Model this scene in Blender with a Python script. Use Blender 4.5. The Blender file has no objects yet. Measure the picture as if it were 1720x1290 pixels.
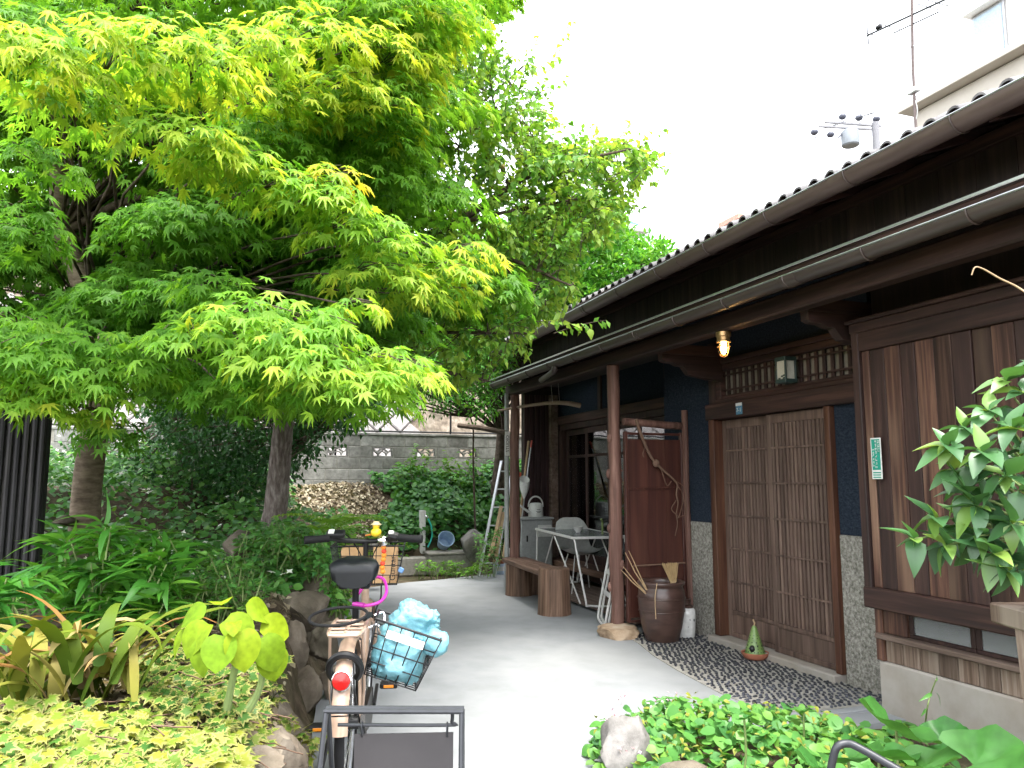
import bpy, bmesh, math, random
import numpy as np
from mathutils import Vector, Matrix, noise as mnoise
random.seed(7)
RNG = np.random.default_rng(11)
scene = bpy.context.scene
COL = scene.collection
R = math.radians

# ------------------------------------------------------------------ camera
FPX, YAW, PITCH, CAMH = 1292.0, R(19.85), R(7.06), 1.40
cam_data = bpy.data.cameras.new('camera')
cam_data.sensor_fit = 'HORIZONTAL'; cam_data.sensor_width = 36.0
cam_data.lens = FPX / 1720 * 36.0
cam_data.clip_start = 0.05; cam_data.clip_end = 2000
cam = bpy.data.objects.new('camera', cam_data); COL.objects.link(cam)
cam.location = (0, 0, CAMH)
cam.rotation_euler = (math.pi / 2 + PITCH, 0, -YAW)
scene.camera = cam

# ------------------------------------------------------------------ light
SUN_EL, SUN_AZ = R(73), R(176)          # soft high sun behind thin cloud, azimuth clockwise from +Y
world = bpy.data.worlds.new('World'); scene.world = world; world.use_nodes = True
wt = world.node_tree; wt.nodes.clear()
wo = wt.nodes.new('ShaderNodeOutputWorld'); wb = wt.nodes.new('ShaderNodeBackground')
ws = wt.nodes.new('ShaderNodeTexSky'); ws.sky_type = 'NISHITA'; ws.sun_disc = False
ws.sun_elevation = SUN_EL; ws.sun_rotation = SUN_AZ; ws.dust_density = 1.5; ws.air_density = 1.0
wh = wt.nodes.new('ShaderNodeHueSaturation'); wh.inputs['Saturation'].default_value = 0.16   # veiled white sky
wt.links.new(ws.outputs[0], wh.inputs['Color']); wt.links.new(wh.outputs[0], wb.inputs[0])
wb.inputs[1].default_value = 0.15
wt.links.new(wb.outputs[0], wo.inputs[0])
sd = bpy.data.lights.new('sun', 'SUN'); sd.energy = 1.0; sd.angle = R(24); sd.color = (1.0, 0.95, 0.87)
sun = bpy.data.objects.new('sun', sd); COL.objects.link(sun)
sv = Vector((math.sin(SUN_AZ) * math.cos(SUN_EL), math.cos(SUN_AZ) * math.cos(SUN_EL), math.sin(SUN_EL)))
sun.rotation_euler = sv.to_track_quat('Z', 'Y').to_euler(); sun.location = (0, 0, 30)
vs = scene.view_settings
vs.view_transform = 'Standard'; vs.look = 'None'; vs.gamma = 1.0; vs.use_curve_mapping = False
vs.exposure = 2.95
scene.render.engine = 'CYCLES'
scene.cycles.use_denoising = True
scene.cycles.use_adaptive_sampling = True; scene.cycles.adaptive_threshold = 0.02
scene.cycles.max_bounces = 7; scene.cycles.transparent_max_bounces = 8
scene.cycles.diffuse_bounces = 3; scene.cycles.glossy_bounces = 3; scene.cycles.transmission_bounces = 5
scene.cycles.caustics_reflective = False; scene.cycles.caustics_refractive = False
scene.cycles.sample_clamp_indirect = 6.0

# ------------------------------------------------------------------ surveying helpers: where a sight line meets a plane
_F = Vector((math.sin(YAW) * math.cos(PITCH), math.cos(YAW) * math.cos(PITCH), math.sin(PITCH)))
_R = Vector((math.cos(YAW), -math.sin(YAW), 0)); _U = _R.cross(_F); _C = Vector((0, 0, CAMH))
def _ray(x, y): return _F + _R * ((x - 860) / FPX) - _U * ((y - 645) / FPX)
def PZ(x, y, z=0.0): d = _ray(x, y); return _C + d * ((z - CAMH) / d.z)
def PX(x, y, X): d = _ray(x, y); return _C + d * (X / d.x)
def PY(x, y, Y): d = _ray(x, y); return _C + d * (Y / d.y)
def PD(x, y, D): return _C + _ray(x, y) * D
def depth_of(P): return (Vector(P) - _C).dot(_F)

# ------------------------------------------------------------------ scene graph helpers
WL = {}                                     # where each object stands in its builder's space
def tag(o, label=None, cat=None, group=None, kind=None):
    if label: o['label'] = label
    if cat: o['category'] = cat
    if group: o['group'] = group
    if kind: o['kind'] = kind
    return o
def thing(name, label=None, cat=None, loc=(0, 0, 0), group=None, kind=None):
    o = bpy.data.objects.new(name, None); COL.objects.link(o)
    o.empty_display_size = 0.1
    o.location = loc; WL[o.name] = Vector(loc)
    return tag(o, label, cat, group, kind)
def link_mesh(name, me, parent=None, at=None):
    o = bpy.data.objects.new(name, me); COL.objects.link(o)
    at = Vector(at) if at is not None else Vector((0, 0, 0))
    if parent is not None:
        o.parent = parent; o.location = at - WL[parent.name]
    else:
        o.location = at
    WL[o.name] = at
    return o
def place(o, loc, rz=0.0, rx=0.0, ry=0.0, s=1.0):
    o.location = loc; o.rotation_euler = (rx, ry, rz); o.scale = (s, s, s); return o
def copy_tree(o, parent=None):
    c = o.copy(); COL.objects.link(c); c.parent = parent; WL[c.name] = WL.get(o.name, Vector())
    for ch in list(o.children): copy_tree(ch, c)
    return c

class MB:
    """collects faces, then links them as one mesh object"""
    def __init__(s): s.v = []; s.f = []
    def add(s, vs, fs):
        n = len(s.v); s.v.extend([tuple(p) for p in vs]); s.f.extend([tuple(i + n for i in q) for q in fs]); return s
    def box(s, c, d, rot=None, bev=0.0):
        c = Vector(c); h = [abs(k) / 2 for k in d]
        b = min(bev, *(k * 0.9 for k in h)) if bev else 0
        if not b:
            vs = [Vector((x * h[0], y * h[1], z * h[2])) for x in (-1, 1) for y in (-1, 1) for z in (-1, 1)]
            fs = [(0, 1, 3, 2), (4, 6, 7, 5), (0, 4, 5, 1), (2, 3, 7, 6), (0, 2, 6, 4), (1, 5, 7, 3)]
        else:
            idx = {}; vs = []
            for x in (-1, 1):
                for y in (-1, 1):
                    for z in (-1, 1):
                        for a in range(3):
                            p = [sg * (hh - (0 if k == a else b)) for k, (sg, hh) in enumerate(zip((x, y, z), h))]
                            idx[(x, y, z, a)] = len(vs); vs.append(Vector(p))
            fs = []
            for a in range(3):
                o1, o2 = [k for k in range(3) if k != a]
                for sg in (-1, 1):
                    q = []
                    for (u, w) in ((-1, -1), (1, -1), (1, 1), (-1, 1)):
                        t = [0, 0, 0]; t[a] = sg; t[o1] = u; t[o2] = w; q.append(idx[(*t, a)])
                    fs.append(q)
                for u in (-1, 1):
                    for w in (-1, 1):
                        t0 = [0, 0, 0]; t0[o1] = u; t0[o2] = w; t1 = list(t0); t0[a] = -1; t1[a] = 1
                        fs.append([idx[(*t0, o1)], idx[(*t1, o1)], idx[(*t1, o2)], idx[(*t0, o2)]])
            for x in (-1, 1):
                for y in (-1, 1):
                    for z in (-1, 1): fs.append([idx[(x, y, z, a)] for a in range(3)])
            out = []
            for q in fs:
                m = sum((vs[i] for i in q), Vector()) / len(q)
                n = (vs[q[1]] - vs[q[0]]).cross(vs[q[2]] - vs[q[0]])
                out.append(tuple(q) if n.dot(m) > 0 else tuple(reversed(q)))
            fs = out
        if rot is not None: vs = [rot @ p for p in vs]
        return s.add([p + c for p in vs], fs)
    def span(s, x0, x1, y0, y1, z0, z1, bev=0.0):
        return s.box(((x0 + x1) / 2, (y0 + y1) / 2, (z0 + z1) / 2), (x1 - x0, y1 - y0, z1 - z0), None, bev)
    def bar(s, p0, p1, w, h, bev=0.0, up=(0, 0, 1)):
        p0, p1 = Vector(p0), Vector(p1); y = (p1 - p0); L = y.length; y.normalize()
        x = y.cross(Vector(up));
        if x.length < 1e-4: x = Vector((1, 0, 0))
        x.normalize(); z = x.cross(y)
        return s.box((p0 + p1) / 2, (w, L, h), Matrix((x, y, z)).transposed(), bev)
    def tube(s, pts, rad, n=8, caps=True, closed=False, flat=1.0):
        pts = [Vector(p) for p in pts]; m = len(pts)
        rad = [rad] * m if not hasattr(rad, '__len__') else rad
        vs = []; prev = None
        for i, p in enumerate(pts):
            if closed: t = pts[(i + 1) % m] - pts[i - 1]
            else: t = pts[min(i + 1, m - 1)] - pts[max(i - 1, 0)]
            t.normalize()
            if prev is None:
                a = Vector((0, 0, 1)) if abs(t.z) < 0.9 else Vector((1, 0, 0)); x = a.cross(t).normalized()
            else:
                x = (prev - t * prev.dot(t))
                x = x.normalized() if x.length > 1e-6 else prev
            prev = x; y = t.cross(x)
            for k in range(n):
                a = 2 * math.pi * k / n
                vs.append(p + (x * math.cos(a) + y * math.sin(a) * flat) * rad[i])
        fs = []
        for i in range(m if closed else m - 1):
            j = (i + 1) % m
            for k in range(n):
                l = (k + 1) % n
                fs.append((i * n + k, i * n + l, j * n + l, j * n + k))
        if caps and not closed:
            fs.append(tuple(reversed(range(n)))); fs.append(tuple((m - 1) * n + k for k in range(n)))
        return s.add(vs, fs)
    def lathe(s, prof, n=24, c=(0, 0, 0), rot=None, jit=None):
        c = Vector(c); vs = []; fs = []
        for (r, z) in prof:
            for k in range(n):
                a = 2 * math.pi * k / n; rr = max(r, 1e-4)
                if jit: rr *= jit(a, z)
                p = Vector((rr * math.cos(a), rr * math.sin(a), z)); vs.append((rot @ p if rot else p) + c)
        for i in range(len(prof) - 1):
            for k in range(n):
                l = (k + 1) % n; fs.append((i * n + k, i * n + l, (i + 1) * n + l, (i + 1) * n + k))
        if prof[0][0] > 1e-3: fs.append(tuple(reversed(range(n))))
        if prof[-1][0] > 1e-3: fs.append(tuple((len(prof) - 1) * n + k for k in range(n)))
        return s.add(vs, fs)
    def prism(s, poly, ext):
        poly = [Vector(p) for p in poly]; e = Vector(ext); n = len(poly)
        fs = [tuple(reversed(range(n))), tuple(range(n, 2 * n))]
        fs += [(i, (i + 1) % n, n + (i + 1) % n, n + i) for i in range(n)]
        nrm = Vector()
        for i in range(n): nrm += poly[i].cross(poly[(i + 1) % n])
        if nrm.dot(e) < 0: fs = [tuple(reversed(q)) for q in fs]
        return s.add(poly + [p + e for p in poly], fs)
    def sphere(s, c, r, nu=16, nv=10, sc=(1, 1, 1), rot=None):
        c = Vector(c); vs = [Vector((0, 0, -1))]; fs = []
        for i in range(1, nv):
            t = -math.pi / 2 + math.pi * i / nv
            for k in range(nu):
                a = 2 * math.pi * k / nu; vs.append(Vector((math.cos(t) * math.cos(a), math.cos(t) * math.sin(a), math.sin(t))))
        vs.append(Vector((0, 0, 1)))
        for k in range(nu): fs.append((0, 1 + (k + 1) % nu, 1 + k))
        for i in range(nv - 2):
            for k in range(nu):
                l = (k + 1) % nu; a = 1 + i * nu; fs.append((a + k, a + l, a + nu + l, a + nu + k))
        t = len(vs) - 1; a = 1 + (nv - 2) * nu
        for k in range(nu): fs.append((a + k, a + (k + 1) % nu, t))
        vs = [Vector((p.x * sc[0] * r, p.y * sc[1] * r, p.z * sc[2] * r)) for p in vs]
        if rot is not None: vs = [rot @ p for p in vs]
        return s.add([p + c for p in vs], fs)
    def build(s, name, mat, parent=None, smooth=False, sharp=0.7, at=None):
        me = bpy.data.meshes.new(name)
        V = np.array(s.v, dtype=float)
        o = Vector(at) if at is not None else Vector(((V.min(0) + V.max(0)) / 2).tolist())
        me.from_pydata([(p[0] - o.x, p[1] - o.y, p[2] - o.z) for p in s.v], [], s.f)
        if mat is not None: me.materials.append(mat)
        if smooth:
            me.shade_smooth()
            if sharp: me.set_sharp_from_angle(angle=sharp)
        me.update()
        return link_mesh(name, me, parent, o)
def spanb(name, m, parent, x0, x1, y0, y1, z0, z1, bev=0.004):
    return MB().span(x0, x1, y0, y1, z0, z1, bev).build(name, m, parent)
def curve_pts(ctrl, n=12):
    """smooth line through control points"""
    P = [Vector(p) for p in ctrl]; P = [P[0] * 2 - P[1]] + P + [P[-1] * 2 - P[-2]]; out = []
    for i in range(1, len(P) - 2):
        for k in range(n):
            t = k / n; a, b, c, d = P[i - 1], P[i], P[i + 1], P[i + 2]
            out.append(0.5 * ((2 * b) + (c - a) * t + (2 * a - 5 * b + 4 * c - d) * t * t + (3 * b - a - 3 * c + d) * t ** 3))
    out.append(P[-2]); return out

# ------------------------------------------------------------------ materials
def new_mat(name):
    m = bpy.data.materials.new(name); m.use_nodes = True; t = m.node_tree; t.nodes.clear()
    out = t.nodes.new('ShaderNodeOutputMaterial'); b = t.nodes.new('ShaderNodeBsdfPrincipled')
    t.links.new(b.outputs[0], out.inputs[0]); return m, t, b, out
def N(t, kind, **kw):
    n = t.nodes.new(kind)
    for k, v in kw.items():
        if k in n.inputs: n.inputs[k].default_value = v
        else: setattr(n, k, v)
    return n
def ramp(t, fac, stops):
    r = t.nodes.new('ShaderNodeValToRGB'); e = r.color_ramp.elements
    while len(e) < len(stops): e.new(0.5)
    for i, (p, c) in enumerate(stops): e[i].position = p; e[i].color = (*c, 1)
    t.links.new(fac, r.inputs[0]); return r
def coords(t, scale=(1, 1, 1), rnd=True, gen='Object'):
    tc = N(t, 'ShaderNodeTexCoord'); mp = N(t, 'ShaderNodeMapping'); mp.inputs['Scale'].default_value = scale
    if rnd:
        oi = N(t, 'ShaderNodeObjectInfo'); mu = N(t, 'ShaderNodeMath', operation='MULTIPLY'); mu.inputs[1].default_value = 37.0
        t.links.new(oi.outputs['Random'], mu.inputs[0])
        va = N(t, 'ShaderNodeVectorMath', operation='ADD')
        t.links.new(tc.outputs[gen], va.inputs[0]); t.links.new(mu.outputs[0], va.inputs[1]); t.links.new(va.outputs[0], mp.inputs[0])
    else: t.links.new(tc.outputs[gen], mp.inputs[0])
    return mp
def mixc(t, fac, a, b, mode='MIX'):
    m = N(t, 'ShaderNodeMix', data_type='RGBA', blend_type=mode)
    for sock, v in ((0, fac), (6, a), (7, b)):
        if hasattr(v, 'is_output') or isinstance(v, bpy.types.NodeSocket): t.links.new(v, m.inputs[sock])
        elif sock == 0: m.inputs[0].default_value = v
        else: m.inputs[sock].default_value = (*v, 1)
    return m.outputs[2]
def bump(t, b, h, strength=0.3, dist=0.01):
    n = N(t, 'ShaderNodeBump'); n.inputs['Strength'].default_value = strength; n.inputs['Distance'].default_value = dist
    t.links.new(h, n.inputs['Height']); t.links.new(n.outputs[0], b.inputs['Normal'])
def surf(name, cols, scale=8.0, rough=0.7, bmp=0.2, bd=0.01, spec=0.4, metal=0.0, stretch=(1, 1, 1), big=None, rnd=True, detail=6.0, jitter=0.0):
    """noise mottled surface; big=(colour, scale, amount) lays wide stains over it; jitter varies value from object to object"""
    m, t, b, _ = new_mat(name)
    mp = coords(t, tuple(scale * k for k in stretch), rnd)
    n = N(t, 'ShaderNodeTexNoise', Scale=1.0, Detail=detail, Roughness=0.6); t.links.new(mp.outputs[0], n.inputs['Vector'])
    k = len(cols); st = [(0.3 + 0.4 * i / max(k - 1, 1), c) for i, c in enumerate(cols)]
    c = ramp(t, n.outputs[0], st).outputs[0]
    if big:
        mp2 = coords(t, (big[1],) * 3, rnd); n2 = N(t, 'ShaderNodeTexNoise', Scale=1.0, Detail=4.0); t.links.new(mp2.outputs[0], n2.inputs['Vector'])
        f = ramp(t, n2.outputs[0], [(0.45, (0, 0, 0)), (0.68, (big[2],) * 3)]).outputs[0]
        c = mixc(t, f, c, big[0])
    if jitter:
        oi = N(t, 'ShaderNodeObjectInfo'); mr = N(t, 'ShaderNodeMapRange'); mr.inputs['To Min'].default_value = 1 - jitter; mr.inputs['To Max'].default_value = 1 + jitter
        t.links.new(oi.outputs['Random'], mr.inputs['Value'])
        hs = N(t, 'ShaderNodeHueSaturation'); t.links.new(mr.outputs[0], hs.inputs['Value']); t.links.new(c, hs.inputs['Color']); c = hs.outputs[0]
    t.links.new(c, b.inputs['Base Color'])
    b.inputs['Roughness'].default_value = rough; b.inputs['Metallic'].default_value = metal
    b.inputs['Specular IOR Level'].default_value = spec
    if bmp: bump(t, b, n.outputs[0], bmp, bd)
    return m
def wood(name, cols, axis=2, grain=26.0, along=1.2, rough=0.65, jitter=0.25, bmp=0.35, spec=0.3, worn=None):
    m, t, b, _ = new_mat(name)
    sc = [grain] * 3; sc[axis] = along
    mp = coords(t, tuple(sc))
    n = N(t, 'ShaderNodeTexNoise', Scale=1.0, Detail=7.0, Roughness=0.62, Distortion=0.25); t.links.new(mp.outputs[0], n.inputs['Vector'])
    k = len(cols); c = ramp(t, n.outputs[0], [(0.32 + 0.36 * i / max(k - 1, 1), q) for i, q in enumerate(cols)]).outputs[0]
    sc2 = [5.0] * 3; sc2[axis] = 0.7
    mp2 = coords(t, tuple(sc2)); n2 = N(t, 'ShaderNodeTexNoise', Scale=1.0, Detail=3.0); t.links.new(mp2.outputs[0], n2.inputs['Vector'])
    if worn:
        f = ramp(t, n2.outputs[0], [(0.5, (0, 0, 0)), (0.66, (0.8,) * 3)]).outputs[0]; c = mixc(t, f, c, worn)
    else:
        f = ramp(t, n2.outputs[0], [(0.35, (0.72,) * 3), (0.65, (1.1,) * 3)]).outputs[0]; c = mixc(t, 1.0, c, f, 'MULTIPLY')
    if jitter:
        oi = N(t, 'ShaderNodeObjectInfo'); mr = N(t, 'ShaderNodeMapRange'); mr.inputs['To Min'].default_value = 1 - jitter; mr.inputs['To Max'].default_value = 1 + jitter
        t.links.new(oi.outputs['Random'], mr.inputs['Value'])
        hs = N(t, 'ShaderNodeHueSaturation'); t.links.new(mr.outputs[0], hs.inputs['Value']); t.links.new(c, hs.inputs['Color']); c = hs.outputs[0]
    t.links.new(c, b.inputs['Base Color']); b.inputs['Roughness'].default_value = rough; b.inputs['Specular IOR Level'].default_value = spec
    bump(t, b, n.outputs[0], bmp, 0.004)
    return m
def plain(name, col, rough=0.5, metal=0.0, spec=0.5, emit=None, es=0.0, coat=0.0):
    m, t, b, _ = new_mat(name)
    mp = coords(t, (30, 30, 30)); n = N(t, 'ShaderNodeTexNoise', Scale=1.0, Detail=3.0); t.links.new(mp.outputs[0], n.inputs['Vector'])
    lo = tuple(k * 0.86 for k in col); hi = tuple(min(1, k * 1.08) for k in col)
    t.links.new(ramp(t, n.outputs[0], [(0.3, lo), (0.7, hi)]).outputs[0], b.inputs['Base Color'])
    b.inputs['Roughness'].default_value = rough; b.inputs['Metallic'].default_value = metal; b.inputs['Specular IOR Level'].default_value = spec
    if coat: b.inputs['Coat Weight'].default_value = coat
    if emit: b.inputs['Emission Color'].default_value = (*emit, 1); b.inputs['Emission Strength'].default_value = es
    return m
def leafm(name, stops, trans=0.35, rough=0.45, rimcol=None, tcol=1.0, spec=0.3, mottle=False):
    """leaf: colour by each leaf's own 'tint', light passes through the blade"""
    m, t, b, out = new_mat(name)
    at = N(t, 'ShaderNodeAttribute', attribute_name='tint')
    c = ramp(t, at.outputs['Fac'], stops).outputs[0]
    if mottle or rimcol:
        mp = coords(t, (5, 5, 5) if mottle else (22, 22, 22), False); n = N(t, 'ShaderNodeTexNoise', Scale=1.0, Detail=2.0); t.links.new(mp.outputs[0], n.inputs['Vector'])
    if mottle: c = mixc(t, 1.0, c, ramp(t, n.outputs[0], [(0.3, (0.78,) * 3), (0.7, (1.15,) * 3)]).outputs[0], 'MULTIPLY')
    if rimcol:
        rm = N(t, 'ShaderNodeAttribute', attribute_name='rim')
        ad = N(t, 'ShaderNodeMath', operation='MULTIPLY_ADD'); ad.inputs[1].default_value = 0.5; ad.inputs[2].default_value = -0.25
        t.links.new(n.outputs[0], ad.inputs[0])
        sm = N(t, 'ShaderNodeMath', operation='ADD'); t.links.new(rm.outputs['Fac'], sm.inputs[0]); t.links.new(ad.outputs[0], sm.inputs[1])
        f = ramp(t, sm.outputs[0], [(0.42, (0, 0, 0)), (0.62, (1, 1, 1))]).outputs[0]; c = mixc(t, f, c, rimcol)
    t.links.new(c, b.inputs['Base Color']); b.inputs['Roughness'].default_value = rough; b.inputs['Specular IOR Level'].default_value = spec
    tr = N(t, 'ShaderNodeBsdfTranslucent')
    tc = mixc(t, 1.0, c, (1.5 * tcol, 1.45 * tcol, 0.7 * tcol), 'MULTIPLY'); t.links.new(tc, tr.inputs[0])
    mx = N(t, 'ShaderNodeMixShader'); mx.inputs[0].default_value = trans
    t.links.new(b.outputs[0], mx.inputs[1]); t.links.new(tr.outputs[0], mx.inputs[2]); t.links.new(mx.outputs[0], out.inputs[0])
    return m
def glassm(name, tint=(0.75, 0.8, 0.8), rough=0.02, frost=0.0):
    m, t, b, out = new_mat(name); t.nodes.remove(b)
    tr = N(t, 'ShaderNodeBsdfTransparent'); tr.inputs[0].default_value = (*tint, 1)
    gl = N(t, 'ShaderNodeBsdfGlossy'); gl.inputs['Roughness'].default_value = rough; gl.inputs[0].default_value = (0.95, 0.97, 1, 1)
    mp = coords(t, (3, 3, 3)); n = N(t, 'ShaderNodeTexNoise', Scale=1.0, Detail=2.0); t.links.new(mp.outputs[0], n.inputs['Vector'])
    bp = N(t, 'ShaderNodeBump'); bp.inputs['Strength'].default_value = 0.06; bp.inputs['Distance'].default_value = 0.02; t.links.new(n.outputs[0], bp.inputs['Height']); t.links.new(bp.outputs[0], gl.inputs['Normal'])
    fr = N(t, 'ShaderNodeFresnel'); fr.inputs[0].default_value = 2.4
    mx = N(t, 'ShaderNodeMixShader'); t.links.new(fr.outputs[0], mx.inputs[0]); t.links.new(tr.outputs[0], mx.inputs[1]); t.links.new(gl.outputs[0], mx.inputs[2])
    last = mx
    if frost:
        df = N(t, 'ShaderNodeBsdfDiffuse'); df.inputs[0].default_value = (0.2, 0.21, 0.21, 1)
        m2 = N(t, 'ShaderNodeMixShader'); m2.inputs[0].default_value = frost
        t.links.new(mx.outputs[0], m2.inputs[1]); t.links.new(df.outputs[0], m2.inputs[2]); last = m2
    t.links.new(last.outputs[0], out.inputs[0]); return m

M = {}
M['soil'] = surf('soil', [(0.036, 0.0256, 0.0176), (0.088, 0.064, 0.044), (0.16, 0.124, 0.084)], 9, 0.95, 0.8, 0.03, 0.15, big=((0.06, 0.065, 0.03), 1.1, 0.8), rnd=False, detail=9)
M['concrete'] = surf('concrete', [(0.1977, 0.2064, 0.2121), (0.2323, 0.2421, 0.252), (0.2619, 0.2701, 0.2784)], 3.2, 0.88, 0.25, 0.004, 0.2, big=((0.2652, 0.2691, 0.2652), 0.55, 0.5), rnd=False, detail=10)
M['mortar'] = surf('mortar', [(0.2122, 0.2015, 0.1768), (0.3253, 0.3112, 0.2829)], 24, 0.9, 0.5, 0.004, 0.2, rnd=False)
M['pebble'] = surf('pebble', [(0.012, 0.014, 0.022), (0.03, 0.033, 0.045), (0.07, 0.07, 0.08)], 20, 0.5, 0.1, 0.002, 0.45, jitter=0.6, detail=4)
M['foundation'] = surf('foundation', [(0.2387, 0.2148, 0.185), (0.2804, 0.2566, 0.2267), (0.3163, 0.2924, 0.2625)], 6, 0.9, 0.25, 0.004, 0.2, big=((0.2574, 0.2028, 0.1560), 1.8, 0.5), rnd=False, detail=9)
M['navy'] = surf('navy_plaster', [(0.0085, 0.0127, 0.0213), (0.0153, 0.0213, 0.0323), (0.0272, 0.0357, 0.0493)], 90, 0.95, 0.6, 0.004, 0.1, stretch=(1, 0.6, 1), rnd=False, detail=4)
M['wood_dark'] = wood('wood_dark', [(0.0157, 0.0085, 0.0077), (0.0322, 0.0163, 0.0136), (0.0572, 0.0293, 0.023)], 2)
M['wood_dark_y'] = wood('wood_dark_lengthwise', [(0.0157, 0.0085, 0.0077), (0.0358, 0.0171, 0.0136), (0.068, 0.0333, 0.0255)], 1)
M['wood_dark_x'] = wood('wood_dark_crosswise', [(0.0156, 0.0092, 0.0084), (0.0351, 0.0177, 0.0149), (0.0624, 0.0303, 0.0241)], 0)
M['wood_black'] = wood('wood_black', [(0.0114, 0.0077, 0.0064), (0.0228, 0.0143, 0.0128), (0.0399, 0.0243, 0.0193)], 2, jitter=0.3)
M['wood_jamb'] = wood('wood_jamb', [(0.042, 0.0148, 0.0079), (0.078, 0.0309, 0.0172), (0.12, 0.0544, 0.0297)], 2, jitter=0.15)
M['wood_slat'] = wood('wood_slat', [(0.0592, 0.0348, 0.0268), (0.1015, 0.0654, 0.0506), (0.1524, 0.1029, 0.0809)], 2, jitter=0.22)
M['wood_board'] = wood('wood_board', [(0.02, 0.0092, 0.0068), (0.0501, 0.0232, 0.0163), (0.1073, 0.0556, 0.0357)], 2, grain=34, jitter=0.6, worn=(0.15, 0.092, 0.062))
M['wood_grey'] = wood('wood_grey', [(0.0675, 0.0413, 0.0285), (0.135, 0.0938, 0.0698), (0.2475, 0.195, 0.1575)], 2, grain=40, jitter=0.3, worn=(0.2700, 0.2175, 0.1762))
M['wood_sill'] = wood('wood_sill', [(0.077, 0.049, 0.0385), (0.14, 0.098, 0.077), (0.21, 0.154, 0.126)], 1, jitter=0.1)
M['log'] = wood('log_wood', [(0.0735, 0.0399, 0.0263), (0.1575, 0.0924, 0.0609), (0.2625, 0.168, 0.1155)], 2, grain=30, jitter=0.1, bmp=0.6)
M['plank'] = wood('plank_wood', [(0.0607, 0.0324, 0.0223), (0.1215, 0.0709, 0.0486), (0.2025, 0.1266, 0.0911)], 1, grain=30, jitter=0.2, bmp=0.5)
M['pole_wood'] = wood('pole_wood', [(0.0676, 0.032, 0.0246), (0.1229, 0.0615, 0.0467), (0.2089, 0.1167, 0.0922)], 2, grain=22, jitter=0.1)
M['lacquer'] = wood('lacquer_red', [(0.0394, 0.0124, 0.01), (0.059, 0.0192, 0.0135), (0.0788, 0.0304, 0.0203)], 2, grain=18, along=0.8, rough=0.42, jitter=0.0, bmp=0.08, spec=0.45)
M['rusty'] = wood('siding', [(0.021, 0.009, 0.0108), (0.033, 0.0144, 0.0156), (0.054, 0.027, 0.027)], 2, grain=14, jitter=0.25, rough=0.6)
M['gutter'] = surf('gutter_brown', [(0.034, 0.025, 0.022), (0.05, 0.037, 0.032), (0.068, 0.052, 0.045)], 5, 0.42, 0.05, 0.002, 0.5, stretch=(3, 0.4, 3), rnd=False)
M['gutter_light'] = surf('gutter_tan', [(0.06, 0.042, 0.037), (0.085, 0.061, 0.053), (0.11, 0.082, 0.072)], 5, 0.4, 0.05, 0.002, 0.45, stretch=(3, 0.4, 3), rnd=False)
M['steel'] = plain('galvanised_steel', (0.42, 0.43, 0.45), 0.35, 0.9)
M['tile'] = surf('roof_tile', [(0.06, 0.057, 0.062), (0.1, 0.096, 0.1), (0.17, 0.16, 0.165)], 14, 0.6, 0.2, 0.004, 0.4, jitter=0.35)
M['roof_metal'] = surf('roof_metal', [(0.12, 0.105, 0.1), (0.2, 0.185, 0.18)], 4, 0.5, 0.05, 0.003, 0.4, rnd=False)
M['pebbledash'] = surf('pebbledash', [(0.088, 0.0831, 0.0684), (0.2053, 0.1955, 0.171), (0.3519, 0.3372, 0.303)], 52, 0.95, 1.0, 0.012, 0.15, rnd=False, detail=4)
M['glass'] = glassm('window_glass')
M['frosted'] = glassm('frosted_glass', (0.7, 0.72, 0.72), 0.18, 0.55)
M['shoji'] = plain('paper', (0.2, 0.18, 0.145), 0.8)
M['room'] = plain('room_dark', (0.035, 0.03, 0.027), 0.9)
M['white'] = plain('white_paint', (0.6, 0.59, 0.57), 0.45)
M['ceramic'] = plain('white_ceramic', (0.58, 0.58, 0.56), 0.25, coat=0.3)
M['white_plastic'] = plain('white_plastic', (0.5, 0.51, 0.49), 0.45)
M['grey_plastic'] = plain('grey_plastic', (0.27, 0.285, 0.28), 0.5)
M['black'] = plain('black_metal', (0.01, 0.01, 0.011), 0.45, spec=.35)
M['black_rubber'] = plain('black_rubber', (0.009, 0.009, 0.01), 0.7, spec=.25)
M['black_leather'] = plain('black_leather', (0.008, 0.009, 0.011), 0.4, spec=.3)
M['chrome'] = plain('chrome', (0.75, 0.75, 0.76), 0.15, 1.0)
M['beige'] = plain('beige_paint', (0.36, 0.25, 0.185), 0.32, coat=0.4)
M['stoneware'] = surf('brown_stoneware', [(0.035, 0.019, 0.015), (0.055, 0.03, 0.024), (0.075, 0.043, 0.034)], 6, 0.32, 0.05, 0.003, 0.5, stretch=(1, 1, 4))
M['stone_tan'] = surf('tan_stone', [(0.18, 0.12, 0.075), (0.315, 0.2325, 0.1575), (0.4125, 0.3375, 0.255)], 7, 0.9, 0.7, 0.02, 0.2, detail=9)
M['rock'] = surf('garden_rock', [(0.0702, 0.0554, 0.0421), (0.1608, 0.1307, 0.1004), (0.2711, 0.231, 0.1859)], 6, 0.92, 0.8, 0.025, 0.2, big=((0.0558, 0.0527, 0.0372), 2.5, 0.6), detail=9, jitter=0.2)
M['rock_grey'] = surf('grey_rock', [(0.0946, 0.0882, 0.0818), (0.189, 0.1795, 0.17), (0.2772, 0.2646, 0.252)], 8, 0.92, 0.7, 0.02, 0.2, big=((0.1050, 0.0975, 0.0750), 4, 0.6), detail=9)
M['block'] = surf('concrete_block', [(0.174, 0.174, 0.1682), (0.2552, 0.2552, 0.2436), (0.3364, 0.3306, 0.319)], 16, 0.95, 0.5, 0.006, 0.15, big=((0.0720, 0.0680, 0.0600), 1.6, 0.6), jitter=0.15, detail=8)
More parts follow.
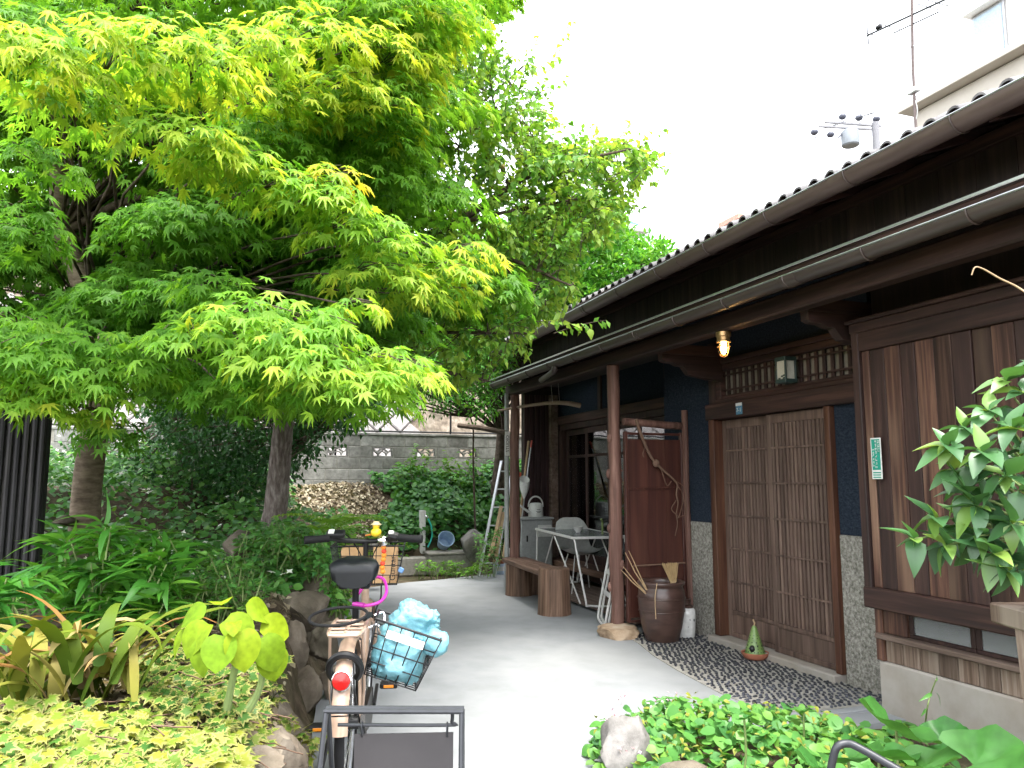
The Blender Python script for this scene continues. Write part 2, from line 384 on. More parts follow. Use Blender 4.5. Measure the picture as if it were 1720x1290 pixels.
M['slope_stone'] = surf('slope_stone', [(0.1686, 0.1539, 0.1476), (0.2319, 0.215, 0.2087), (0.2867, 0.2698, 0.2614)], 6, 0.9, 0.5, 0.02, 0.2, jitter=0.12)
M['bark_brown'] = surf('bark_brown', [(0.1216, 0.0892, 0.0648), (0.243, 0.1864, 0.1378), (0.3726, 0.2996, 0.2268)], 9, 0.9, 0.6, 0.012, 0.2, stretch=(1, 1, 3.0), rnd=False, detail=8)
M['bark_grey'] = surf('bark_grey', [(0.0825, 0.0619, 0.055), (0.1925, 0.1581, 0.1444), (0.3712, 0.3231, 0.3025)], 24, 0.95, 1.0, 0.03, 0.15, stretch=(1.6, 1.6, 0.35), rnd=False, detail=8)
M['bark_dark'] = surf('bark_dark', [(0.045, 0.033, 0.025), (0.085, 0.064, 0.05), (0.14, 0.11, 0.085)], 14, 0.95, 0.6, 0.01, 0.15, rnd=False)
M['twig'] = plain('twig', (0.13, 0.075, 0.05), 0.8)
M['green_stem'] = plain('green_stem', (0.16, 0.22, 0.07), 0.6)
# ================================================================== the ground
EDGE = [(-0.6, -6.0), (-0.25, -1.0), (0.05, 1.6), (0.2, 2.5), (0.30, 3.6), (0.45, 4.7), (0.58, 5.6), (0.85, 7.0), (1.15, 8.5), (1.34, 9.7), (1.6, 10.6), (2.0, 11.45), (2.8, 11.72), (3.6, 11.78), (4.3, 11.95), (9.0, 12.8)]
_E = np.array(EDGE)
def bed_dist(x, y):
    """signed distance from the foot of the planting bed (positive: inside the bed)"""
    x = np.asarray(x, float); y = np.asarray(y, float); best = np.full(x.shape, 1e9); sgn = np.ones(x.shape)
    for (a, b) in zip(_E[:-1], _E[1:]):
        d = b - a; t = np.clip(((x - a[0]) * d[0] + (y - a[1]) * d[1]) / (d @ d), 0, 1)
        qx = a[0] + t * d[0]; qy = a[1] + t * d[1]; dist = np.hypot(x - qx, y - qy)
        cr = d[0] * (y - a[1]) - d[1] * (x - a[0])
        m = dist < best; best = np.where(m, dist, best); sgn = np.where(m, np.sign(cr), sgn)
    return best * sgn
def ground_h(x, y):
    x = np.asarray(x, float); y = np.asarray(y, float)
    d = bed_dist(x, y)
    e = np.interp(y, [-5, 6, 9.5, 11.2, 12], [0.52, 0.56, 0.36, 0.26, 0.26])
    s = np.interp(y, [0, 6, 9, 11, 13], [0.02, 0.05, 0.16, 0.5, 0.5])
    st = np.clip(d / 0.2, 0, 1); st = st * st * (3 - 2 * st)
    h = np.minimum(e + s * np.maximum(d, 0), 1.27) * st
    near = np.exp(-((x - 2.55) ** 2 / 0.5 + (y - 3.1) ** 2 / 0.5))       # low mound of the right-hand bed
    h = h + np.where(d < 0, -0.035 + 0.13 * near * np.clip((x - 1.7) / 0.35, 0, 1) * np.clip((3.9 - y) / 0.5, 0, 1), 0)
    h = np.where(y > 14.2, np.minimum(h, 1.1), h)
    bed = np.clip(d / 0.3, 0, 1)
    wob = 0.035 * np.sin(3.1 * x + 1.3 * y) * np.sin(2.7 * y - 0.7 * x) + 0.015 * np.sin(9 * x) * np.sin(8 * y)
    h = h + wob * bed
    far = np.clip((np.hypot(x - 2, y - 5) - 30) / 60, 0, 1)
    return h * (1 - far)
def gh(x, y): return float(ground_h(np.array([x]), np.array([y]))[0])
gx = np.concatenate([[-600, -250, -90, -40, -20], np.arange(-12, -3, 0.5), np.arange(-3, 5.4, 0.1), np.arange(5.5, 12, 1.0), [20, 45, 100, 250, 600]])
gy = np.concatenate([[-600, -200, -60, -20, -8], np.arange(-5, 1.5, 0.5), np.arange(1.6, 14.6, 0.1), np.arange(15, 26, 1.0), [40, 80, 200, 600]])
GX, GY = np.meshgrid(gx, gy); GZ = ground_h(GX, GY)
nx, ny = len(gx), len(gy)
gv = np.stack([GX.ravel(), GY.ravel(), GZ.ravel()], 1)
gf = [(j * nx + i, j * nx + i + 1, (j + 1) * nx + i + 1, (j + 1) * nx + i) for j in range(ny - 1) for i in range(nx - 1)]
me = bpy.data.meshes.new('ground'); me.from_pydata(gv.tolist(), [], gf); me.materials.append(M['soil']); me.shade_smooth()
tag(link_mesh('ground', me), kind='structure')

# concrete yard, poured slab with a slightly uneven rim
yard = [(0.25, 1.2), (0.27, 2.4), (0.34, 3.6), (0.49, 4.7), (0.62, 5.6), (0.9, 7.0), (1.19, 8.5), (1.4, 9.6), (1.75, 10.3), (2.3, 10.62), (2.85, 10.78), (3.4, 11.0), (3.9, 11.25), (4.7, 11.4), (5.4, 11.3), (5.4, 6.6), (4.3, 6.6), (4.3, 3.66),
        (3.4, 3.66), (3.08, 3.70), (2.8, 3.92), (2.68, 4.1), (2.4, 4.22), (2.05, 4.12), (1.86, 3.9), (1.78, 3.5), (1.74, 2.4), (1.7, 1.2)]
yp = []
for i, a in enumerate(yard):
    b = yard[(i + 1) % len(yard)]
    for k in range(6):
        t = k / 6; x = a[0] + (b[0] - a[0]) * t; y = a[1] + (b[1] - a[1]) * t
        w = 0.012 * mnoise.noise(Vector((x * 7, y * 7, 3)))
        yp.append((x + w, y + w, -0.06))
o = MB().prism(yp, (0, 0, 0.06)).build('concrete_yard', M['concrete']); tag(o, kind='structure')

# pebble apron before the entrance: mortar sheet, edging and each pebble
apron_poly = [(3.33, 6.02), (3.22, 5.6), (3.14, 5.1), (3.08, 4.5), (3.1, 4.02), (3.78, 3.93), (4.04, 4.0), (4.04, 6.45), (3.4, 6.45)]
AP = thing('pebble_apron', None, None, (3.6, 5.0, 0.0), kind='structure')
ap = []
for i, a in enumerate(apron_poly):
    b = apron_poly[(i + 1) % len(apron_poly)]
    for k in range(4): t = k / 4; ap.append((a[0] + (b[0] - a[0]) * t, a[1] + (b[1] - a[1]) * t, -0.02))
MB().prism(ap, (0, 0, 0.026)).build('mortar_bed', M['mortar'], AP)
MB().span(3.32, 3.76, 3.86, 3.925, -0.02, 0.014, 0.004).build('edging', M['concrete'], AP)
def inside(x, y, poly):
    c = False; n = len(poly)
    for i in range(n):
        (x0, y0), (x1, y1) = poly[i][:2], poly[(i + 1) % n][:2]
        if (y0 > y) != (y1 > y) and x < (x1 - x0) * (y - y0) / (y1 - y0) + x0: c = not c
    return c
def pebble_shape(seed):
    m = MB().sphere((0, 0, 0), 1.0, 8, 4); r = random.Random(seed)
    k1, k2 = r.uniform(-0.2, 0.2), r.uniform(-0.25, 0.25)
    return [(x * (1 + k1 * y) + k2 * 0.3 * y * y, y * (1 + k2 * x), z) for (x, y, z) in m.v], m.f
PB = [pebble_shape(i) for i in range(6)]
peb = []; cell = 0.044; r = random.Random(5)
for iy in range(60):
    for ix in range(26):
        x = 3.06 + ix * cell * 0.92 + (iy % 2) * cell * 0.46 + r.uniform(-.009, .009); y = 3.95 + iy * cell + r.uniform(-.009, .009)
        if x < 4.02 and inside(x + .012, y, apron_poly) and inside(x - .02, y, apron_poly) and inside(x, y - .02, apron_poly) and r.random() < 0.97:
            ang = 0.9 * math.sin(2.4 * x + 1.1 * y) + 0.6 * mnoise.noise(Vector((x * 2, y * 2, 1))) + 0.5 + r.uniform(-.35, .35)
            peb.append((x, y, ang, r.uniform(.0165, .024), r.uniform(.0095, .0132), r.randrange(6)))
peb.sort(key=lambda p: p[0] ** 2 + p[1] ** 2)
pm = []
for (v, f) in PB:
    q = bpy.data.meshes.new('pebble'); q.from_pydata(v, [], f); q.materials.append(M['pebble']); q.shade_smooth(); pm.append(q)
for (x, y, a, l, w, k) in peb[:300]:
    o = link_mesh('pebble', pm[k], AP, (x, y, 0.006)); o.rotation_euler = (0, 0, a); o.scale = (l, w, 0.011)
rest = MB()
for (x, y, a, l, w, k) in peb[300:]:
    c, s = math.cos(a), math.sin(a)
    rest.add([(x + c * p[0] * l - s * p[1] * w, y + s * p[0] * l + c * p[1] * w, 0.006 + p[2] * 0.011) for p in PB[k][0]], PB[k][1])
tag(rest.build('pebbles', M['pebble'], AP, True, None), kind='stuff')

# ================================================================== the house
H = thing('wooden_house', 'long low dark timber house with tiled roof, navy plaster and lattice entrance', 'house', (4.05, 5.0, 0))
# --- plaster walls above, pebbledash below
WX = 4.05
def hb(name, m, x0, x1, y0, y1, z0, z1, bev=0.004, parent=None): return spanb(name, M[m], parent or H, x0, x1, y0, y1, z0, z1, bev)
hb('wall', 'navy', WX + .01, WX + .12, 4.05, 6.72, 2.41, 3.32, 0)
hb('wall', 'navy', WX, WX + .12, 5.905, 6.72, 1.014, 2.408, 0)
hb('wall', 'navy', WX, WX + .12, 3.8, 4.40, 1.014, 2.06, 0)
hb('wainscot', 'pebbledash', WX - .012, WX + .12, 5.905, 6.72, -.03, 1.012, 0.006)
hb('wainscot', 'pebbledash', WX - .012, WX + .12, 3.80, 4.40, -.03, 1.012, 0.006)
hb('corner_post', 'wood_dark', WX - .03, WX + .06, 5.80, 5.90, 1.93, 2.62)
# recessed veranda wall
VX = 4.5
hb('return_wall', 'navy', WX + .122, VX + .1, 6.60, 6.715, -.03, 3.2, 0)
hb('wall', 'navy', VX, VX + .1, 6.72, 7.30, -.03, 3.2, 0)
hb('wall', 'navy', VX, VX + .1, 7.305, 10.45, 2.30, 3.2, 0)
for y in (7.33, 9.0):
    hb('wall_post', 'wood_dark', VX - .025, VX + .05, y, y + .09, 2.30, 2.9)
# wing wall with vertical siding at the far end
for i in range(9):
    x0 = 3.93 + i * 0.0425
    MB().span(x0, x0 + .0405, 10.36 + (0.012 if i % 2 else 0), 10.40, 0.05, 2.62, 0.006).build('siding_board', M['rusty'], H)
hb('wing_core', 'wood_black', 3.935, 4.5, 10.405, 10.5, -.03, 3.1, 0)
hb('wing_post', 'wood_sill', 4.315, 4.43, 10.30, 10.40, 0.0, 2.62)
MB().prism([(4.052, 10.505, -.03), (9.2, 10.505, -.03), (9.2, 10.505, 3.35), (6.6, 10.505, 4.3), (4.052, 10.505, 3.42)], (0, .1, 0)).build('end_wall', M['wood_black'], H)
hb('back_wall', 'wood_black', 9.0, 9.2, 0.33, 10.50, -.03, 3.3, 0)
MB().prism([(4.08, .26, -.03), (9.2, .26, -.03), (9.2, .26, 3.3), (6.6, .26, 4.3), (4.08, .26, 3.42)], (0, .06, 0)).build('near_wall', M['wood_black'], H)
hb('room_floor', 'plank', 4.2, 8.95, 0.35, 10.45, 0.22, 0.30, 0)
hb('room_ceiling', 'room', 4.2, 8.95, 0.35, 10.45, 2.75, 2.8, 0)
hb('room_wall', 'room', 5.9, 6.0, 6.7, 10.4, .3, 2.74, 0)
# veranda deck boards
for i in range(7):
    x0 = 3.66 + i * 0.115
    MB().span(x0, x0 + .108, 6.68, 10.28, 0.03, 0.055, 0.004).build('deck_board', M['wood_sill'], H)

# --- sliding glass doors of the veranda
GD = hb('glass_door_frame', 'wood_dark', VX - .05, VX + .06, 7.30, 10.28, 2.10, 2.18)
hb('head_rail', 'wood_dark_y', VX - .07, VX + .07, 7.28, 10.3, 2.182, 2.30, .006)
hb('threshold', 'wood_dark_y', VX - .06, VX + .06, 7.28, 10.3, 0.08, 0.20)
hb('jamb', 'wood_dark', VX - .06, VX + .06, 10.20, 10.29, 0.20, 2.10)
for k, y0 in enumerate((7.31, 8.03, 8.75, 9.47)):
    xx = VX - .03 + (k % 2) * 0.04
    d = MB().span(xx, xx + .034, y0, y0 + .07, .205, 2.095, .004).span(xx, xx + .034, y0 + .65, y0 + .72, .205, 2.095, .004) \
        .span(xx, xx + .034, y0 + .071, y0 + .649, .205, .42, .004).span(xx, xx + .034, y0 + .071, y0 + .649, 2.02, 2.095, .004) \
        .span(xx, xx + .034, y0 + .071, y0 + .649, 1.70, 1.735, .003).build('glass_door', M['wood_dark'], H)
    MB().span(xx + .012, xx + .018, y0 + .072, y0 + .648, .421, 1.699).build('pane', M['glass'], d)
    MB().span(xx + .012, xx + .018, y0 + .072, y0 + .648, 1.736, 2.019).build('pane', M['glass'], d)

# --- entrance: jambs, lintel, two lattice doors
hb('jamb', 'wood_jamb', WX - .045, WX + .10, 5.822, 5.90, 0.06, 1.925, .006)
hb('jamb', 'wood_jamb', WX - .045, WX + .10, 4.405, 4.462, 0.06, 1.925, .006)
hb('lintel', 'wood_dark_y', WX - .055, WX + .11, 4.06, 5.93, 1.927, 2.065, .006)
hb('lintel_cap', 'wood_dark_y', WX - .035, WX + .10, 4.06, 5.80, 2.067, 2.10, .004)
hb('door_sill', 'foundation', WX - .10, WX + .10, 4.42, 5.93, -.02, 0.058, .008)
def lattice_door(y0, y1, x, worn):
    z0, z1 = 0.062, 1.92
    D = MB().span(x, x + .032, y0, y0 + .052, z0, z1, .004).span(x, x + .032, y1 - .052, y1, z0, z1, .004) \
        .span(x, x + .032, y0 + .053, y1 - .053, z1 - .075, z1, .004).span(x, x + .032, y0 + .053, y1 - .053, z0, z0 + .04, .004).build('lattice_door', M['wood_slat'], H)
    MB().span(x + .006, x + .026, y0 + .053, y1 - .053, z0 + .041, z0 + .19, .003).build('kick_panel', M['wood_slat'], D)
    MB().span(x - .002, x + .034, y0 + .053, y1 - .053, z0 + .191, z0 + .225, .003).build('rail', M['wood_slat'], D)
    MB().span(x + .026, x + .031, y0 + .053, y1 - .053, z0 + .226, z1 - .077).build('backing_panel', M['wood_dark'], D)
    n = 14; w = (y1 - y0 - .106) / n
    for i in range(n):
        a = y0 + .053 + i * w
        MB().span(x + .001, x + .022, a + w * .22, a + w * .82, z0 + .226, z1 - .076, .003).build('slat', M['wood_slat'], D)
    for z in (0.52, 0.80, 1.08, 1.36, 1.64):
        MB().span(x - .007, x + .0005, y0 + .053, y1 - .053, z, z + .016, .002).build('cross_bar', M['wood_slat'], D)
lattice_door(5.12, 5.82, WX + .045, 0)
lattice_door(4.465, 5.165, WX + .004, 1)

# --- transom window with paper and lattice
TZ0, TZ1 = 2.102, 2.405
T = MB().span(WX - .03, WX + .05, 4.06, 5.79, TZ1 - .055, TZ1, .005).span(WX - .03, WX + .05, 5.72, 5.79, TZ0, TZ1 - .056, .005) \
    .span(WX - .03, WX + .05, 4.06, 4.10, TZ0, TZ1 - .056, .005).span(WX - .02, WX + .05, 4.101, 5.719, TZ0, TZ0 + .03, .004).build('transom', M['wood_dark_y'], H)
MB().span(WX + .03, WX + .036, 4.10, 5.72, TZ0 + .031, TZ1 - .057).build('paper_pane', M['shoji'], T)
for i in range(20):
    y = 4.135 + i * 0.0835
    MB().span(WX + .004, WX + .022, y, y + .032, TZ0 + .031, TZ1 - .057, .003).build('lattice_bar', M['wood_dark'], T)
for z in (TZ0 + .066, TZ1 - .105):
    MB().span(WX - .006, WX + .003, 4.101, 5.719, z, z + .016, .002).build('lattice_rail', M['wood_dark_y'], T)
hb('crown_rail', 'wood_dark_y', WX - .045, WX + .10, 4.05, 5.80, 2.407, 2.45, .006)

# --- the projecting bay: foundation, boards, low window and shutter box
BX = 3.78
hb('foundation', 'foundation', BX, BX + .5, 0.4, 3.845, -.05, .298, .012)
for i in range(27):
    y1 = 3.79 - i * .125
    MB().span(BX + .012, BX + .04, y1 - .121, y1, .30, .435, .004).build('skirting_board', M['wood_grey'], H)
hb('bay_post', 'wood_board', BX - .005, BX + .10, 3.795, 3.85, .30, .70)
hb('window_sill', 'wood_sill', BX - .045, BX + .10, 0.4, 3.82, .437, .468, .006)
hb('window_head', 'wood_dark_y', BX - .01, BX + .10, 0.4, 3.79, .655, .70)
hb('window_post', 'wood_board', BX + .005, BX + .07, 3.62, 3.79, .47, .654)
for i in range(6):
    y1 = 3.615 - i * .44
    w = MB().span(BX + .02, BX + .045, y1 - .435, y1, .47, .492, .003).span(BX + .02, BX + .045, y1 - .435, y1, .635, .654, .003) \
        .span(BX + .02, BX + .045, y1 - .03, y1, .493, .634, .003).span(BX + .02, BX + .045, y1 - .435, y1 - .405, .493, .634, .003).build('low_window', M['wood_dark'], H)
    MB().span(BX + .03, BX + .034, y1 - .404, y1 - .031, .494, .633).build('pane', M['frosted'], w)
hb('bay_core', 'wood_black', BX + .055, BX + .3, 0.4, 3.79, .30, 3.0, 0)
S = hb('shutter_box', 'wood_dark', BX - .075, BX + .05, 3.79, 3.85, .70, 2.40, .006)
SX = BX - .075
MB().span(SX - .012, SX + .10, 0.4, 3.85, 2.325, 2.385, .006).build('top_rail', M['wood_dark_y'], S)
MB().span(SX - .03, SX + .12, 0.4, 3.87, 2.386, 2.41, .005).build('cap_board', M['wood_dark_y'], S)
MB().span(SX - .002, SX + .08, 2.66, 3.788, 2.205, 2.324, .005).build('rail', M['wood_dark_y'], S)
MB().span(SX - .012, SX + .10, 2.60, 3.85, .62, .745, .008).build('bottom_rail', M['wood_dark_y'], S)
MB().span(SX, SX + .1, 2.60, 2.655, .75, 2.32, .005).build('stile', M['wood_dark'], S)
rr = random.Random(3); y = 3.785
bk = ['wood_board', 'wood_dark', 'wood_board', 'wood_dark', 'wood_board', 'wood_board', 'wood_dark', 'wood_board', 'wood_board', 'wood_dark']
for k in range(10):
    w = (0.06, .115, .12, .105, .13, .12, .125, .115, .13, .08)[k]
    dx = rr.uniform(-.004, .006)
    MB().span(SX + .022 + dx, SX + .045 + dx, y - w + .004, y, .746, 2.204, .004).build('board', M[bk[k]], S); y -= w
# next panel further right, out of the picture's edge
for k in range(18):
    MB().span(SX + .03, SX + .05, 2.59 - (k + 1) * .115, 2.59 - k * .115 - .004, .71, 2.32, .004).build('board', M['wood_board'], S)

# --- veranda posts, beam, brackets, lower roof with gutter
PXX = 3.36
def rough_post(y, r0, z0, name, m):
    pts = []; rad = []
    for i in range(26):
        z = z0 + (2.47 - z0) * i / 25
        n1 = mnoise.noise(Vector((y, 2.2 * z, 0))); n2 = mnoise.noise(Vector((5, y, 2.2 * z)))
        pts.append((PXX + .018 * n1, y + .018 * n2, z)); rad.append(r0 * (1.12 - .2 * i / 25) * (1 + .13 * mnoise.noise(Vector((9, 6 * z, y)))))
    return MB().tube(pts, rad, 12).build(name, M[m], H, True)
p1_ = rough_post(6.48, .06, .06, 'veranda_post', 'pole_wood')
for (z, a) in ((1.45, 2.6), (0.95, 2.9), (1.78, 3.4), (.42, 2.7), (.62, 5.4)):
    MB().sphere((PXX + .055 * math.cos(a), 6.48 + .055 * math.sin(a), z), .028, 8, 6, (1, 1, 1.7)).build('knot', M['pole_wood'], p1_, True)
rough_post(9.2, .062, 0, 'veranda_post', 'pole_wood')
hb('eave_beam', 'wood_dark_y', PXX - .055, PXX + .055, 0.4, 9.42, 2.472, 2.60, .012)
def bracket(y):
    prof = [(PXX + .058, 2.468), (PXX + .06, 2.415), (PXX + .09, 2.40), (PXX + .17, 2.395), (PXX + .22, 2.375), (PXX + .27, 2.372), (PXX + .30, 2.335), (PXX + .33, 2.30), (PXX + .42, 2.285), (PXX + .52, 2.268), (PXX + .67, 2.26), (PXX + .67, 2.468)]
    MB().prism([(x, y - .035, z) for x, z in prof], (0, .07, 0)).build('bracket', M['wood_dark_x'], H)
    hb('tie_beam', 'wood_dark_x', PXX + .056, WX + .0, y - .045, y + .045, 2.47, 2.56, .006)
for y in (5.72, 3.93, 2.14, 0.9): bracket(y)
def roof_z(x): return 2.635 + 0.34 * (x - 3.15)
MB().prism([(3.10, 0.3, roof_z(3.10)), (4.049, 0.3, roof_z(4.049)), (4.049, 0.3, roof_z(4.049) + .05), (3.10, 0.3, roof_z(3.10) + .03)], (0, 9.06, 0)).build('lower_roof', M['roof_metal'], H)
for i in range(20):
    y = 0.55 + i * .46
    MB().bar((3.12, y, roof_z(3.12) - .033), (4.04 if y < 6.7 else 4.49, y, roof_z(4.04 if y < 6.7 else 4.49) - .033), .045, .055, .004).build('rafter', M['wood_dark_x'], H)
MB().prism([(4.051, 6.73, roof_z(4.051)), (4.499, 6.73, roof_z(4.499)), (4.499, 6.73, roof_z(4.499) + .05), (4.051, 6.73, roof_z(4.051) + .05)], (0, 2.63, 0)).build('veranda_roof', M['roof_metal'], H)
MB().span(3.085, 3.10, 0.3, 9.36, 2.60, 2.655, .003).build('fascia', M['wood_dark_y'], H)
MB().prism([(3.06, 0.3, 2.668), (3.13, 0.3, 2.688), (3.13, 0.3, 2.681), (3.06, 0.3, 2.655)], (0, 9.06, 0)).build('drip_edge', M['steel'], H)
def gutter(x, z, r, y0, y1, name, zslope, step, gm):
    n = 10; prof = [(x - r * math.cos(math.pi * k / n), z - r * math.sin(math.pi * k / n)) for k in range(n + 1)]
    prof += [(x + (r - .005) * math.cos(math.pi * k / n), z - (r - .005) * math.sin(math.pi * k / n)) for k in range(n + 1)]
    m = MB()
    pv = [(px, y0, pz) for px, pz in prof]
    m.prism(pv, (0, y1 - y0, zslope)); 
    g = m.build(name, gm, H, True, 0.5)
    MB().tube([(x - r + .001, y0, z + .003), (x - r + .001, y1, z + .003 + zslope)], .0065, 8).build('lip', M['steel'], g, True)
    y = y0 + .3
    while y < y1:
        zz = z + zslope * (y - y0) / (y1 - y0)
        hook = [(x - (r + .004) * math.cos(a), y, zz - (r + .004) * math.sin(a)) for a in np.linspace(0, math.pi, 11)]
        MB().tube(hook + [(x + r + .02, y, zz + .04)], .0055, 6).build('gutter_hook', M['gutter'], g, True); y += step
    k = 0; y = y0 + 1.4
    while y < y1 - .3:
        zz = z + zslope * (y - y0) / (y1 - y0)
        prof2 = [(x - (r + .004) * math.cos(math.pi * q / n), zz - (r + .004) * math.sin(math.pi * q / n)) for q in range(n + 1)] + [(x + (r + .0005) * math.cos(math.pi * q / n), zz - (r + .0005) * math.sin(math.pi * q / n)) for q in range(n + 1)]
        MB().prism([(a, y, b) for a, b in prof2], (0, .13, 0)).build('coupling', gm, g, True, 0.5); y += 1.9
    return g
gutter(3.125, 2.612, .058, 0.3, 9.36, 'lower_gutter', 0.0, 0.62, M['gutter'])
# outlet and rain pipe at the far end
MB().tube(curve_pts([(3.10, 7.28, 2.565), (3.10, 7.30, 2.52), (3.14, 7.55, 2.505), (3.2, 7.9, 2.50)], 5), .032, 10).build('rain_outlet', M['gutter'], H, True)
MB().tube([(3.29, 9.31, 2.5), (3.29, 9.31, 0.02)], .03, 12).build('rain_pipe', M['grey_plastic'], H, True)
MB().tube([(3.29, 9.30, 1.99), (3.0, 9.5, 2.06), (2.75, 9.7, 2.10)], [.035, .033, .03], 8).build('brace', M['bark_dark'], H, True)

# --- upper wall boards, eave, tiles, gutter
for i in range(40):
    y0 = 0.35 + i * .255
    MB().span(WX - .012, WX + .009, y0, y0 + .251, 2.93, 3.40, .003).build('upper_board', M['wood_black'], H)
hb('frieze_rail', 'wood_dark_y', WX - .04, WX + .0, 0.35, 10.5, 3.30, 3.38, .004)
def up_z(x): return 3.335 + 0.36 * (x - 3.58)
RY0, RY1 = 0.25, 10.62
MB().prism([(3.58, RY0, up_z(3.58) - .05), (6.6, RY0, up_z(6.6) - .05), (9.6, RY0, up_z(3.58) - .05), (9.6, RY0, up_z(3.58)), (6.6, RY0, up_z(6.6)), (3.58, RY0, up_z(3.58))], (0, RY1 - RY0, 0)).build('roof_deck', M['wood_dark_y'], H)
for i in range(23):
    y = 0.45 + i * .45
    MB().bar((3.6, y, up_z(3.6) - .082), (4.3, y, up_z(4.3) - .082), .05, .06, .004).build('eave_rafter', M['wood_dark_x'], H)
MB().span(3.565, 3.579, RY0, RY1, up_z(3.58) - .06, up_z(3.58) + .012, .002).build('eave_fascia', M['wood_dark_y'], H)
# wave tiles, one mesh shared by every tile
pit = 0.1525
def tile_mesh(L):
    m = MB(); prof = []
    for k in range(9):
        a = math.pi * k / 8; prof.append((-.046 * math.cos(a) - .024, .012 + .046 * math.sin(a)))
    prof += [(.03, .006), (.062, .001), (pit - .078, .004)]
    under = [(y, z - .014) for y, z in reversed(prof)]
    sl = 0.36; n = math.hypot(1, sl)
    poly = [(0, y, z) for y, z in prof + under]
    m.prism(poly, (L / n, 0, L * sl / n))
    q = bpy.data.meshes.new('tile'); q.from_pydata(m.v, [], m.f); q.materials.append(M['tile']); q.shade_smooth(); q.set_sharp_from_angle(angle=0.6)
    return q
tm = tile_mesh(0.27); RD = hb('tiled_roof', 'tile', 3.60, 3.72, RY0, RY1, up_z(3.6) - .001, up_z(3.6) + .003, 0)
nt = int((RY1 - RY0) / pit)
for i in range(nt):
    for row in range(3):
        x = 3.565 + row * .235
        link_mesh('tile', tm, RD, (x, RY1 - .08 - i * pit + random.uniform(-.003, .003), up_z(x) + .006 + row * .012 + random.uniform(-.002, .002)))
field = MB()
for i in range(nt):
    for row in range(3, 13):
        x = 3.565 + row * .235
        base = (x, RY1 - .08 - i * pit, up_z(x) + .006 + .03); field.add([(v.co.x + base[0], v.co.y + base[1], v.co.z + base[2]) for v in tm.vertices], [tuple(p.vertices) for p in tm.polygons])
tag(field.build('roof_tiles', M['tile'], RD, True, 0.6), kind='stuff')
MB().tube([(6.55, RY0, up_z(6.6) + .1), (6.55, RY1, up_z(6.6) + .1)], .11, 12).build('ridge', M['tile'], H, True)
gutter(3.505, 3.298, .078, RY0, RY1 - .1, 'upper_gutter', -0.09, 0.75, M['gutter_light'])
# stepping stone that carries the veranda post
# ================================================================== leaves
def norm(a): return a / np.maximum(np.linalg.norm(a, axis=-1, keepdims=True), 1e-9)
class Leaf:
    """a leaf blade: base at the origin, pointing along +Y, upper side +Z, length 1"""
    def __init__(s, V, F, rim=None):
        s.V = np.array(V, float); s.F = F; s.rim = np.zeros(len(V)) if rim is None else np.array(rim, float)
def blade(width, prof, nseg=4, fold=0.15, curl=0.25, wave=0.0):
    V, F, rim = [], [], []
    for i in range(nseg + 1):
        t = i / nseg; w = width * prof(t); z = -curl * t * t + wave * math.sin(t * 7); y = t * (1 - 0.25 * curl * t)
        V += [(-w, y, z + fold * w), (0, y, z), (w, y, z + fold * w)]; rim += [1, 0, 1]
    for i in range(nseg):
        a = 3 * i; F += [(a, a + 1, a + 4, a + 3), (a + 1, a + 2, a + 5, a + 4)]
    return Leaf(V, F, rim)
def palm(angs, lens, notch, lobew, droop=0.25, detail=True, shift=0.35, inner=False):
    """palmate blade: lobes around the petiole's end"""
    out = []
    for i, (a, l) in enumerate(zip(angs, lens)):
        a = R(a)
        if i: out.append(((a + R(angs[i - 1])) / 2, notch * (l + lens[i - 1]) / 2 * 1.15))
        if detail: out += [(a - R(lobew), l * .56), (a, l), (a + R(lobew), l * .56)]
        else: out.append((a, l))
    P = []; rim = []
    if inner:
        ring = [(a, l * .66) for a, l in out]
        P = [(0, 0, 0)] + [(l * math.sin(a), l * math.cos(a), .02 - droop * l * l) for a, l in ring] + [(l * math.sin(a), l * math.cos(a), -droop * l * l) for a, l in out]
        n = len(out); F = [(0, 1 + i + 1, 1 + i) for i in range(n - 1)] + [(1 + i, 2 + i, n + 2 + i, n + 1 + i) for i in range(n - 1)]
        rim = [0] + [.36] * n + [1] * n
    else:
        P = [(0, 0, 0)] + [(l * math.sin(a), l * math.cos(a), -droop * l * l + (.03 if k % 2 else 0)) for k, (a, l) in enumerate(out)]
        F = [(0, 1 + i + 1, 1 + i) for i in range(len(out) - 1)]; rim = [0] + [1] * len(out)
    P = [(x, y + shift, z) for x, y, z in P]
    return Leaf(P, F, rim)
ov = lambda t: max(0.02, math.sin(math.pi * min(1, t * 1.02) ** 0.75)) * (1 - .25 * t)
lan = lambda t: max(0.015, math.sin(math.pi * t ** 0.6) ** 0.9)
heart = lambda t: max(0.02, (1 - t) ** 0.8 * (0.5 + 2.1 * t) if t > .001 else .45)
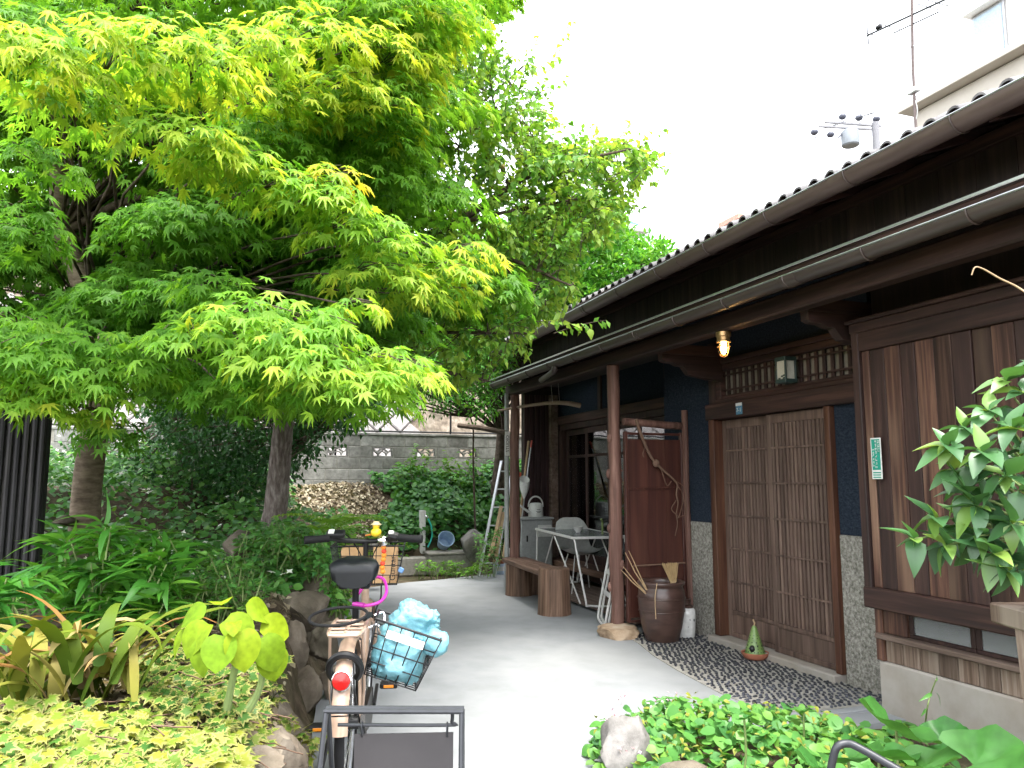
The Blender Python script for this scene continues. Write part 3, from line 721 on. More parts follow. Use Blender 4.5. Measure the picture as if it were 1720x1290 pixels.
LEAF = {
    'maple': [palm((-105, -68, -34, 0, 34, 68, 105), (.34, .55, .68, .74, .68, .55, .34), .36, 8.5, d, True, .3) for d in (.35, .6, .9)],
    'maple_far': [palm((-100, -62, -31, 0, 31, 62, 100), (.34, .55, .68, .74, .68, .55, .34), .40, 8, d, False, .3) for d in (.35, .7)],
    'ovate': [blade(.33, ov, 4, .25, c) for c in (.15, .35, .6)],
    'ovate_far': [blade(.34, ov, 2, .3, c) for c in (.2, .5)],
    'lance': [blade(.10, lan, 5, .3, c, w) for c, w in ((.1, .0), (.35, .01), (.6, 0))],
    'glossy': [blade(.25, lan, 5, .35, c, .012) for c in (.08, .25, .45)],
    'small': [blade(.26, lan, 2, .3, c) for c in (.1, .35)],
    'ivy': [palm((-128, -62, 0, 62, 128), (.44, .62, .74, .62, .44), .60, 16, d, True, .3, True) for d in (.1, .3, .5)],
    'heart': [blade(.56, heart, 5, .12, c) for c in (.1, .3)],
    'heart_far': [blade(.56, heart, 3, .12, c) for c in (.1, .3)],
}
def mats(P, D, Nn, S):
    """frames: position, pointing direction, upper-side normal, size -> (n,3,4)"""
    P, D, Nn = np.asarray(P, float), norm(np.asarray(D, float)), np.asarray(Nn, float)
    X = norm(np.cross(D, Nn)); Z = np.cross(X, D); S = np.asarray(S, float).reshape(-1, 1)
    return np.stack([X * S, D * S, Z * S, P], 2)
_Fn, _Rn, _Un = np.array(_F), np.array(_R), np.array(_U)
def screen(P):
    q = np.asarray(P, float) - np.array(_C); z = q @ _Fn; zz = np.where(np.abs(z) < .05, .05, z)
    return 860 + FPX * (q @ _Rn) / zz, 645 - FPX * (q @ _Un) / zz, z
def foliage(parent, mat, protos, MT, tint, n_ind=300, part='leaf', stuff='leaves', protos_far=None, minpx=10.0):
    """the leaves that show largest become parts of their own, all others one joined part"""
    MT = np.asarray(MT); tint = np.clip(np.asarray(tint, float), 0, 1); n = len(MT)
    if n == 0: return
    sx, sy, z = screen(MT[:, :, 3]); size = np.linalg.norm(MT[:, :, 1], axis=1) * FPX / np.maximum(z, .3)
    vis = (sx > 5) & (sx < 1715) & (sy > 5) & (sy < 1285) & (z > .3)
    order = np.argsort(-np.where(vis & (size > minpx), size, 0)); k = int(min(n_ind, (vis & (size > minpx)).sum()))
    ind = order[:k]; restm = np.ones(n, bool); restm[ind] = False; rest = np.nonzero(restm)[0]
    K = 7; base = WL[parent.name] if parent is not None else Vector()
    pm = {}
    for i in ind:
        p = int(RNG.integers(len(protos))); b = min(K - 1, int(tint[i] * K)); key = (p, b)
        if key not in pm:
            L = protos[p]; me = bpy.data.meshes.new(part); me.from_pydata(L.V.tolist(), [], L.F); me.materials.append(mat); me.shade_smooth()
            a = me.attributes.new('tint', 'FLOAT', 'POINT'); a.data.foreach_set('value', np.full(len(L.V), (b + .5) / K))
            a = me.attributes.new('rim', 'FLOAT', 'POINT'); a.data.foreach_set('value', L.rim); pm[key] = me
        o = bpy.data.objects.new(part, pm[key]); COL.objects.link(o)
        m = Matrix([list(r) for r in MT[i]] + [[0, 0, 0, 1]]); m.translation -= base
        if parent is not None: o.parent = parent
        o.matrix_basis = m
    if len(rest) == 0: return
    far = protos_far or protos; zr = z[rest]
    VV, FT, FL, TT, RR = [], [], [], [], []; off = 0
    groups = []
    near = np.isin(rest, rest) if protos_far is None else size[rest] > 26
    for plist, sel in ((protos, rest[near]), (far, rest[~near])):
        if len(sel) == 0: continue
        pick = RNG.integers(len(plist), size=len(sel))
        for p, L in enumerate(plist):
            s = sel[pick == p]
            if len(s) == 0: continue
            m = MT[s]; v = np.einsum('nij,vj->nvi', m[:, :, :3], L.V) + m[:, None, :, 3]
            nv = len(L.V); VV.append(v.reshape(-1, 3)); TT.append(np.repeat(tint[s], nv)); RR.append(np.tile(L.rim, len(s)))
            lens = np.array([len(f) for f in L.F]); flat = np.concatenate([np.array(f) for f in L.F])
            ofs = off + np.arange(len(s)) * nv
            FT.append((flat[None, :] + ofs[:, None]).ravel()); FL.append(np.tile(lens, len(s))); off += nv * len(s)
    V = np.concatenate(VV) - np.array(base); loops = np.concatenate(FT); lens = np.concatenate(FL)
    me = bpy.data.meshes.new(stuff); me.vertices.add(len(V)); me.vertices.foreach_set('co', V.ravel())
    me.loops.add(len(loops)); me.loops.foreach_set('vertex_index', loops.astype(np.int32))
    me.polygons.add(len(lens)); st = np.concatenate([[0], np.cumsum(lens)[:-1]]).astype(np.int32)
    me.polygons.foreach_set('loop_start', st)
    me.update(calc_edges=True); me.shade_smooth(); me.materials.append(mat)
    a = me.attributes.new('tint', 'FLOAT', 'POINT'); a.data.foreach_set('value', np.concatenate(TT))
    a = me.attributes.new('rim', 'FLOAT', 'POINT'); a.data.foreach_set('value', np.concatenate(RR))
    o = bpy.data.objects.new(stuff, me); COL.objects.link(o)
    if parent is not None: o.parent = parent
    WL[o.name] = base; o['kind'] = 'stuff'; return o

LM = {}
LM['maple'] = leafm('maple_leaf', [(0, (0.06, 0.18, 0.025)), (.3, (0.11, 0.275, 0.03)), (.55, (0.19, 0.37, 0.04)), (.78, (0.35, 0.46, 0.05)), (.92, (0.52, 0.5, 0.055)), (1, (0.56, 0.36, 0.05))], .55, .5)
LM['plum'] = leafm('plum_leaf', [(0, (0.06, 0.17, 0.035)), (.5, (0.13, 0.29, 0.045)), (1, (0.3, 0.43, 0.07))], .45, .42)
LM['evergreen'] = leafm('evergreen_leaf', [(0, (0.03, 0.11, 0.025)), (.5, (0.085, 0.27, 0.035)), (1, (0.24, 0.45, 0.05))], .35, .35)
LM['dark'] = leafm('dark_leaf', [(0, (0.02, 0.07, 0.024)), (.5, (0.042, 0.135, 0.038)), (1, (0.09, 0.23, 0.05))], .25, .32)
LM['herb'] = leafm('herb_leaf', [(0, (0.04, 0.14, 0.038)), (.5, (0.09, 0.25, 0.052)), (1, (0.16, 0.32, 0.055))], .3, .45)
LM['bamboo'] = leafm('dwarf_bamboo_leaf', [(0, (0.025, 0.12, 0.018)), (.5, (0.07, 0.23, 0.025)), (1, (0.18, 0.36, 0.04))], .35, .4)
LM['fern'] = leafm('fern_leaf', [(0, (0.05, 0.17, 0.02)), (.5, (0.13, 0.3, 0.03)), (1, (0.24, 0.4, 0.05))], .35, .45)
LM['strap'] = leafm('strap_leaf', [(0, (0.035, 0.085, 0.01)), (.35, (0.11, 0.15, 0.014)), (.6, (0.23, 0.21, 0.04)), (.8, (0.32, 0.25, 0.12)), (1, (0.25, 0.12, 0.035))], .2, .55, tcol=.8, spec=.12, mottle=True)
LM['lime'] = leafm('lime_leaf', [(0, (0.10, 0.2, 0.01)), (1, (0.2, 0.27, 0.01))], .3, .6, tcol=.75, spec=.12, mottle=True)
LM['ivy'] = leafm('ivy_leaf', [(0, (0.02, 0.07, 0.015)), (.45, (0.055, 0.13, 0.02)), (.75, (0.125, 0.19, 0.022)), (1, (0.24, 0.24, 0.03))], .2, .42, rimcol=(0.235, 0.235, 0.07), tcol=.7, spec=.15)
LM['glossy'] = leafm('glossy_leaf', [(0, (0.03, 0.09, 0.034)), (.5, (0.055, 0.145, 0.045)), (.8, (0.13, 0.235, 0.045)), (1, (0.2, 0.3, 0.05))], .24, .38, spec=.55)
LM['round'] = leafm('round_leaf', [(0, (0.03, 0.12, 0.025)), (1, (0.08, 0.21, 0.04))], .25, .4, spec=.25, mottle=True)
LM['litter'] = leafm('litter_leaf', [(0, (0.1, 0.075, 0.045)), (.5, (0.26, 0.215, 0.145)), (1, (0.4, 0.36, 0.26))], .1, .8)
LM['petal'] = leafm('petal', [(0, (0.75, 0.76, 0.7)), (.5, (0.75, 0.74, 0.68)), (1, (0.62, 0.36, 0.56))], .25, .5)

def in_poly(x, y, poly):
    c = False; n = len(poly)
    for i in range(n):
        x0, y0 = poly[i]; x1, y1 = poly[(i + 1) % n]
        if (y0 > y) != (y1 > y) and x < (x1 - x0) * (y - y0) / (y1 - y0) + x0: c = not c
    return c
def wander(p0, p1, n=7, amp=.06, sag=0.0, seed=0):
    p0, p1 = Vector(p0), Vector(p1); L = (p1 - p0).length; out = []
    for i in range(n + 1):
        t = i / n; w = math.sin(math.pi * t); q = p0.lerp(p1, t)
        out.append(q + Vector((mnoise.noise(Vector((seed, t * 2.3, 1))), mnoise.noise(Vector((seed, t * 2.3, 5))), mnoise.noise(Vector((seed, t * 2.3, 9))) * .7)) * amp * L * w + Vector((0, 0, sag * L * w)))
    return out
def taper(r0, r1, n): return [r0 + (r1 - r0) * i / n for i in range(n + 1)]

# ------------------------------------------------------------------ the maple
MAP = thing('maple_tree', 'Japanese maple with smooth brown trunk and lime green pointed leaves', 'tree', tuple(PD(142, 930, 6.5).xy) + (0.5,))
tb = PD(140, 1000, 6.45); tr_pts = [tb, PD(142, 880, 6.45), PD(152, 770, 6.45), PD(170, 680, 6.45), PD(178, 620, 6.5), PD(160, 540, 6.55), PD(128, 450, 6.6), PD(104, 390, 6.6), PD(100, 300, 6.6), PD(108, 220, 6.6), PD(150, 60, 6.5), PD(230, -200, 6.4)]
tw = curve_pts(tr_pts, 5)
rad = np.interp(np.linspace(0, 1, len(tw)), [0, .1, .25, .38, .5, .75, 1], [.14, .118, .108, .098, .09, .072, .04])
rad = [r_ * (1 + .05 * mnoise.noise(Vector((0, 0, i * .8)))) for i, r_ in enumerate(rad)]
MB().tube(tw, rad, 16).build('trunk', M['bark_brown'], MAP, True)
limb = MB()
forks = [PD(178, 625, 6.5), PD(160, 540, 6.55), PD(104, 390, 6.6), PD(104, 260, 6.6), PD(140, 90, 6.55)]
# pads: (px, py, depth, radius, young) -- the sprays that stand out first, then the mass of the crown
pads = [(330, 540, 3.7, .34, .5), (430, 505, 3.5, .34, .75), (500, 560, 3.5, .36, .7), (560, 600, 3.6, .36, .8), (640, 590, 3.7, .3, .9), (520, 520, 3.6, .3, .6), (450, 610, 3.8, .3, .3), (390, 630, 4.0, .3, .2), (640, 640, 3.8, .24, .6),
        (560, 655, 4.0, .26, .4), (690, 600, 4.0, .2, .8), (600, 500, 3.8, .13, 1.0), (60, 560, 3.7, .4, .35), (160, 560, 3.8, .4, .35), (230, 580, 3.9, .3, .45), (40, 640, 3.7, .3, .8), (140, 620, 3.8, .3, .6), (0, 520, 3.8, .4, .3), (150, 680, 3.9, .16, .9),
        (250, 610, 4.0, .2, .6), (80, 600, 4.2, .4, .2), (-60, 600, 3.8, .4, .5), (180, 710, 4.6, .22, .05), (470, 640, 4.4, .28, .1), (300, 470, 4.4, .3, .1), (360, 460, 4.0, .25, .2),
        (640, 440, 4.4, .36, .75), (740, 440, 4.6, .3, .85), (790, 410, 4.8, .22, .9), (700, 480, 4.8, .26, .7), (760, 480, 4.9, .22, .6), (560, 280, 4.0, .16, 1.0), (540, 310, 4.0, .3, .6), (600, 360, 4.2, .34, .6), (660, 390, 4.4, .3, .6),
        (470, 290, 4.0, .3, .5), (390, 250, 3.8, .3, .75), (300, 200, 3.6, .32, .75), (350, 240, 3.7, .25, .8), (80, 90, 3.4, .36, .75), (30, 60, 3.2, .3, .9), (180, 60, 3.4, .36, .8), (280, 60, 3.5, .36, .8), (60, 250, 3.9, .3, .3), (30, 340, 4.2, .3, .2), (40, 380, 4.4, .28, .15),
        (120, 160, 3.8, .34, .5), (340, 90, 3.6, .3, .85), (420, 60, 4.0, .34, .9), (520, 40, 4.2, .36, .95), (620, 60, 4.5, .34, .95), (680, 90, 4.8, .3, .9), (710, 30, 4.8, .3, .9), (570, 130, 4.4, .3, .9), (640, 170, 4.6, .3, .8), (500, 150, 4.4, .3, .85), (440, 150, 4.4, .3, .8), (690, 130, 4.8, .22, .9), (740, 20, 5.0, .24, .8)]
crown = [(-260, -420), (980, -420), (840, -60), (780, 30), (735, 110), (715, 200), (700, 270), (735, 350), (800, 410), (790, 470), (700, 540), (640, 600), (520, 640), (420, 640), (300, 630), (270, 560), (-260, 640)]
rp = random.Random(21); tries = 0; fill = 0
while fill < 440 and tries < 8000:
    tries += 1
    x, y = rp.uniform(-200, 980), rp.uniform(-150, 640)
    if not in_poly(x, y, crown): continue
    d = rp.uniform(4.6, 8.8)
    if 10 < x < 210 and 215 < y < 470 and d < 6.9: continue
    P = PD(x, y, d)
    if P.z < 1.95 or P.x > 2.6: continue
    # upper pads tinted lighter: young growth plus painted daylight; crown's inner shade tinted dark
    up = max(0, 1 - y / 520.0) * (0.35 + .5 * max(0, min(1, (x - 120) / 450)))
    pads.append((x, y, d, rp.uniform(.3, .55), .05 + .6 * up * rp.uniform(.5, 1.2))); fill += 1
for _ in range(46):                        # fill pads deep in the crown, its shade painted as a dark tint
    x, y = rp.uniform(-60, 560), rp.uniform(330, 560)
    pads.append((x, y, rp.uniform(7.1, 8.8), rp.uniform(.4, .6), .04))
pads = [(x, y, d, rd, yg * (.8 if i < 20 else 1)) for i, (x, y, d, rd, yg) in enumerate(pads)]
MTs, TIs = [], []
for k, (x, y, d, rd, yg) in enumerate(pads):
    c = np.array(PD(x, y, d)); root = min(forks, key=lambda q: (Vector(c) - q).length + .6 * abs(q.z - c[2] + .4))
    out = c - np.array(root); out[2] *= .2; out = norm(out); side = np.array([-out[1], out[0], 0]); side = norm(side)
    dens = 210 if d < 5 else 150
    n = int(dens * (rd / .42) ** 2) + 8
    rho = np.sqrt(RNG.random(n)); th = RNG.random(n) * 2 * np.pi
    lx, ly = rho * np.cos(th), rho * np.sin(th) * .8
    dome = -.42 * rho ** 2 * rd - .12 * lx * rd
    P = c + np.outer(lx * rd, out) + np.outer(ly * rd, side); P[:, 2] += dome + RNG.normal(0, .11, n) * rd
    rad_ = np.outer(lx + .25, out) + np.outer(ly, side)
    rad_ = norm(rad_) + RNG.normal(0, .35, (n, 3)); rad_[:, 2] = -.35 - .35 * rho + RNG.normal(0, .22, n)
    nn = np.zeros((n, 3)); nn[:, 2] = 1; nn += .55 * norm(rad_ * [1, 1, 0]) * rho[:, None] + RNG.normal(0, .28, (n, 3))
    MTs.append(mats(P, rad_, nn, RNG.uniform(.075, .125, n) * (1 if d < 5.5 else 1.25)))
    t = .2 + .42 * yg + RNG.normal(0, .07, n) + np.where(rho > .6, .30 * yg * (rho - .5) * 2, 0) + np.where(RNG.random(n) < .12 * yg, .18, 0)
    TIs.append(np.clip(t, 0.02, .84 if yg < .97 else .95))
    # limb and twigs of this spray
    inner = Vector(c) - Vector(out) * rd * .75 + Vector((0, 0, -.02))
    if k % 4 == 0 or k < 60:
        w = wander(root, inner, 8, .07, .09, k); limb.tube(w, taper(.016 if d < 5.4 else .02, .005, 8), 6, False)
        for q in range(4 if d < 5.5 else 2):
            a = (q - 1.5) * .55; e = Vector(c) + Vector(out) * rd * .8 * math.cos(a) + Vector(side) * rd * .7 * math.sin(a) + Vector((0, 0, -.25 * rd))
            limb.tube(wander(inner, e, 4, .05, .08, k + q), taper(.005, .0018, 4), 4, False)
limb.tube(curve_pts([PD(400, 290, 5.4), PD(440, 190, 5.4), PD(452, 100, 5.4), PD(455, -20, 5.4)], 5), taper(.02, .011, 15), 6, False)
limb.tube(curve_pts([PD(452, 98, 5.4), PD(500, 70, 5.3), PD(545, 20, 5.3)], 4), taper(.011, .005, 8), 6, False)
limb.tube(wander(forks[2], PD(400, 290, 5.4), 6, .05, .04, 3), taper(.04, .02, 6), 8, False)
limb.build('limbs', M['bark_dark'], MAP, True, None)
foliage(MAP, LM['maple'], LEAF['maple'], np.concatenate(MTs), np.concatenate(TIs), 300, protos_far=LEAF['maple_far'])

# ------------------------------------------------------------------ the plum tree with fruit behind it
PLM = thing('plum_tree', 'fruit tree with rough grey leaning trunk and ovate leaves, arching over the yard', 'tree', tuple(PD(465, 870, 8).xy) + (0.5,))
pt = curve_pts([PD(445, 960, 8), PD(462, 860, 8), PD(470, 780, 8), PD(478, 700, 8), PD(492, 640, 8), PD(520, 580, 7.9), PD(560, 520, 7.8), PD(620, 450, 7.7)], 6)
rd_ = np.interp(np.linspace(0, 1, len(pt)), [0, .3, .6, 1], [.135, .108, .092, .05]); rd_ = [q * (1 + .1 * mnoise.noise(Vector((3, 0, i * .9)))) for i, q in enumerate(rd_)]
MB().tube(pt, rd_, 16).build('trunk', M['bark_grey'], PLM, True)
pl = MB(); mains = []
for (a, b, c_) in (((560, 520, 7.8), (640, 380, 7.4), (830, 190, 7.2)), ((600, 470, 7.7), (760, 380, 7.0), (990, 330, 6.8)), ((560, 520, 7.8), (600, 300, 7.6), (700, 60, 7.6)), ((620, 450, 7.7), (820, 430, 6.8), (960, 480, 6.5)), ((520, 580, 7.9), (640, 560, 7.2), (900, 560, 6.6)), ((620, 450, 7.7), (700, 280, 7.6), (880, 110, 7.4)), ((760, 380, 7.0), (900, 290, 6.9), (1060, 250, 6.8)), ((640, 560, 7.2), (740, 620, 7.0), (820, 640, 7.0)), ((620, 450, 7.7), (520, 250, 8.2), (430, -60, 8.4)), ((780, 440, 6.8), (840, 450, 6.7), (915, 485, 6.6))):
    w = curve_pts([PD(*a), PD(*b), PD(*c_)], 7); pl.tube(w, taper(.036, .009, len(w) - 1), 7, False); mains.append(w)
plum_zone = [(560, 120), (700, 60), (790, 70), (860, 110), (905, 160), (920, 215), (890, 240), (960, 250), (1060, 245), (1085, 290), (1045, 330), (1000, 380), (960, 440), (970, 510), (900, 560), (840, 600), (790, 650), (640, 640), (600, 560)]
MTs, TIs = [], []; rp = random.Random(4); cnt = 0
shoots = [((960, 300, 6.9), (1020, 240, 6.9)), ((980, 320, 6.8), (1060, 300, 6.8)), ((900, 300, 6.9), (960, 260, 6.9)), ((1020, 300, 6.9), (1085, 290, 6.9)), ((930, 330, 6.8), (1010, 350, 6.8)), ((850, 180, 7.1), (920, 200, 7.1)), ((860, 220, 7.1), (915, 240, 7.1)), ((820, 120, 7.2), (880, 90, 7.2)), ((845, 150, 7.2), (842, 22, 7.2)), ((900, 160, 7.0), (962, 40, 7.0)), ((880, 140, 7.0), (905, 60, 7.0)), ((940, 250, 7), (955, 200, 7)), ((1040, 280, 6.9), (1118, 215, 6.9)), ((1000, 270, 6.9), (1080, 230, 6.9)), ((780, 90, 7.4), (830, 0, 7.4)), ((930, 560, 6.4), (1018, 538, 6.3)), ((900, 540, 6.5), (990, 552, 6.3)), ((880, 130, 7.2), (935, 95, 7.2)), ((1010, 310, 6.8), (1098, 262, 6.8)), ((900, 200, 7.0), (950, 130, 7.0)), ((920, 250, 7.0), (1000, 210, 7.0)), ((880, 240, 7.0), (925, 180, 7.0))]
sprays = []
while cnt < 900:
    x, y = rp.uniform(560, 1090), rp.uniform(60, 660)
    if not in_poly(x, y, plum_zone): continue
    d = rp.uniform(6.3, 8.4) if x < 800 else rp.uniform(6.3, 7.6)
    P = PD(x, y, d); w = min((min(((q - P).length, q) for q in m_[3:]) for m_ in mains), key=lambda t: t[0])[1]
    dr = (P - w); dr = dr.normalized() if dr.length > .05 else Vector((.5, -.3, .4)).normalized()
    dr = (dr + Vector((rp.uniform(-.3, .6), rp.uniform(-.5, .1), rp.uniform(-.25, .45)))).normalized()
    L = rp.uniform(.25, .5); sprays.append((P - dr * L * .5, P + dr * L * .5)); cnt += 1
    if rp.random() < .35: pl.tube(wander(w, P - dr * L * .5, 4, .06, .03, cnt), taper(.008, .004, 4), 4, False)
while cnt < 1080:                          # the outer reach over the roof
    x, y = rp.uniform(860, 1095), rp.uniform(215, 420)
    if not in_poly(x, y, [(870, 235), (950, 245), (1030, 235), (1092, 255), (1085, 300), (1060, 345), (1000, 410), (880, 420)]): continue
    P = PD(x, y, rp.uniform(6.6, 7.6)); dr = Vector((rp.uniform(.1, .9), rp.uniform(-.4, .2), rp.uniform(-.2, .6))).normalized(); L = rp.uniform(.22, .42)
    sprays.append((P - dr * L * .5, P + dr * L * .5)); cnt += 1
for a, b in shoots: sprays.append((PD(*a), PD(*b)))
for k, (a, b) in enumerate(sprays):
    w = wander(a, b, 6, .05, .04, k); pl.tube(w, taper(.004, .0015, 6), 4, False)
    L = (b - a).length; n = max(6, int(L / .021)); ts = np.linspace(.08, 1, n)
    if k >= 1080: n = max(6, int(L / .034)); ts = np.linspace(.08, 1, n)
    ax = np.array((b - a).normalized()); P = np.array([np.array(w[min(5, int(t * 6))].lerp(w[min(6, int(t * 6) + 1)], t * 6 - int(t * 6) if t < 1 else 1)) for t in ts])
    rnd = RNG.normal(0, 1, (n, 3)); rnd -= np.outer(rnd @ ax, ax); D = norm(rnd) * .8 + ax * .55; D[:, 2] -= .45
    nn = RNG.normal(0, .4, (n, 3)); nn[:, 2] += 1
    MTs.append(mats(P, D, nn, RNG.uniform(.06, .1, n))); TIs.append(np.clip(RNG.normal(.62, .18, n) + rp.uniform(-.25, .3), 0, 1))
pl.build('limbs', M['bark_dark'], PLM, True, None)
foliage(PLM, LM['plum'], LEAF['ovate'], np.concatenate(MTs), np.concatenate(TIs), 300, protos_far=LEAF['ovate_far'])
M['fruit'] = surf('plum_fruit', [(0.22, 0.26, 0.06), (0.42, 0.34, 0.09), (0.5, 0.27, 0.1)], 25, .5, .05)
for (x, y) in ((752, 178), (757, 186), (748, 185), (763, 179), (768, 188), (775, 176), (781, 174), (787, 177), (797, 170), (790, 168), (720, 165), (728, 168), (732, 164), (760, 170), (779, 184), (742, 190), (828, 214), (912, 280), (845, 280), (800, 178)):
    MB().sphere(PD(x, y, 6.9 + random.uniform(-.05, .05)), .02, 10, 8).build('fruit', M['fruit'], PLM, True)

# ------------------------------------------------------------------ broad evergreen behind the roof
EVG = thing('evergreen_tree', 'bright green evergreen tree rising behind the far end of the roof', 'tree', (4.2, 12.9, 1.0))
MB().tube(curve_pts([(4.4, 13.0, .9), (4.5, 12.95, 2.2), (4.4, 12.9, 3.4), (4.9, 12.8, 5.0)], 5), taper(.14, .05, 15), 10).build('trunk', M['bark_dark'], EVG, True)
ez = [(640, 430), (760, 390), (900, 365), (965, 345), (1010, 335), (1045, 365), (1060, 400), (1120, 420), (1128, 450), (1060, 500), (980, 545), (900, 590), (840, 640), (740, 660), (650, 650), (600, 560)]
MTs, TIs = [], []; cnt = 0; rp = random.Random(9); el = MB()
while cnt < 1350:
    x, y = (rp.uniform(590, 1140), rp.uniform(330, 670)) if cnt < 800 else (rp.uniform(800, 1140), rp.uniform(330, 600))
    if not in_poly(x, y, ez): continue
    d = rp.uniform(11.3, 13.4); P = PD(x, y, d)
    if P.x > 3.5 and P.y < 10.9 and P.z < 3.6: continue
    n = 22; rnd = norm(RNG.normal(0, 1, (n, 3)) + [0, -.2, .55]); Pp = np.array(P) + rnd * RNG.uniform(.02, .17, (n, 1))
    MTs.append(mats(Pp, rnd, np.array([0, 0, 1]) + RNG.normal(0, .4, (n, 3)), RNG.uniform(.08, .14, n)))
    young = max(0, (600 - y) / 260); TIs.append(np.clip(RNG.normal(.35 + .3 * young * rp.random() + .2 * rp.random(), .14, n), 0, 1))
    if cnt % 5 == 0: el.tube(wander((4.45, 12.9, max(2.2, P.z - 1.2)), P, 5, .06, .05, cnt), taper(.025, .005, 5), 5, False)
    cnt += 1
el.build('limbs', M['bark_dark'], EVG, True, None)
foliage(EVG, LM['evergreen'], LEAF['small'], np.concatenate(MTs), np.concatenate(TIs), 150, minpx=10)
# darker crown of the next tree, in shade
def crown_tree(name, label, zone, dr, n, per, lsize, mat, proto, tint, stem, seed, spread=.18, nind=100, up=.3, group=None):
    T_ = thing(name, label, 'tree' if 'tree' in name else 'shrub', stem[0], group)
    rp = random.Random(seed); a, b, c_ = [], [], 0; br = MB(); MTs, TIs = [], []
    xs = [p[0] for p in zone]; ys = [p[1] for p in zone]
    MB().tube(curve_pts(stem, 5), taper(stem_r[0], stem_r[1], (len(stem) - 1) * 5), 10).build('trunk', M['bark_dark'], T_, True)
    top = Vector(stem[-1]); mid = Vector(stem[len(stem) // 2])
    while c_ < n:
        x, y = rp.uniform(min(xs), max(xs)), rp.uniform(min(ys), max(ys))
        if not in_poly(x, y, zone): continue
        P = PD(x, y, rp.uniform(*dr)); rnd = norm(RNG.normal(0, 1, (per, 3)) + [0, -.1, up]); Pp = np.array(P) + rnd * RNG.uniform(.02, spread, (per, 1))
        D = rnd.copy(); D[:, 2] -= .25
        MTs.append(mats(Pp, D, np.array([0, 0, 1]) + RNG.normal(0, .4, (per, 3)), RNG.uniform(*lsize, per)))
        TIs.append(np.clip(RNG.normal(tint, .15, per) + rp.uniform(-.15, .15), 0, 1))
        if c_ % 4 == 0: br.tube(wander(top if rp.random() < .5 else mid, P, 5, .09, .0, c_), taper(.018, .004, 5), 5, False)
        c_ += 1
    br.build('limbs', M['bark_dark'], T_, True, None)
    foliage(T_, mat, proto, np.concatenate(MTs), np.concatenate(TIs), nind)
    return T_
stem_r = (.05, .02)
s0 = PD(470, 860, 10.3); s0.z = gh(s0.x, s0.y)
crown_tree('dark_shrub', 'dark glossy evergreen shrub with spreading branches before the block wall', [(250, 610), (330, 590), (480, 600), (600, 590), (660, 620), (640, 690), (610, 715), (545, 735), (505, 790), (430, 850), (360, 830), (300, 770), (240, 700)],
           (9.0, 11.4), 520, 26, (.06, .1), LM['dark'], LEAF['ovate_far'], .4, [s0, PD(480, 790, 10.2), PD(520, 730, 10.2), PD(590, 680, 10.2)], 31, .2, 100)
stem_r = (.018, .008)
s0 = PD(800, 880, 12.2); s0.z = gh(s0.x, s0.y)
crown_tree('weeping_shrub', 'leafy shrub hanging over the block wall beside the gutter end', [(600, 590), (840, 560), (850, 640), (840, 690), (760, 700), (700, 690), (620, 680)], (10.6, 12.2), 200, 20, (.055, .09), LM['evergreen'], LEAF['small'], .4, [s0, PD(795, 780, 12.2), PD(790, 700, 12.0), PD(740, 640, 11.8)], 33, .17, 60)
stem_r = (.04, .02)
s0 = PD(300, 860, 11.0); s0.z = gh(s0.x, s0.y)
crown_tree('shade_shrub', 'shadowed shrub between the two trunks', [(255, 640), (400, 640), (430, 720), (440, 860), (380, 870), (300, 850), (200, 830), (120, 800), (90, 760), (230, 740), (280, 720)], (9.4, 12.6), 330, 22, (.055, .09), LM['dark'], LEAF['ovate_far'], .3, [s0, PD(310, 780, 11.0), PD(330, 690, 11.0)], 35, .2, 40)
# ================================================================== walls behind the garden
def rock_mesh(name, size, seed, mat, sub=4, rough=.26, cuts=11):
    bm = bmesh.new(); bmesh.ops.create_icosphere(bm, subdivisions=sub, radius=1.0); r = random.Random(seed)
    pl = [(Vector((r.gauss(0, 1), r.gauss(0, 1), r.gauss(0, .8))).normalized(), r.uniform(.6, .86)) for _ in range(cuts)]
    for v in bm.verts:
        p = v.co.copy(); n = p.normalized()
        p += n * rough * (mnoise.noise(n * 1.3 + Vector((seed, 0, 0))) + .45 * mnoise.noise(n * 3.1 + Vector((0, seed, 0))))
        for q, d in pl:
            k = p.dot(q) - d
            if k > 0: p -= q * k * .93
        p += n * .05 * mnoise.noise(n * 7 + Vector((seed, 3, 0)))
        v.co = Vector((p.x * size[0] / 2, p.y * size[1] / 2, p.z * size[2] / 2))
    me = bpy.data.meshes.new(name); bm.to_mesh(me); bm.free(); me.materials.append(mat); me.shade_smooth(); me.set_sharp_from_angle(angle=.6); return me
def rock(name, label, loc, size, seed, mat, rz=0, cat='stone', group=None, sub=4):
    o = link_mesh(name, rock_mesh(name, size, seed, mat, sub), None, loc); o.rotation_euler = (0, 0, rz); return tag(o, label, cat, group)

BY = 13.9
BW = thing('block_wall', 'grey concrete block wall with pierced fan blocks at the back of the garden', 'wall', (1.5, BY, 1.0))
bm_ = MB().box((0, 0, 0), (.392, .10, .192), None, .006)
blk = bpy.data.meshes.new('block'); blk.from_pydata(bm_.v, [], bm_.f); blk.materials.append(M['block'])
def arc_bar(m, cx, cz, r, a0, a1, w=.016, y0=-.045, dy=.09):
    pr = [(cx + (r + w / 2) * math.cos(a), y0, cz + (r + w / 2) * math.sin(a)) for a in np.linspace(a0, a1, 9)] + [(cx + (r - w / 2) * math.cos(a), y0, cz + (r - w / 2) * math.sin(a)) for a in np.linspace(a1, a0, 9)]
    m.prism(pr, (0, dy, 0))
dm = MB().span(-.196, .196, -.05, .05, .067, .096, .004).span(-.196, .196, -.05, .05, -.096, -.067, .004).span(-.196, -.162, -.05, .05, -.066, .066, .004).span(.162, .196, -.05, .05, -.066, .066, .004)
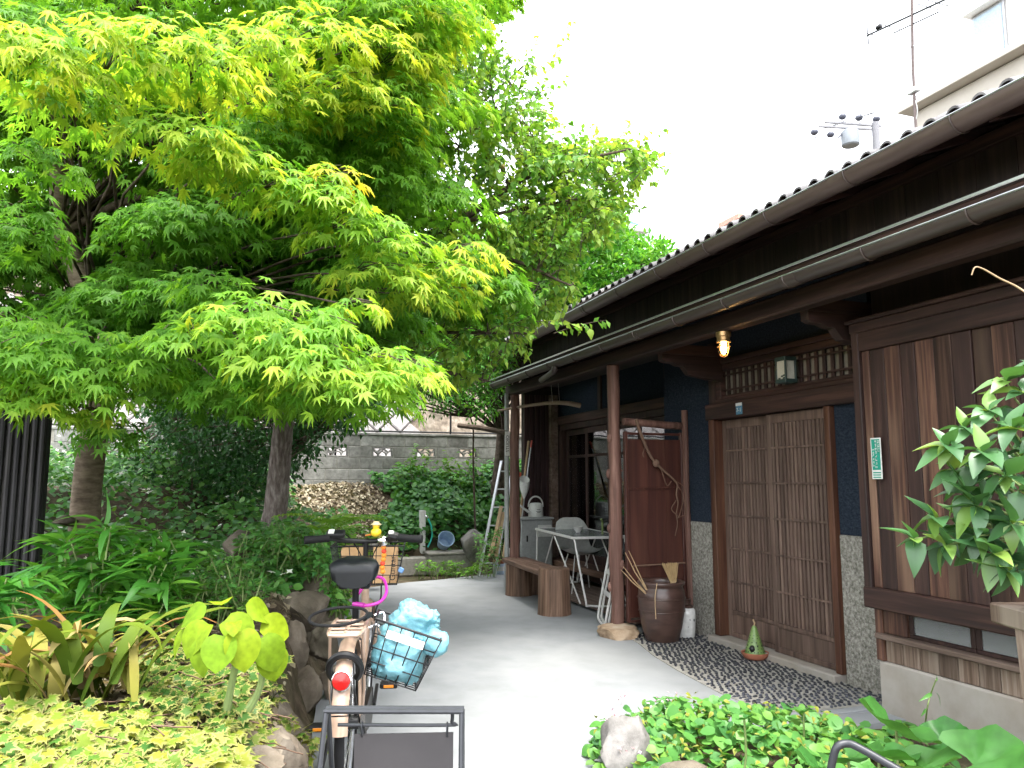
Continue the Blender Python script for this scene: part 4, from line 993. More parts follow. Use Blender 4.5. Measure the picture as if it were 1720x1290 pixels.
arc_bar(dm, 0, -.066, .075, .05, math.pi - .05); arc_bar(dm, 0, -.066, .118, .6, math.pi - .6)
arc_bar(dm, -.15, -.066, .078, .05, 1.5); arc_bar(dm, .15, -.066, .078, math.pi - 1.5, math.pi - .05); arc_bar(dm, -.10, .066, .06, math.pi + .1, 2 * math.pi - .1, .014); arc_bar(dm, .10, .066, .06, math.pi + .1, 2 * math.pi - .1, .014)
dec = bpy.data.meshes.new('pierced_block'); dec.from_pydata(dm.v, [], dm.f); dec.materials.append(M['block'])
x_dec = PY(642, 758, BY).x
for row in range(6):
    z = 2.065 - row * .2 + .02
    for i in range(-13, 9):
        x = x_dec + i * .4 + (0.2 if row % 2 == 0 else 0)
        if row == 1 and i % 2 == 0: link_mesh('pierced_block', dec, BW, (x, BY, z))
        else:
            o = link_mesh('block', blk, BW, (x, BY + random.uniform(-.002, .002), z))
mm = MB()
for row in range(6):
    if row != 1: mm.span(x_dec - 5.3, x_dec + 3.5, BY - .044, BY + .04, 1.985 - row * .2, 2.185 - row * .2)
for i in range(-13, 9):
    x = x_dec + i * .4
    if i % 2: mm.span(x - .2 - .003, x + .2 + .003, BY - .044, BY + .04, 1.788, 1.984)
mm.build('mortar_joint', M['mortar'], BW)
MB().span(x_dec - 5.35, x_dec + 3.55, BY - .062, BY + .062, 2.187, 2.232, .006).build('coping', M['block'], BW)
GR = thing('guard_rail', 'thin dark metal guard rail along the top of the block wall', 'railing', (1.5, BY + .14, 2.2))
MB().tube([(-4, BY + .14, 2.27), (5.4, BY + .14, 2.27)], .016, 8).build('rail', M['black'], GR, True)
for px_ in (100, 262, 565, 757):
    x = PY(px_, 700, BY + .14).x; MB().tube([(x, BY + .14, 1.1), (x, BY + .14, 2.9)], .02, 8).build('rail_post', M['black'], GR, True)
# pale diamond masonry of the slope across the lane
SW = thing('slope_wall', 'pale sloping retaining wall of diamond set stones beyond the block wall', 'wall', (0, 20, 1.0))
ds = MB().box((0, 0, 0), (.41, .12, .41), Matrix.Rotation(math.pi / 4, 3, 'Y'), .03)
dst = bpy.data.meshes.new('slope_stone'); dst.from_pydata(ds.v, [], ds.f); dst.materials.append(M['slope_stone'])
for i in range(-12, 12):
    for j in range(0, 16):
        x = i * .6 + (.3 if j % 2 else 0) + .5; z = 1.1 + j * .30
        if len(SW.children) >= 300: break
        o = link_mesh('slope_stone', dst, SW, (x, 19.5 + (z - 1) * .35 + random.uniform(-.02, .02), z)); o.rotation_euler = (-.33 + random.uniform(-.05, .05), random.uniform(-.03, .03), random.uniform(-.05, .05))
MB().prism([(-14, 19.53, 1.0), (14, 19.53, 1.0), (14, 22.1, 8.0), (-14, 22.1, 8.0)], (0, .3, 0)).build('slope_bedding', M['rock'], SW)
tag(MB().span(-60, 60, 14.3, 19.4, .95, 1.13).build('lane', M['concrete']), kind='structure')

# left: weathered shed wall of narrow ribbed boards
SH = thing('shed', 'dark weathered shed with ribbed board wall at the left edge', 'shed', (-2.2, 5.9, .5))
sx1 = PD(80, 640, 5.0); M['shed'] = wood('shed_board', [(0.016, 0.016, 0.018), (0.03, 0.029, 0.031), (0.052, 0.049, 0.048)], 2, grain=22, jitter=.35, rough=.8)
for i in range(40):
    x = sx1.x - .012 - i * .045
    MB().tube([(x - .011, 5.78, .45), (x - .011, 5.78, 2.14)], .024, 8, True, False, .7).build('rib', M['shed'], SH, True)
MB().span(-3.1, sx1.x, 5.79, 5.92, .45, 2.13, .01).build('shed_body', M['shed'], SH)
MB().span(-3.3, sx1.x + .1, 5.66, 5.98, 2.145, 2.19, .01).build('shed_roof', M['roof_metal'], SH)

# ================================================================== bed edging rocks
stones = [(430, 1290, 2.62, 95, 75, 'rounded stone half buried in ivy at the bottom edge'), (512, 1165, 4.75, 78, 92, 'lowest round boulder of the bed edging beside the bicycle'), (448, 1160, 4.6, 74, 80, 'dark boulder under the lime green leaves'),
          (486, 1092, 4.85, 66, 92, 'upright boulder in the middle of the bed edging'), (442, 1055, 4.85, 62, 86, 'boulder just right of the lime leaves in the edging'), (512, 1028, 5.3, 92, 72, 'broad tan boulder near the top of the bed edging'),
          (546, 1083, 5.15, 58, 72, 'small boulder behind the bicycle carrier'), (528, 990, 5.9, 52, 50, 'uppermost block of the bed edging under the saddle'), (472, 992, 5.7, 66, 36, 'flat dusty stone capping the bed edging'), (560, 1150, 5.0, 50, 70, 'boulder in shadow behind the rear wheel'),
          (402, 916, 6.3, 66, 50, 'brown boulder in the leafy bed below the grey trunk'), (110, 875, 6.3, 46, 20, 'flat pale stone at the foot of the maple trunk'), (405, 1120, 4.3, 60, 70, 'half hidden boulder behind the lime plant stem')]
for k, (x, y, d, w, h, lb) in enumerate(stones):
    s_ = d / FPX * 1.04; rock('edging_rock', lb, PD(x, y, d), (w * s_, w * s_ * .9, h * s_), 40 + k, M['rock'], k * 1.3, group='rocks edging the planting bed')
kk = 0
for Y in (2.0, 2.5, 3.05, 3.55, 4.0, 6.2, 6.7, 7.3, 7.9, 8.6, 9.3):     # the rest of the edging, mostly under leaves
    x = float(np.interp(Y, _E[:, 1], _E[:, 0])); kk += 1
    rock('edging_rock', ('leaf covered rock low in the near bed edge, ' if Y < 4.1 else 'leaf covered rock of the far bed edge, ') + ('nearest the camera', 'second from the camera', 'third from the camera', 'fourth from the camera', 'fifth from the camera')[kk - 1] if Y < 4.1 else 'leaf covered rock of the far bed edge, ' + ('nearest the saddle', 'second from the saddle', 'third from the saddle', 'fourth from the saddle', 'fifth from the saddle', 'farthest from the saddle')[kk - 6], (x - .14, Y, .16 if Y < 4.1 else .22), ((.3, .45, .5) if Y < 4.1 else (.36, .5, .5)), 80 + kk, M['rock'], kk, group='near edge rocks under leaves' if Y < 4.1 else 'far edge rocks under leaves')
rock('post_stone', 'flat tan foundation stone under the gnarled veranda post', (PXX - .03, 6.40, .03), (.44, .42, .19), 5, M['stone_tan'], .4)
rock('bed_stone', 'pale angular stone at the corner of the right hand bed', PZ(1056, 1270, .08) + Vector((0, 0, 0)), (.34, .32, .42), 14, M['rock_grey'], .9)
rock('low_stone', 'tan stone beneath the vines at the bottom edge', PD(1145, 1303, 3.2), (.24, .2, .12), 17, M['rock'], .3)
rock('back_stone', 'large weathered grey stone before the ladder', PD(792, 915, 11.7), (.4, .34, .56), 21, M['rock_grey'], .2)
rock('grey_boulder', 'rounded grey boulder behind the bicycle basket', PD(636, 918, 9.8), (.36, .3, .26), 23, M['rock_grey'], 0)
# low cement kerb of the back bed
kb = [PZ(640, 949), PZ(700, 949), PZ(765, 952)]
KB = thing('back_kerb', 'low cement retaining kerb below the water stand', 'kerb', (2.9, 11.6, 0))
MB().span(2.05, 2.80, 11.50, 11.75, -.03, .24, .02).build('kerb_block', M['mortar'], KB)
MB().span(2.81, 3.55, 11.46, 11.78, -.03, .27, .02).build('kerb_block', M['mortar'], KB)
MB().span(2.80, 3.62, 11.42, 11.80, .272, .31, .012).build('kerb_cap', M['mortar'], KB)

# ================================================================== plants of the beds
def disc(n, x0, x1, y0, y1, keep=None):
    P = []
    while len(P) < n:
        X = RNG.uniform(x0, x1, n); Y = RNG.uniform(y0, y1, n); ok = np.ones(n, bool) if keep is None else keep(X, Y)
        P.extend(zip(X[ok], Y[ok]))
    return np.array(P[:n])
def ground_leaves(XY, hmax, size, tilt=.5, facing=(0, -1, 0), drop=.25):
    n = len(XY); z = ground_h(XY[:, 0], XY[:, 1]); h = hmax(XY[:, 0], XY[:, 1]) if callable(hmax) else np.full(n, hmax)
    P = np.column_stack([XY, z + h * np.sqrt(RNG.random(n)) + .01]); a = RNG.random(n) * 2 * np.pi
    D = np.column_stack([np.cos(a), np.sin(a), -drop + RNG.normal(0, .25, n)]); Nn = np.array([0, 0, 1.]) + np.array(facing) * tilt * RNG.random((n, 1)) + RNG.normal(0, .3, (n, 3))
    return mats(P, D, Nn, RNG.uniform(*size, n))
def litter_keep(x, y): return ~((x > .9) & (x < 2.75) & (y > 11.7))
# white flowered ground cover in the deep bed
kp = lambda x, y: (bed_dist(x, y) > .12) & litter_keep(x, y) & ~((x < sx1.x + .05) & (y < 6.0))
xy = disc(9500, -3.6, 2.4, 5.6, 13.5, kp)
hb_ = lambda x, y: .10 + .6 * np.clip((y - 6.5) / 3, 0, 1) * (0.45 + .55 * np.sin(2.3 * x + 1) ** 2) * (.5 + .5 * np.sin(1.9 * y) ** 2)
GC = thing('herb_cover', 'dense white flowered ground cover around the two trunks', 'ground cover', (-.8, 8.5, .5))
foliage(GC, LM['herb'], LEAF['heart'], ground_leaves(xy, hb_, (.05, .085), .9), np.clip(RNG.normal(.42, .2, len(xy)), 0, 1), 300, protos_far=LEAF['heart_far'])
fl = xy[RNG.random(len(xy)) < .08]; fm = ground_leaves(fl, lambda x, y: hb_(x, y) + .08, (.024, .036), .9, drop=0)
flower = Leaf([(0, 0, 0)] + [((1 if k % 2 == 0 else .45) * math.cos(math.pi * k / 4), (1 if k % 2 == 0 else .45) * math.sin(math.pi * k / 4), .1 * (k % 2)) for k in range(8)], [(0, 1 + k, 1 + (k + 1) % 8) for k in range(8)])
foliage(GC, LM['petal'], [flower], fm, np.full(len(fl), .2), 0, 'flower', 'flowers')
# leafy bank before the block wall
kp = lambda x, y: (bed_dist(x, y) > .1) & (x > 2.35 + .25 * np.sin(3 * y))
xy = disc(5200, 2.1, 5.4, 11.5, 13.75, kp)
hk = lambda x, y: .25 + .5 * np.clip((x - 2.5) / 1.0, 0, 1) * (.6 + .4 * np.sin(2.7 * x + y))
BK = thing('leafy_bank', 'thick bank of dark green leaves climbing toward the block wall', 'ground cover', (3.6, 12.5, .6))
foliage(BK, LM['herb'], LEAF['heart'], ground_leaves(xy, hk, (.06, .11), 1.1), np.clip(RNG.normal(.3, .2, len(xy)), 0, 1), 300, protos_far=LEAF['heart_far'])
# tall stalks before the wall
TG = thing('tall_stalks', 'tuft of tall thin leafy stalks against the block wall', 'plant', (2.7, 13.4, 1.2)); stk = MB(); MT_ = []
for k in range(34):
    b = PY(random.choice((690, 700, 712, 680, 745, 760, 800)) + random.uniform(-14, 14), 800, 13.3); z0 = gh(b.x, b.y); t = Vector((b.x + random.uniform(-.12, .12), b.y + random.uniform(-.1, .05), z0 + random.uniform(.55, 1.0)))
    w = wander((b.x, b.y, z0), t, 6, .05, 0, k); stk.tube(w, taper(.006, .002, 6), 4, False)
    n = 14; P = np.array([np.array(Vector((b.x, b.y, z0)).lerp(t, q)) for q in RNG.uniform(.3, 1, n)]); D = RNG.normal(0, 1, (n, 3)); D[:, 2] = RNG.uniform(-.2, .7, n); MT_.append(mats(P, D, np.array([0, 0, 1]) + RNG.normal(0, .3, (n, 3)), RNG.uniform(.08, .14, n)))
stk.build('stalks', M['green_stem'], TG, True, None); foliage(TG, LM['fern'], LEAF['small'], np.concatenate(MT_), RNG.uniform(.1, .7, 34 * 14), 60)
# dry leaf litter on the back terrace
xy = disc(2200, .9, 2.5, 11.9, 13.75, lambda x, y: bed_dist(x, y) > .3)
o = foliage(None, LM['litter'], LEAF['ovate_far'], ground_leaves(xy, .05, (.05, .1), .4), RNG.random(len(xy)), 0, 'leaf', 'leaf_litter'); tag(o, 'dry fallen leaves and twigs on the back terrace', 'leaf litter', kind='stuff')
xy = disc(900, -.6, .6, 2.4, 6.2, lambda x, y: bed_dist(x, y) > .1)
o = foliage(None, LM['litter'], LEAF['ovate_far'], ground_leaves(xy, .02, (.03, .07), .3), RNG.random(len(xy)) * .8, 0, 'leaf', 'leaf_litter'); tag(o, 'dry brown litter among the front bed plants', 'leaf litter', kind='stuff')

def rosette_plant(name, label, cat, zone, dr, nstem, per, lsize, mat, proto, tint, seed, rise=.25, spread=.05, nind=300, droop=.2, stemcol='green_stem', ts=.16, fan=.35, ts_len=.16):
    """many short stems, each with a whorl of leaves"""
    rp = random.Random(seed); xs = [p[0] for p in zone]; ys = [p[1] for p in zone]; st = MB(); MT_, TI_ = [], []; tops = []
    while len(tops) < nstem:
        x, y = rp.uniform(min(xs), max(xs)), rp.uniform(min(ys), max(ys))
        if in_poly(x, y, zone): tops.append(PD(x, y, rp.uniform(*dr)))
    m = sum(tops, Vector()) / len(tops); T_ = thing(name, label, cat, (m.x, m.y, gh(m.x, m.y)))
    for k, P in enumerate(tops):
        b = Vector((P.x + rp.uniform(-.08, .08), P.y + rp.uniform(-.02, .1), max(gh(P.x, P.y) - .01, P.z - ts_len)))
        st.tube(wander(b, P, 4, .06, 0, k + seed), taper(.006, .003, 4), 5, False)
        a = RNG.random(per) * 2 * np.pi; el = RNG.uniform(-droop, .75, per)
        D = np.column_stack([np.cos(a), np.sin(a) - fan, el]); Pp = np.array(P) + np.outer(RNG.uniform(-rise, 0, per) * .5, [0, 0, 1]) + norm(D) * RNG.uniform(0, spread, (per, 1))
        MT_.append(mats(Pp, D, np.array([0, 0, 1]) + RNG.normal(0, .3, (per, 3)), RNG.uniform(*lsize, per))); TI_.append(np.clip(RNG.normal(tint, ts, per) + rp.uniform(-.12, .12), 0, 1))
    st.build('stems', M['green_stem'] if stemcol == 'green_stem' else M[stemcol], T_, True, None)
    foliage(T_, mat, proto, np.concatenate(MT_), np.concatenate(TI_), nind); return T_
rosette_plant('dwarf_bamboo', 'bright green clump of long pointed leaves before the maple trunk', 'plant', [(60, 935), (130, 880), (230, 870), (320, 905), (320, 960), (280, 1020), (170, 1040), (60, 1000)], (3.7, 4.7), 84, 10, (.14, .25), LM['bamboo'], LEAF['lance'], .45, 51, .2, .03, 300, .25)
rosette_plant('aspidistra', 'broad dark pointed leaves at the left edge beside the shed', 'plant', [(-80, 960), (20, 940), (60, 980), (30, 1060), (-80, 1080)], (3.0, 3.6), 18, 6, (.15, .24), LM['bamboo'], LEAF['lance'], .2, 53, .1, .02, 60)
rosette_plant('azalea_mound', 'low rounded shrub of small mid green leaves beside the boulders', 'shrub', [(300, 960), (360, 920), (430, 950), (450, 990), (420, 1030), (360, 1050), (310, 1020)], (4.2, 5.0), 110, 11, (.035, .06), LM['herb'], LEAF['glossy'], .62, 55, .06, .02, 300)
rosette_plant('glossy_vine', 'grey green vine leaves spilling over the bed behind the saddle', 'vine', [(400, 890), (470, 870), (540, 890), (570, 930), (580, 990), (565, 1020), (530, 960), (450, 960), (410, 940)], (5.6, 7.0), 230, 10, (.05, .09), LM['herb'], LEAF['ovate'], .5, 57, .16, .06, 300)
rosette_plant('edge_vine', 'yellow green vine leaves hanging down the bed edge behind the seat post', 'vine', [(540, 940), (575, 960), (582, 1010), (590, 1030), (562, 1040), (548, 1000)], (6.2, 7.0), 40, 8, (.05, .09), LM['fern'], LEAF['ovate'], .55, 58, .1, .05, 120)
rosette_plant('back_weeds', 'low weeds between the yard and the cement kerb', 'weeds', [(700, 945), (790, 940), (830, 950), (820, 962), (730, 965), (690, 958)], (10.9, 11.6), 60, 9, (.05, .09), LM['fern'], LEAF['small'], .45, 59, .05, .04, 60)
rosette_plant('potted_greens', 'low potted greens behind the paint tin', 'plant', [(800, 890), (840, 880), (845, 940), (800, 945)], (10.6, 11.2), 26, 9, (.05, .09), LM['herb'], LEAF['small'], .5, 60, .1, .05, 40)
# ferns
FR = thing('fern', 'light green fern fronds below the grey trunk', 'fern', tuple(PD(540, 900, 7.4).xy) + (.45,))
def frond_leaf():
    V, F = [], []
    for i in range(15):
        t = i / 15; y = .12 + .88 * t; z = -.55 * t * t; L = .26 * math.sin(math.pi * (t * .86 + .12)) + .015
        for s_ in (-1, 1):
            b = len(V); V += [(0, y, z), (s_ * L * .5, y + .05, z - .01 + .03), (s_ * L, y + .055, z - .05), (s_ * L * .5, y + .015, z + .02)]; F.append((b, b + 1, b + 2, b + 3) if s_ > 0 else (b, b + 3, b + 2, b + 1))
    V += [(-.006, 0, 0), (.006, 0, 0), (.003, 1, -.55), (-.003, 1, -.55)]; b = len(V) - 4; F.append((b, b + 1, b + 2, b + 3)); return Leaf(V, F)
fr = frond_leaf(); P_, D_ = [], []
for (x, y, d) in ((500, 905, 7.2), (545, 895, 7.4), (590, 915, 7.2), (530, 930, 6.8), (575, 940, 6.9), (560, 880, 7.8)):
    for k in range(9):
        a = R(200 + k * 32 + random.uniform(-10, 10)); P_.append(PD(x, y + 12, d)); D_.append((math.cos(a), math.sin(a), random.uniform(.5, .95)))
foliage(FR, LM['fern'], [fr], mats(P_, D_, np.tile([0, 0, 1.], (len(P_), 1)), RNG.uniform(.38, .6, len(P_))), RNG.uniform(.2, .9, len(P_)), 60, 'frond')

# strap leaved clump
SP = thing('strap_leaf_clump', 'clump of arching yellow green strap leaves, some dried to tan', 'plant', (-.45, 3.0, .58))
def strap(L, W, lean, azim, base, tint, twist):
    n = 9; V, F = [], []; d = Vector((math.cos(azim), math.sin(azim), 0)); s_ = Vector((-d.y, d.x, 0)); p = Vector(base); ang = R(80) - lean * .15
    for i in range(n + 1):
        t = i / n; w = W * math.sin(math.pi * (.1 + .9 * t) ** .8) ** .7 * (1 - .15 * t) if t < 1 else .001
        tw_ = twist * t; sv_ = s_ * math.cos(tw_) + Vector((0, 0, 1)) * math.sin(tw_); up = d.cross(sv_) * .0
        V += [p - sv_ * w + Vector((0, 0, .25 * w)), p.copy(), p + sv_ * w + Vector((0, 0, .25 * w))]
        p = p + (d * math.cos(ang) + Vector((0, 0, math.sin(ang)))) * (L / n); ang -= lean * (.06 + .22 * t)
    for i in range(n): a = 3 * i; F += [(a, a + 1, a + 4, a + 3), (a + 1, a + 2, a + 5, a + 4)]
    me = bpy.data.meshes.new('leaf'); o_ = Vector(base); me.from_pydata([tuple(v - o_) for v in V], [], F); me.materials.append(LM['strap']); me.shade_smooth()
    at_ = me.attributes.new('tint', 'FLOAT', 'POINT'); at_.data.foreach_set('value', np.clip(np.repeat(np.linspace(tint - .1, tint + .14, n + 1), 3), 0, 1))
    return link_mesh('leaf', me, SP, base)
rp = random.Random(77)
for k in range(64):
    bx, by_ = rp.uniform(10, 255), rp.uniform(1140, 1215); B = PD(bx - 20, by_, rp.uniform(2.6, 3.1))
    az = rp.uniform(0, 2 * math.pi) if k % 3 else rp.choice((R(-10), R(20), R(170), R(200))) + rp.uniform(-.3, .3)
    tn = rp.choice((.1, .18, .25, .3, .35, .42, .5, .62, .8))
    if k % 9 == 0: tn = .9
    strap(rp.uniform(.26, .5), rp.uniform(.013, .026), rp.uniform(.8, 1.8), az, B, tn, rp.uniform(-.8, .8))
for (x, y, az, L, tn) in ((170, 1180, -5, .52, .25), (120, 1200, 175, .4, .62), (60, 1170, 100, .36, .55), (190, 1150, 60, .34, .2), (130, 1150, 120, .33, .22), (230, 1170, 10, .45, .22), (90, 1195, 95, .34, .66), (165, 1120, 80, .3, .12)):
    strap(L, .028, 1.1, R(az), PD(x, y, 2.65), tn, .3)

for k in range(26):
    B = PD(rp.uniform(20, 240), rp.uniform(1130, 1200), rp.uniform(2.6, 3.0))
    strap(rp.uniform(.32, .52), rp.uniform(.022, .034), rp.uniform(1.1, 2.0), rp.choice((R(-20), R(10), R(160), R(190), R(250), R(290))) + rp.uniform(-.35, .35), B, rp.choice((.2, .3, .42, .5, .6, .66, .75)), rp.uniform(-.5, .5))
# lime green big leaved plant on two stalks
LP_ = thing('lime_leaf_plant', 'chartreuse plant with large heart shaped leaves on two pale stalks', 'plant', tuple(PD(390, 1230, 2.6).xy) + (.57,))
for pts in ([(375, 1240), (383, 1180), (395, 1120), (400, 1080), (385, 1060)], [(395, 1220), (425, 1180), (440, 1140), (442, 1085)]):
    MB().tube(curve_pts([PD(x, y, 2.62) for x, y in pts], 5), [.014] * 6 + [.012] * (len(pts) * 5 - 4 - 6), 8).build('stalk', M['green_stem'], LP_, True)
big = [Leaf([(x * 1.0, y, z) for x, y, z in blade(.5, heart, 8, .28, c, .02).V], blade(.5, heart, 8, .28, c, .02).F, None) for c in (.3, .55)]
B_ = [(378, 1042, 2.6, 330, -.5, .125), (350, 1048, 2.56, 215, -.55, .12), (345, 1030, 2.6, 165, -.05, .105), (372, 1016, 2.68, 95, .4, .095), (415, 1030, 2.65, 20, .1, .12), (402, 1060, 2.52, 285, -.9, .13), (352, 1072, 2.52, 230, -.95, .12), (438, 1072, 2.58, 320, -1.0, .125), (395, 1045, 2.52, 260, -.15, .06), (322, 1058, 2.6, 195, -.55, .1), (438, 1050, 2.66, 5, -.3, .12), (375, 1068, 2.5, 255, -.9, .125), (450, 1085, 2.6, 300, -1.4, .12)]
foliage(LP_, LM['lime'], big, mats([PD(x, y, d) for x, y, d, *_ in B_], [(math.cos(R(a)), math.sin(R(a)), e) for *_, a, e, s_ in B_], [(RNG.normal(0, .35), -.8 + RNG.normal(0, .3), .9) for _ in B_], [s_ for *_, s_ in B_]), RNG.uniform(.2, 1, len(B_)), 40)
# variegated ivy over the front of the bed
def ivy_patch(name, label, n, zone, dr, zoff, tint, ts, size, nind):
    rp = random.Random(n); xs = [p[0] for p in zone]; ys = [p[1] for p in zone]; P = []
    while len(P) < n:
        x, y = rp.uniform(min(xs), max(xs)), rp.uniform(min(ys), max(ys))
        if not in_poly(x, y, zone): continue
        d = 2.0
        for _ in range(30):                                    # march down the sight line to the bed surface
            q = PD(x, y, d)
            if q.z < gh(q.x, q.y) + zoff: break
            d += .05
        q = PD(x, y, d); q.z += rp.uniform(-.03, .03); q.y += rp.uniform(-.02, .03); P.append(q)
    m = sum(P, Vector()) / n; T_ = thing(name, label, 'ivy', (m.x, m.y, gh(m.x, m.y)))
    a = RNG.random(n) * 2 * np.pi; D = np.column_stack([np.cos(a), np.sin(a) - .35, RNG.normal(-.25, .3, n)]); Nn = np.array([-.05, -.45, 1.]) + RNG.normal(0, .32, (n, 3))
    st = MB()
    for k in range(0, n - 6, 14): st.tube(wander(P[k], P[k] + Vector((rp.uniform(-.15, .15), rp.uniform(-.2, .05), -.01)), 5, .15, 0, k), .0025, 4, False)
    st.build('vines', M['twig'], T_, True, None)
    foliage(T_, LM['ivy'], LEAF['ivy'], mats(P, D, Nn, RNG.uniform(*size, n)), np.clip(RNG.normal(tint, ts, n), 0, 1), nind); return T_
ivy_patch('yellow_ivy', 'yellow edged variegated ivy covering the bottom left corner', 1250, [(-60, 1200), (40, 1180), (150, 1190), (250, 1180), (330, 1215), (440, 1225), (490, 1235), (500, 1300), (480, 1330), (-60, 1330)], (2, 3), .05, .72, .2, (.05, .08), 300)
ivy_patch('green_ivy', 'cream edged green ivy below the strap leaves', 620, [(200, 1100), (300, 1075), (345, 1080), (370, 1130), (480, 1110), (470, 1190), (380, 1225), (260, 1180)], (2, 3), .07, .4, .18, (.045, .07), 300)
TRL = ivy_patch('trailing_ivy', 'ivy trail hanging from the bed edge over the concrete', 70, [(430, 1215), (480, 1205), (525, 1225), (545, 1245), (535, 1280), (500, 1300), (460, 1300)], (2, 3), .12, .62, .16, (.045, .062), 80)

# right hand bed: vine leaves, pink flowers, big round leaves, sparse weeds
kp = lambda x, y: (x > 1.80 + .12 * np.sin(5 * y)) & (y < 4.12 - .72 * np.clip((x - 2.42) / .55, 0, 1) - .28 * np.clip((2.1 - x) / .3, 0, 1)) & (x < 3.72) & (y > 2.5 + 0 * x) & ~((x > 3.25) & (y < 3.2))
xy = disc(2100, 1.7, 3.5, 1.6, 4.2, kp)
RB = thing('vine_bed', 'fresh green vine leaves filling the bed in the right foreground', 'ground cover', (2.5, 3.3, .05))
hr = lambda x, y: .05 + .15 * np.exp(-((x - 2.4) ** 2 + (y - 3.6) ** 2) / .3) + .06 * np.sin(6 * x) ** 2
foliage(RB, LM['herb'], LEAF['heart'], ground_leaves(xy, hr, (.03, .075), .7), np.clip(RNG.normal(.5, .24, len(xy)), 0, 1), 300, protos_far=LEAF['heart_far'])
xy = disc(500, 1.75, 3.2, 2.2, 4.0, kp)
o = foliage(RB, LM['ivy'], LEAF['ovate'], ground_leaves(xy, lambda x, y: hr(x, y) + .02, (.025, .045), .7), np.full(500, .9), 0, 'leaf', 'young_leaves')
fl = [PZ(x + random.uniform(-22, 22), y + random.uniform(-9, 9), .16) for (x, y) in ((1040, 1175), (1030, 1195), (1100, 1180), (1125, 1170), (1325, 1215), (1350, 1212), (1395, 1222), (1060, 1255), (1020, 1200), (1050, 1170)) for _ in range(7)]
foliage(RB, LM['petal'], [flower], mats(fl, RNG.normal(0, 1, (len(fl), 3)), np.array([0, -.4, 1.]) + RNG.normal(0, .3, (len(fl), 3)), RNG.uniform(.008, .014, len(fl))), np.full(len(fl), .95), 70, 'flower')
FG = thing('leopard_plant', 'plant with big glossy round leaves at the bottom right', 'plant', (2.7, 2.5, 0))
def round_leaf():
    V, F, n = [(0, 0, 0)], [], 28
    for rr_ in (.35, .7, 1.0):
        for k in range(n):
            a = R(25) + (2 * math.pi - R(50)) * k / (n - 1); w = 1 + (.035 * math.sin(k * 2.1) if rr_ == 1 else 0)
            V.append((rr_ * w * .55 * math.sin(a + math.pi), .1 + rr_ * w * .55 * -math.cos(a + math.pi) * -1, .16 * rr_ ** 2 + (.05 * math.sin(k * 1.1) if rr_ == 1 else .02 * math.sin(k * 1.1 + 1))))
    for k in range(n - 1):
        F.append((0, 1 + k, 2 + k))
        for j in range(2): a = 1 + j * n + k; F.append((a, a + n, a + n + 1, a + 1))
    return Leaf(V, F)
RL = [(1505, 1225, 2.9, .27, (-.5, -.4)), (1475, 1268, 2.6, .22, (-.3, -.6)), (1425, 1275, 2.7, .2, (0, -.6)), (1635, 1285, 2.4, .25, (.3, -.6)), (1540, 1290, 2.5, .22, (0, -.5)), (1385, 1300, 2.6, .2, (-.4, -.4)), (1580, 1245, 2.9, .16, (.3, -.3)), (1250, 1208, 3.3, .07, (0, -.3)), (1350, 1197, 3.6, .06, (0, -.2))]
foliage(FG, LM['round'], [round_leaf()], mats([PD(x, y, d) for x, y, d, *_ in RL], [(c[0], c[1], .1) for *_, c in RL], [(-.12, -.62, 1) for _ in RL], [s_ for *_, s_, c in RL]), RNG.uniform(0, .5, len(RL)), 20)
st = MB()
for (x, y, d, s_, c) in RL: p = PD(x, y, d); st.tube(wander((p.x + .02, p.y + .04, max(-.02, gh(p.x, p.y))), p, 4, .06, 0, x), .005, 6, False)
st.build('petioles', M['green_stem'], FG, True, None)
WD = thing('slender_weed', 'single slender weed with drooping leaves before the foundation', 'weed', tuple(PZ(1555, 1225).xy) + (0,))
wp = [PZ(1553, 1235, 0), PD(1556, 1200, 3.4), PD(1562, 1170, 3.35), PD(1572, 1142, 3.3)]
MB().tube(curve_pts(wp, 4), .003, 6).build('stem', M['green_stem'], WD, True)
foliage(WD, LM['dark'], LEAF['lance'], mats([PD(1572, 1162, 3.33), PD(1566, 1165, 3.33), PD(1560, 1215, 3.4), PD(1565, 1205, 3.4), PD(1572, 1145, 3.3), PD(1556, 1190, 3.4)], [(.5, -.2, -.8), (-.9, -.2, -.1), (.6, -.3, -.7), (.1, -.3, -.9), (.5, 0, .5), (-.6, -.2, -.3)], [(.5, -.5, .6)] * 6, [.07, .085, .14, .1, .04, .06]), [.7, .9, .9, .3, .6, .8], 10)
# ================================================================== things on the veranda and by the door
def text_part(body, size, mat, parent, loc, rot, name='lettering'):
    cu = bpy.data.curves.new('t', 'FONT'); cu.body = body; cu.size = size; cu.align_x = 'CENTER'; cu.align_y = 'CENTER'; cu.extrude = .0006
    to = bpy.data.objects.new('t', cu); COL.objects.link(to); bpy.context.view_layer.update()
    me = bpy.data.meshes.new_from_object(to.evaluated_get(bpy.context.evaluated_depsgraph_get())); me.name = name
    bpy.data.objects.remove(to); bpy.data.curves.remove(cu); me.materials.clear(); me.materials.append(mat)
    o = link_mesh(name, me, parent, loc); o.rotation_euler = rot; return o
FACE_OUT = (R(90), 0, R(-90))               # lettering on walls that look toward -X
FACE_YOU = (R(90), 0, 0)

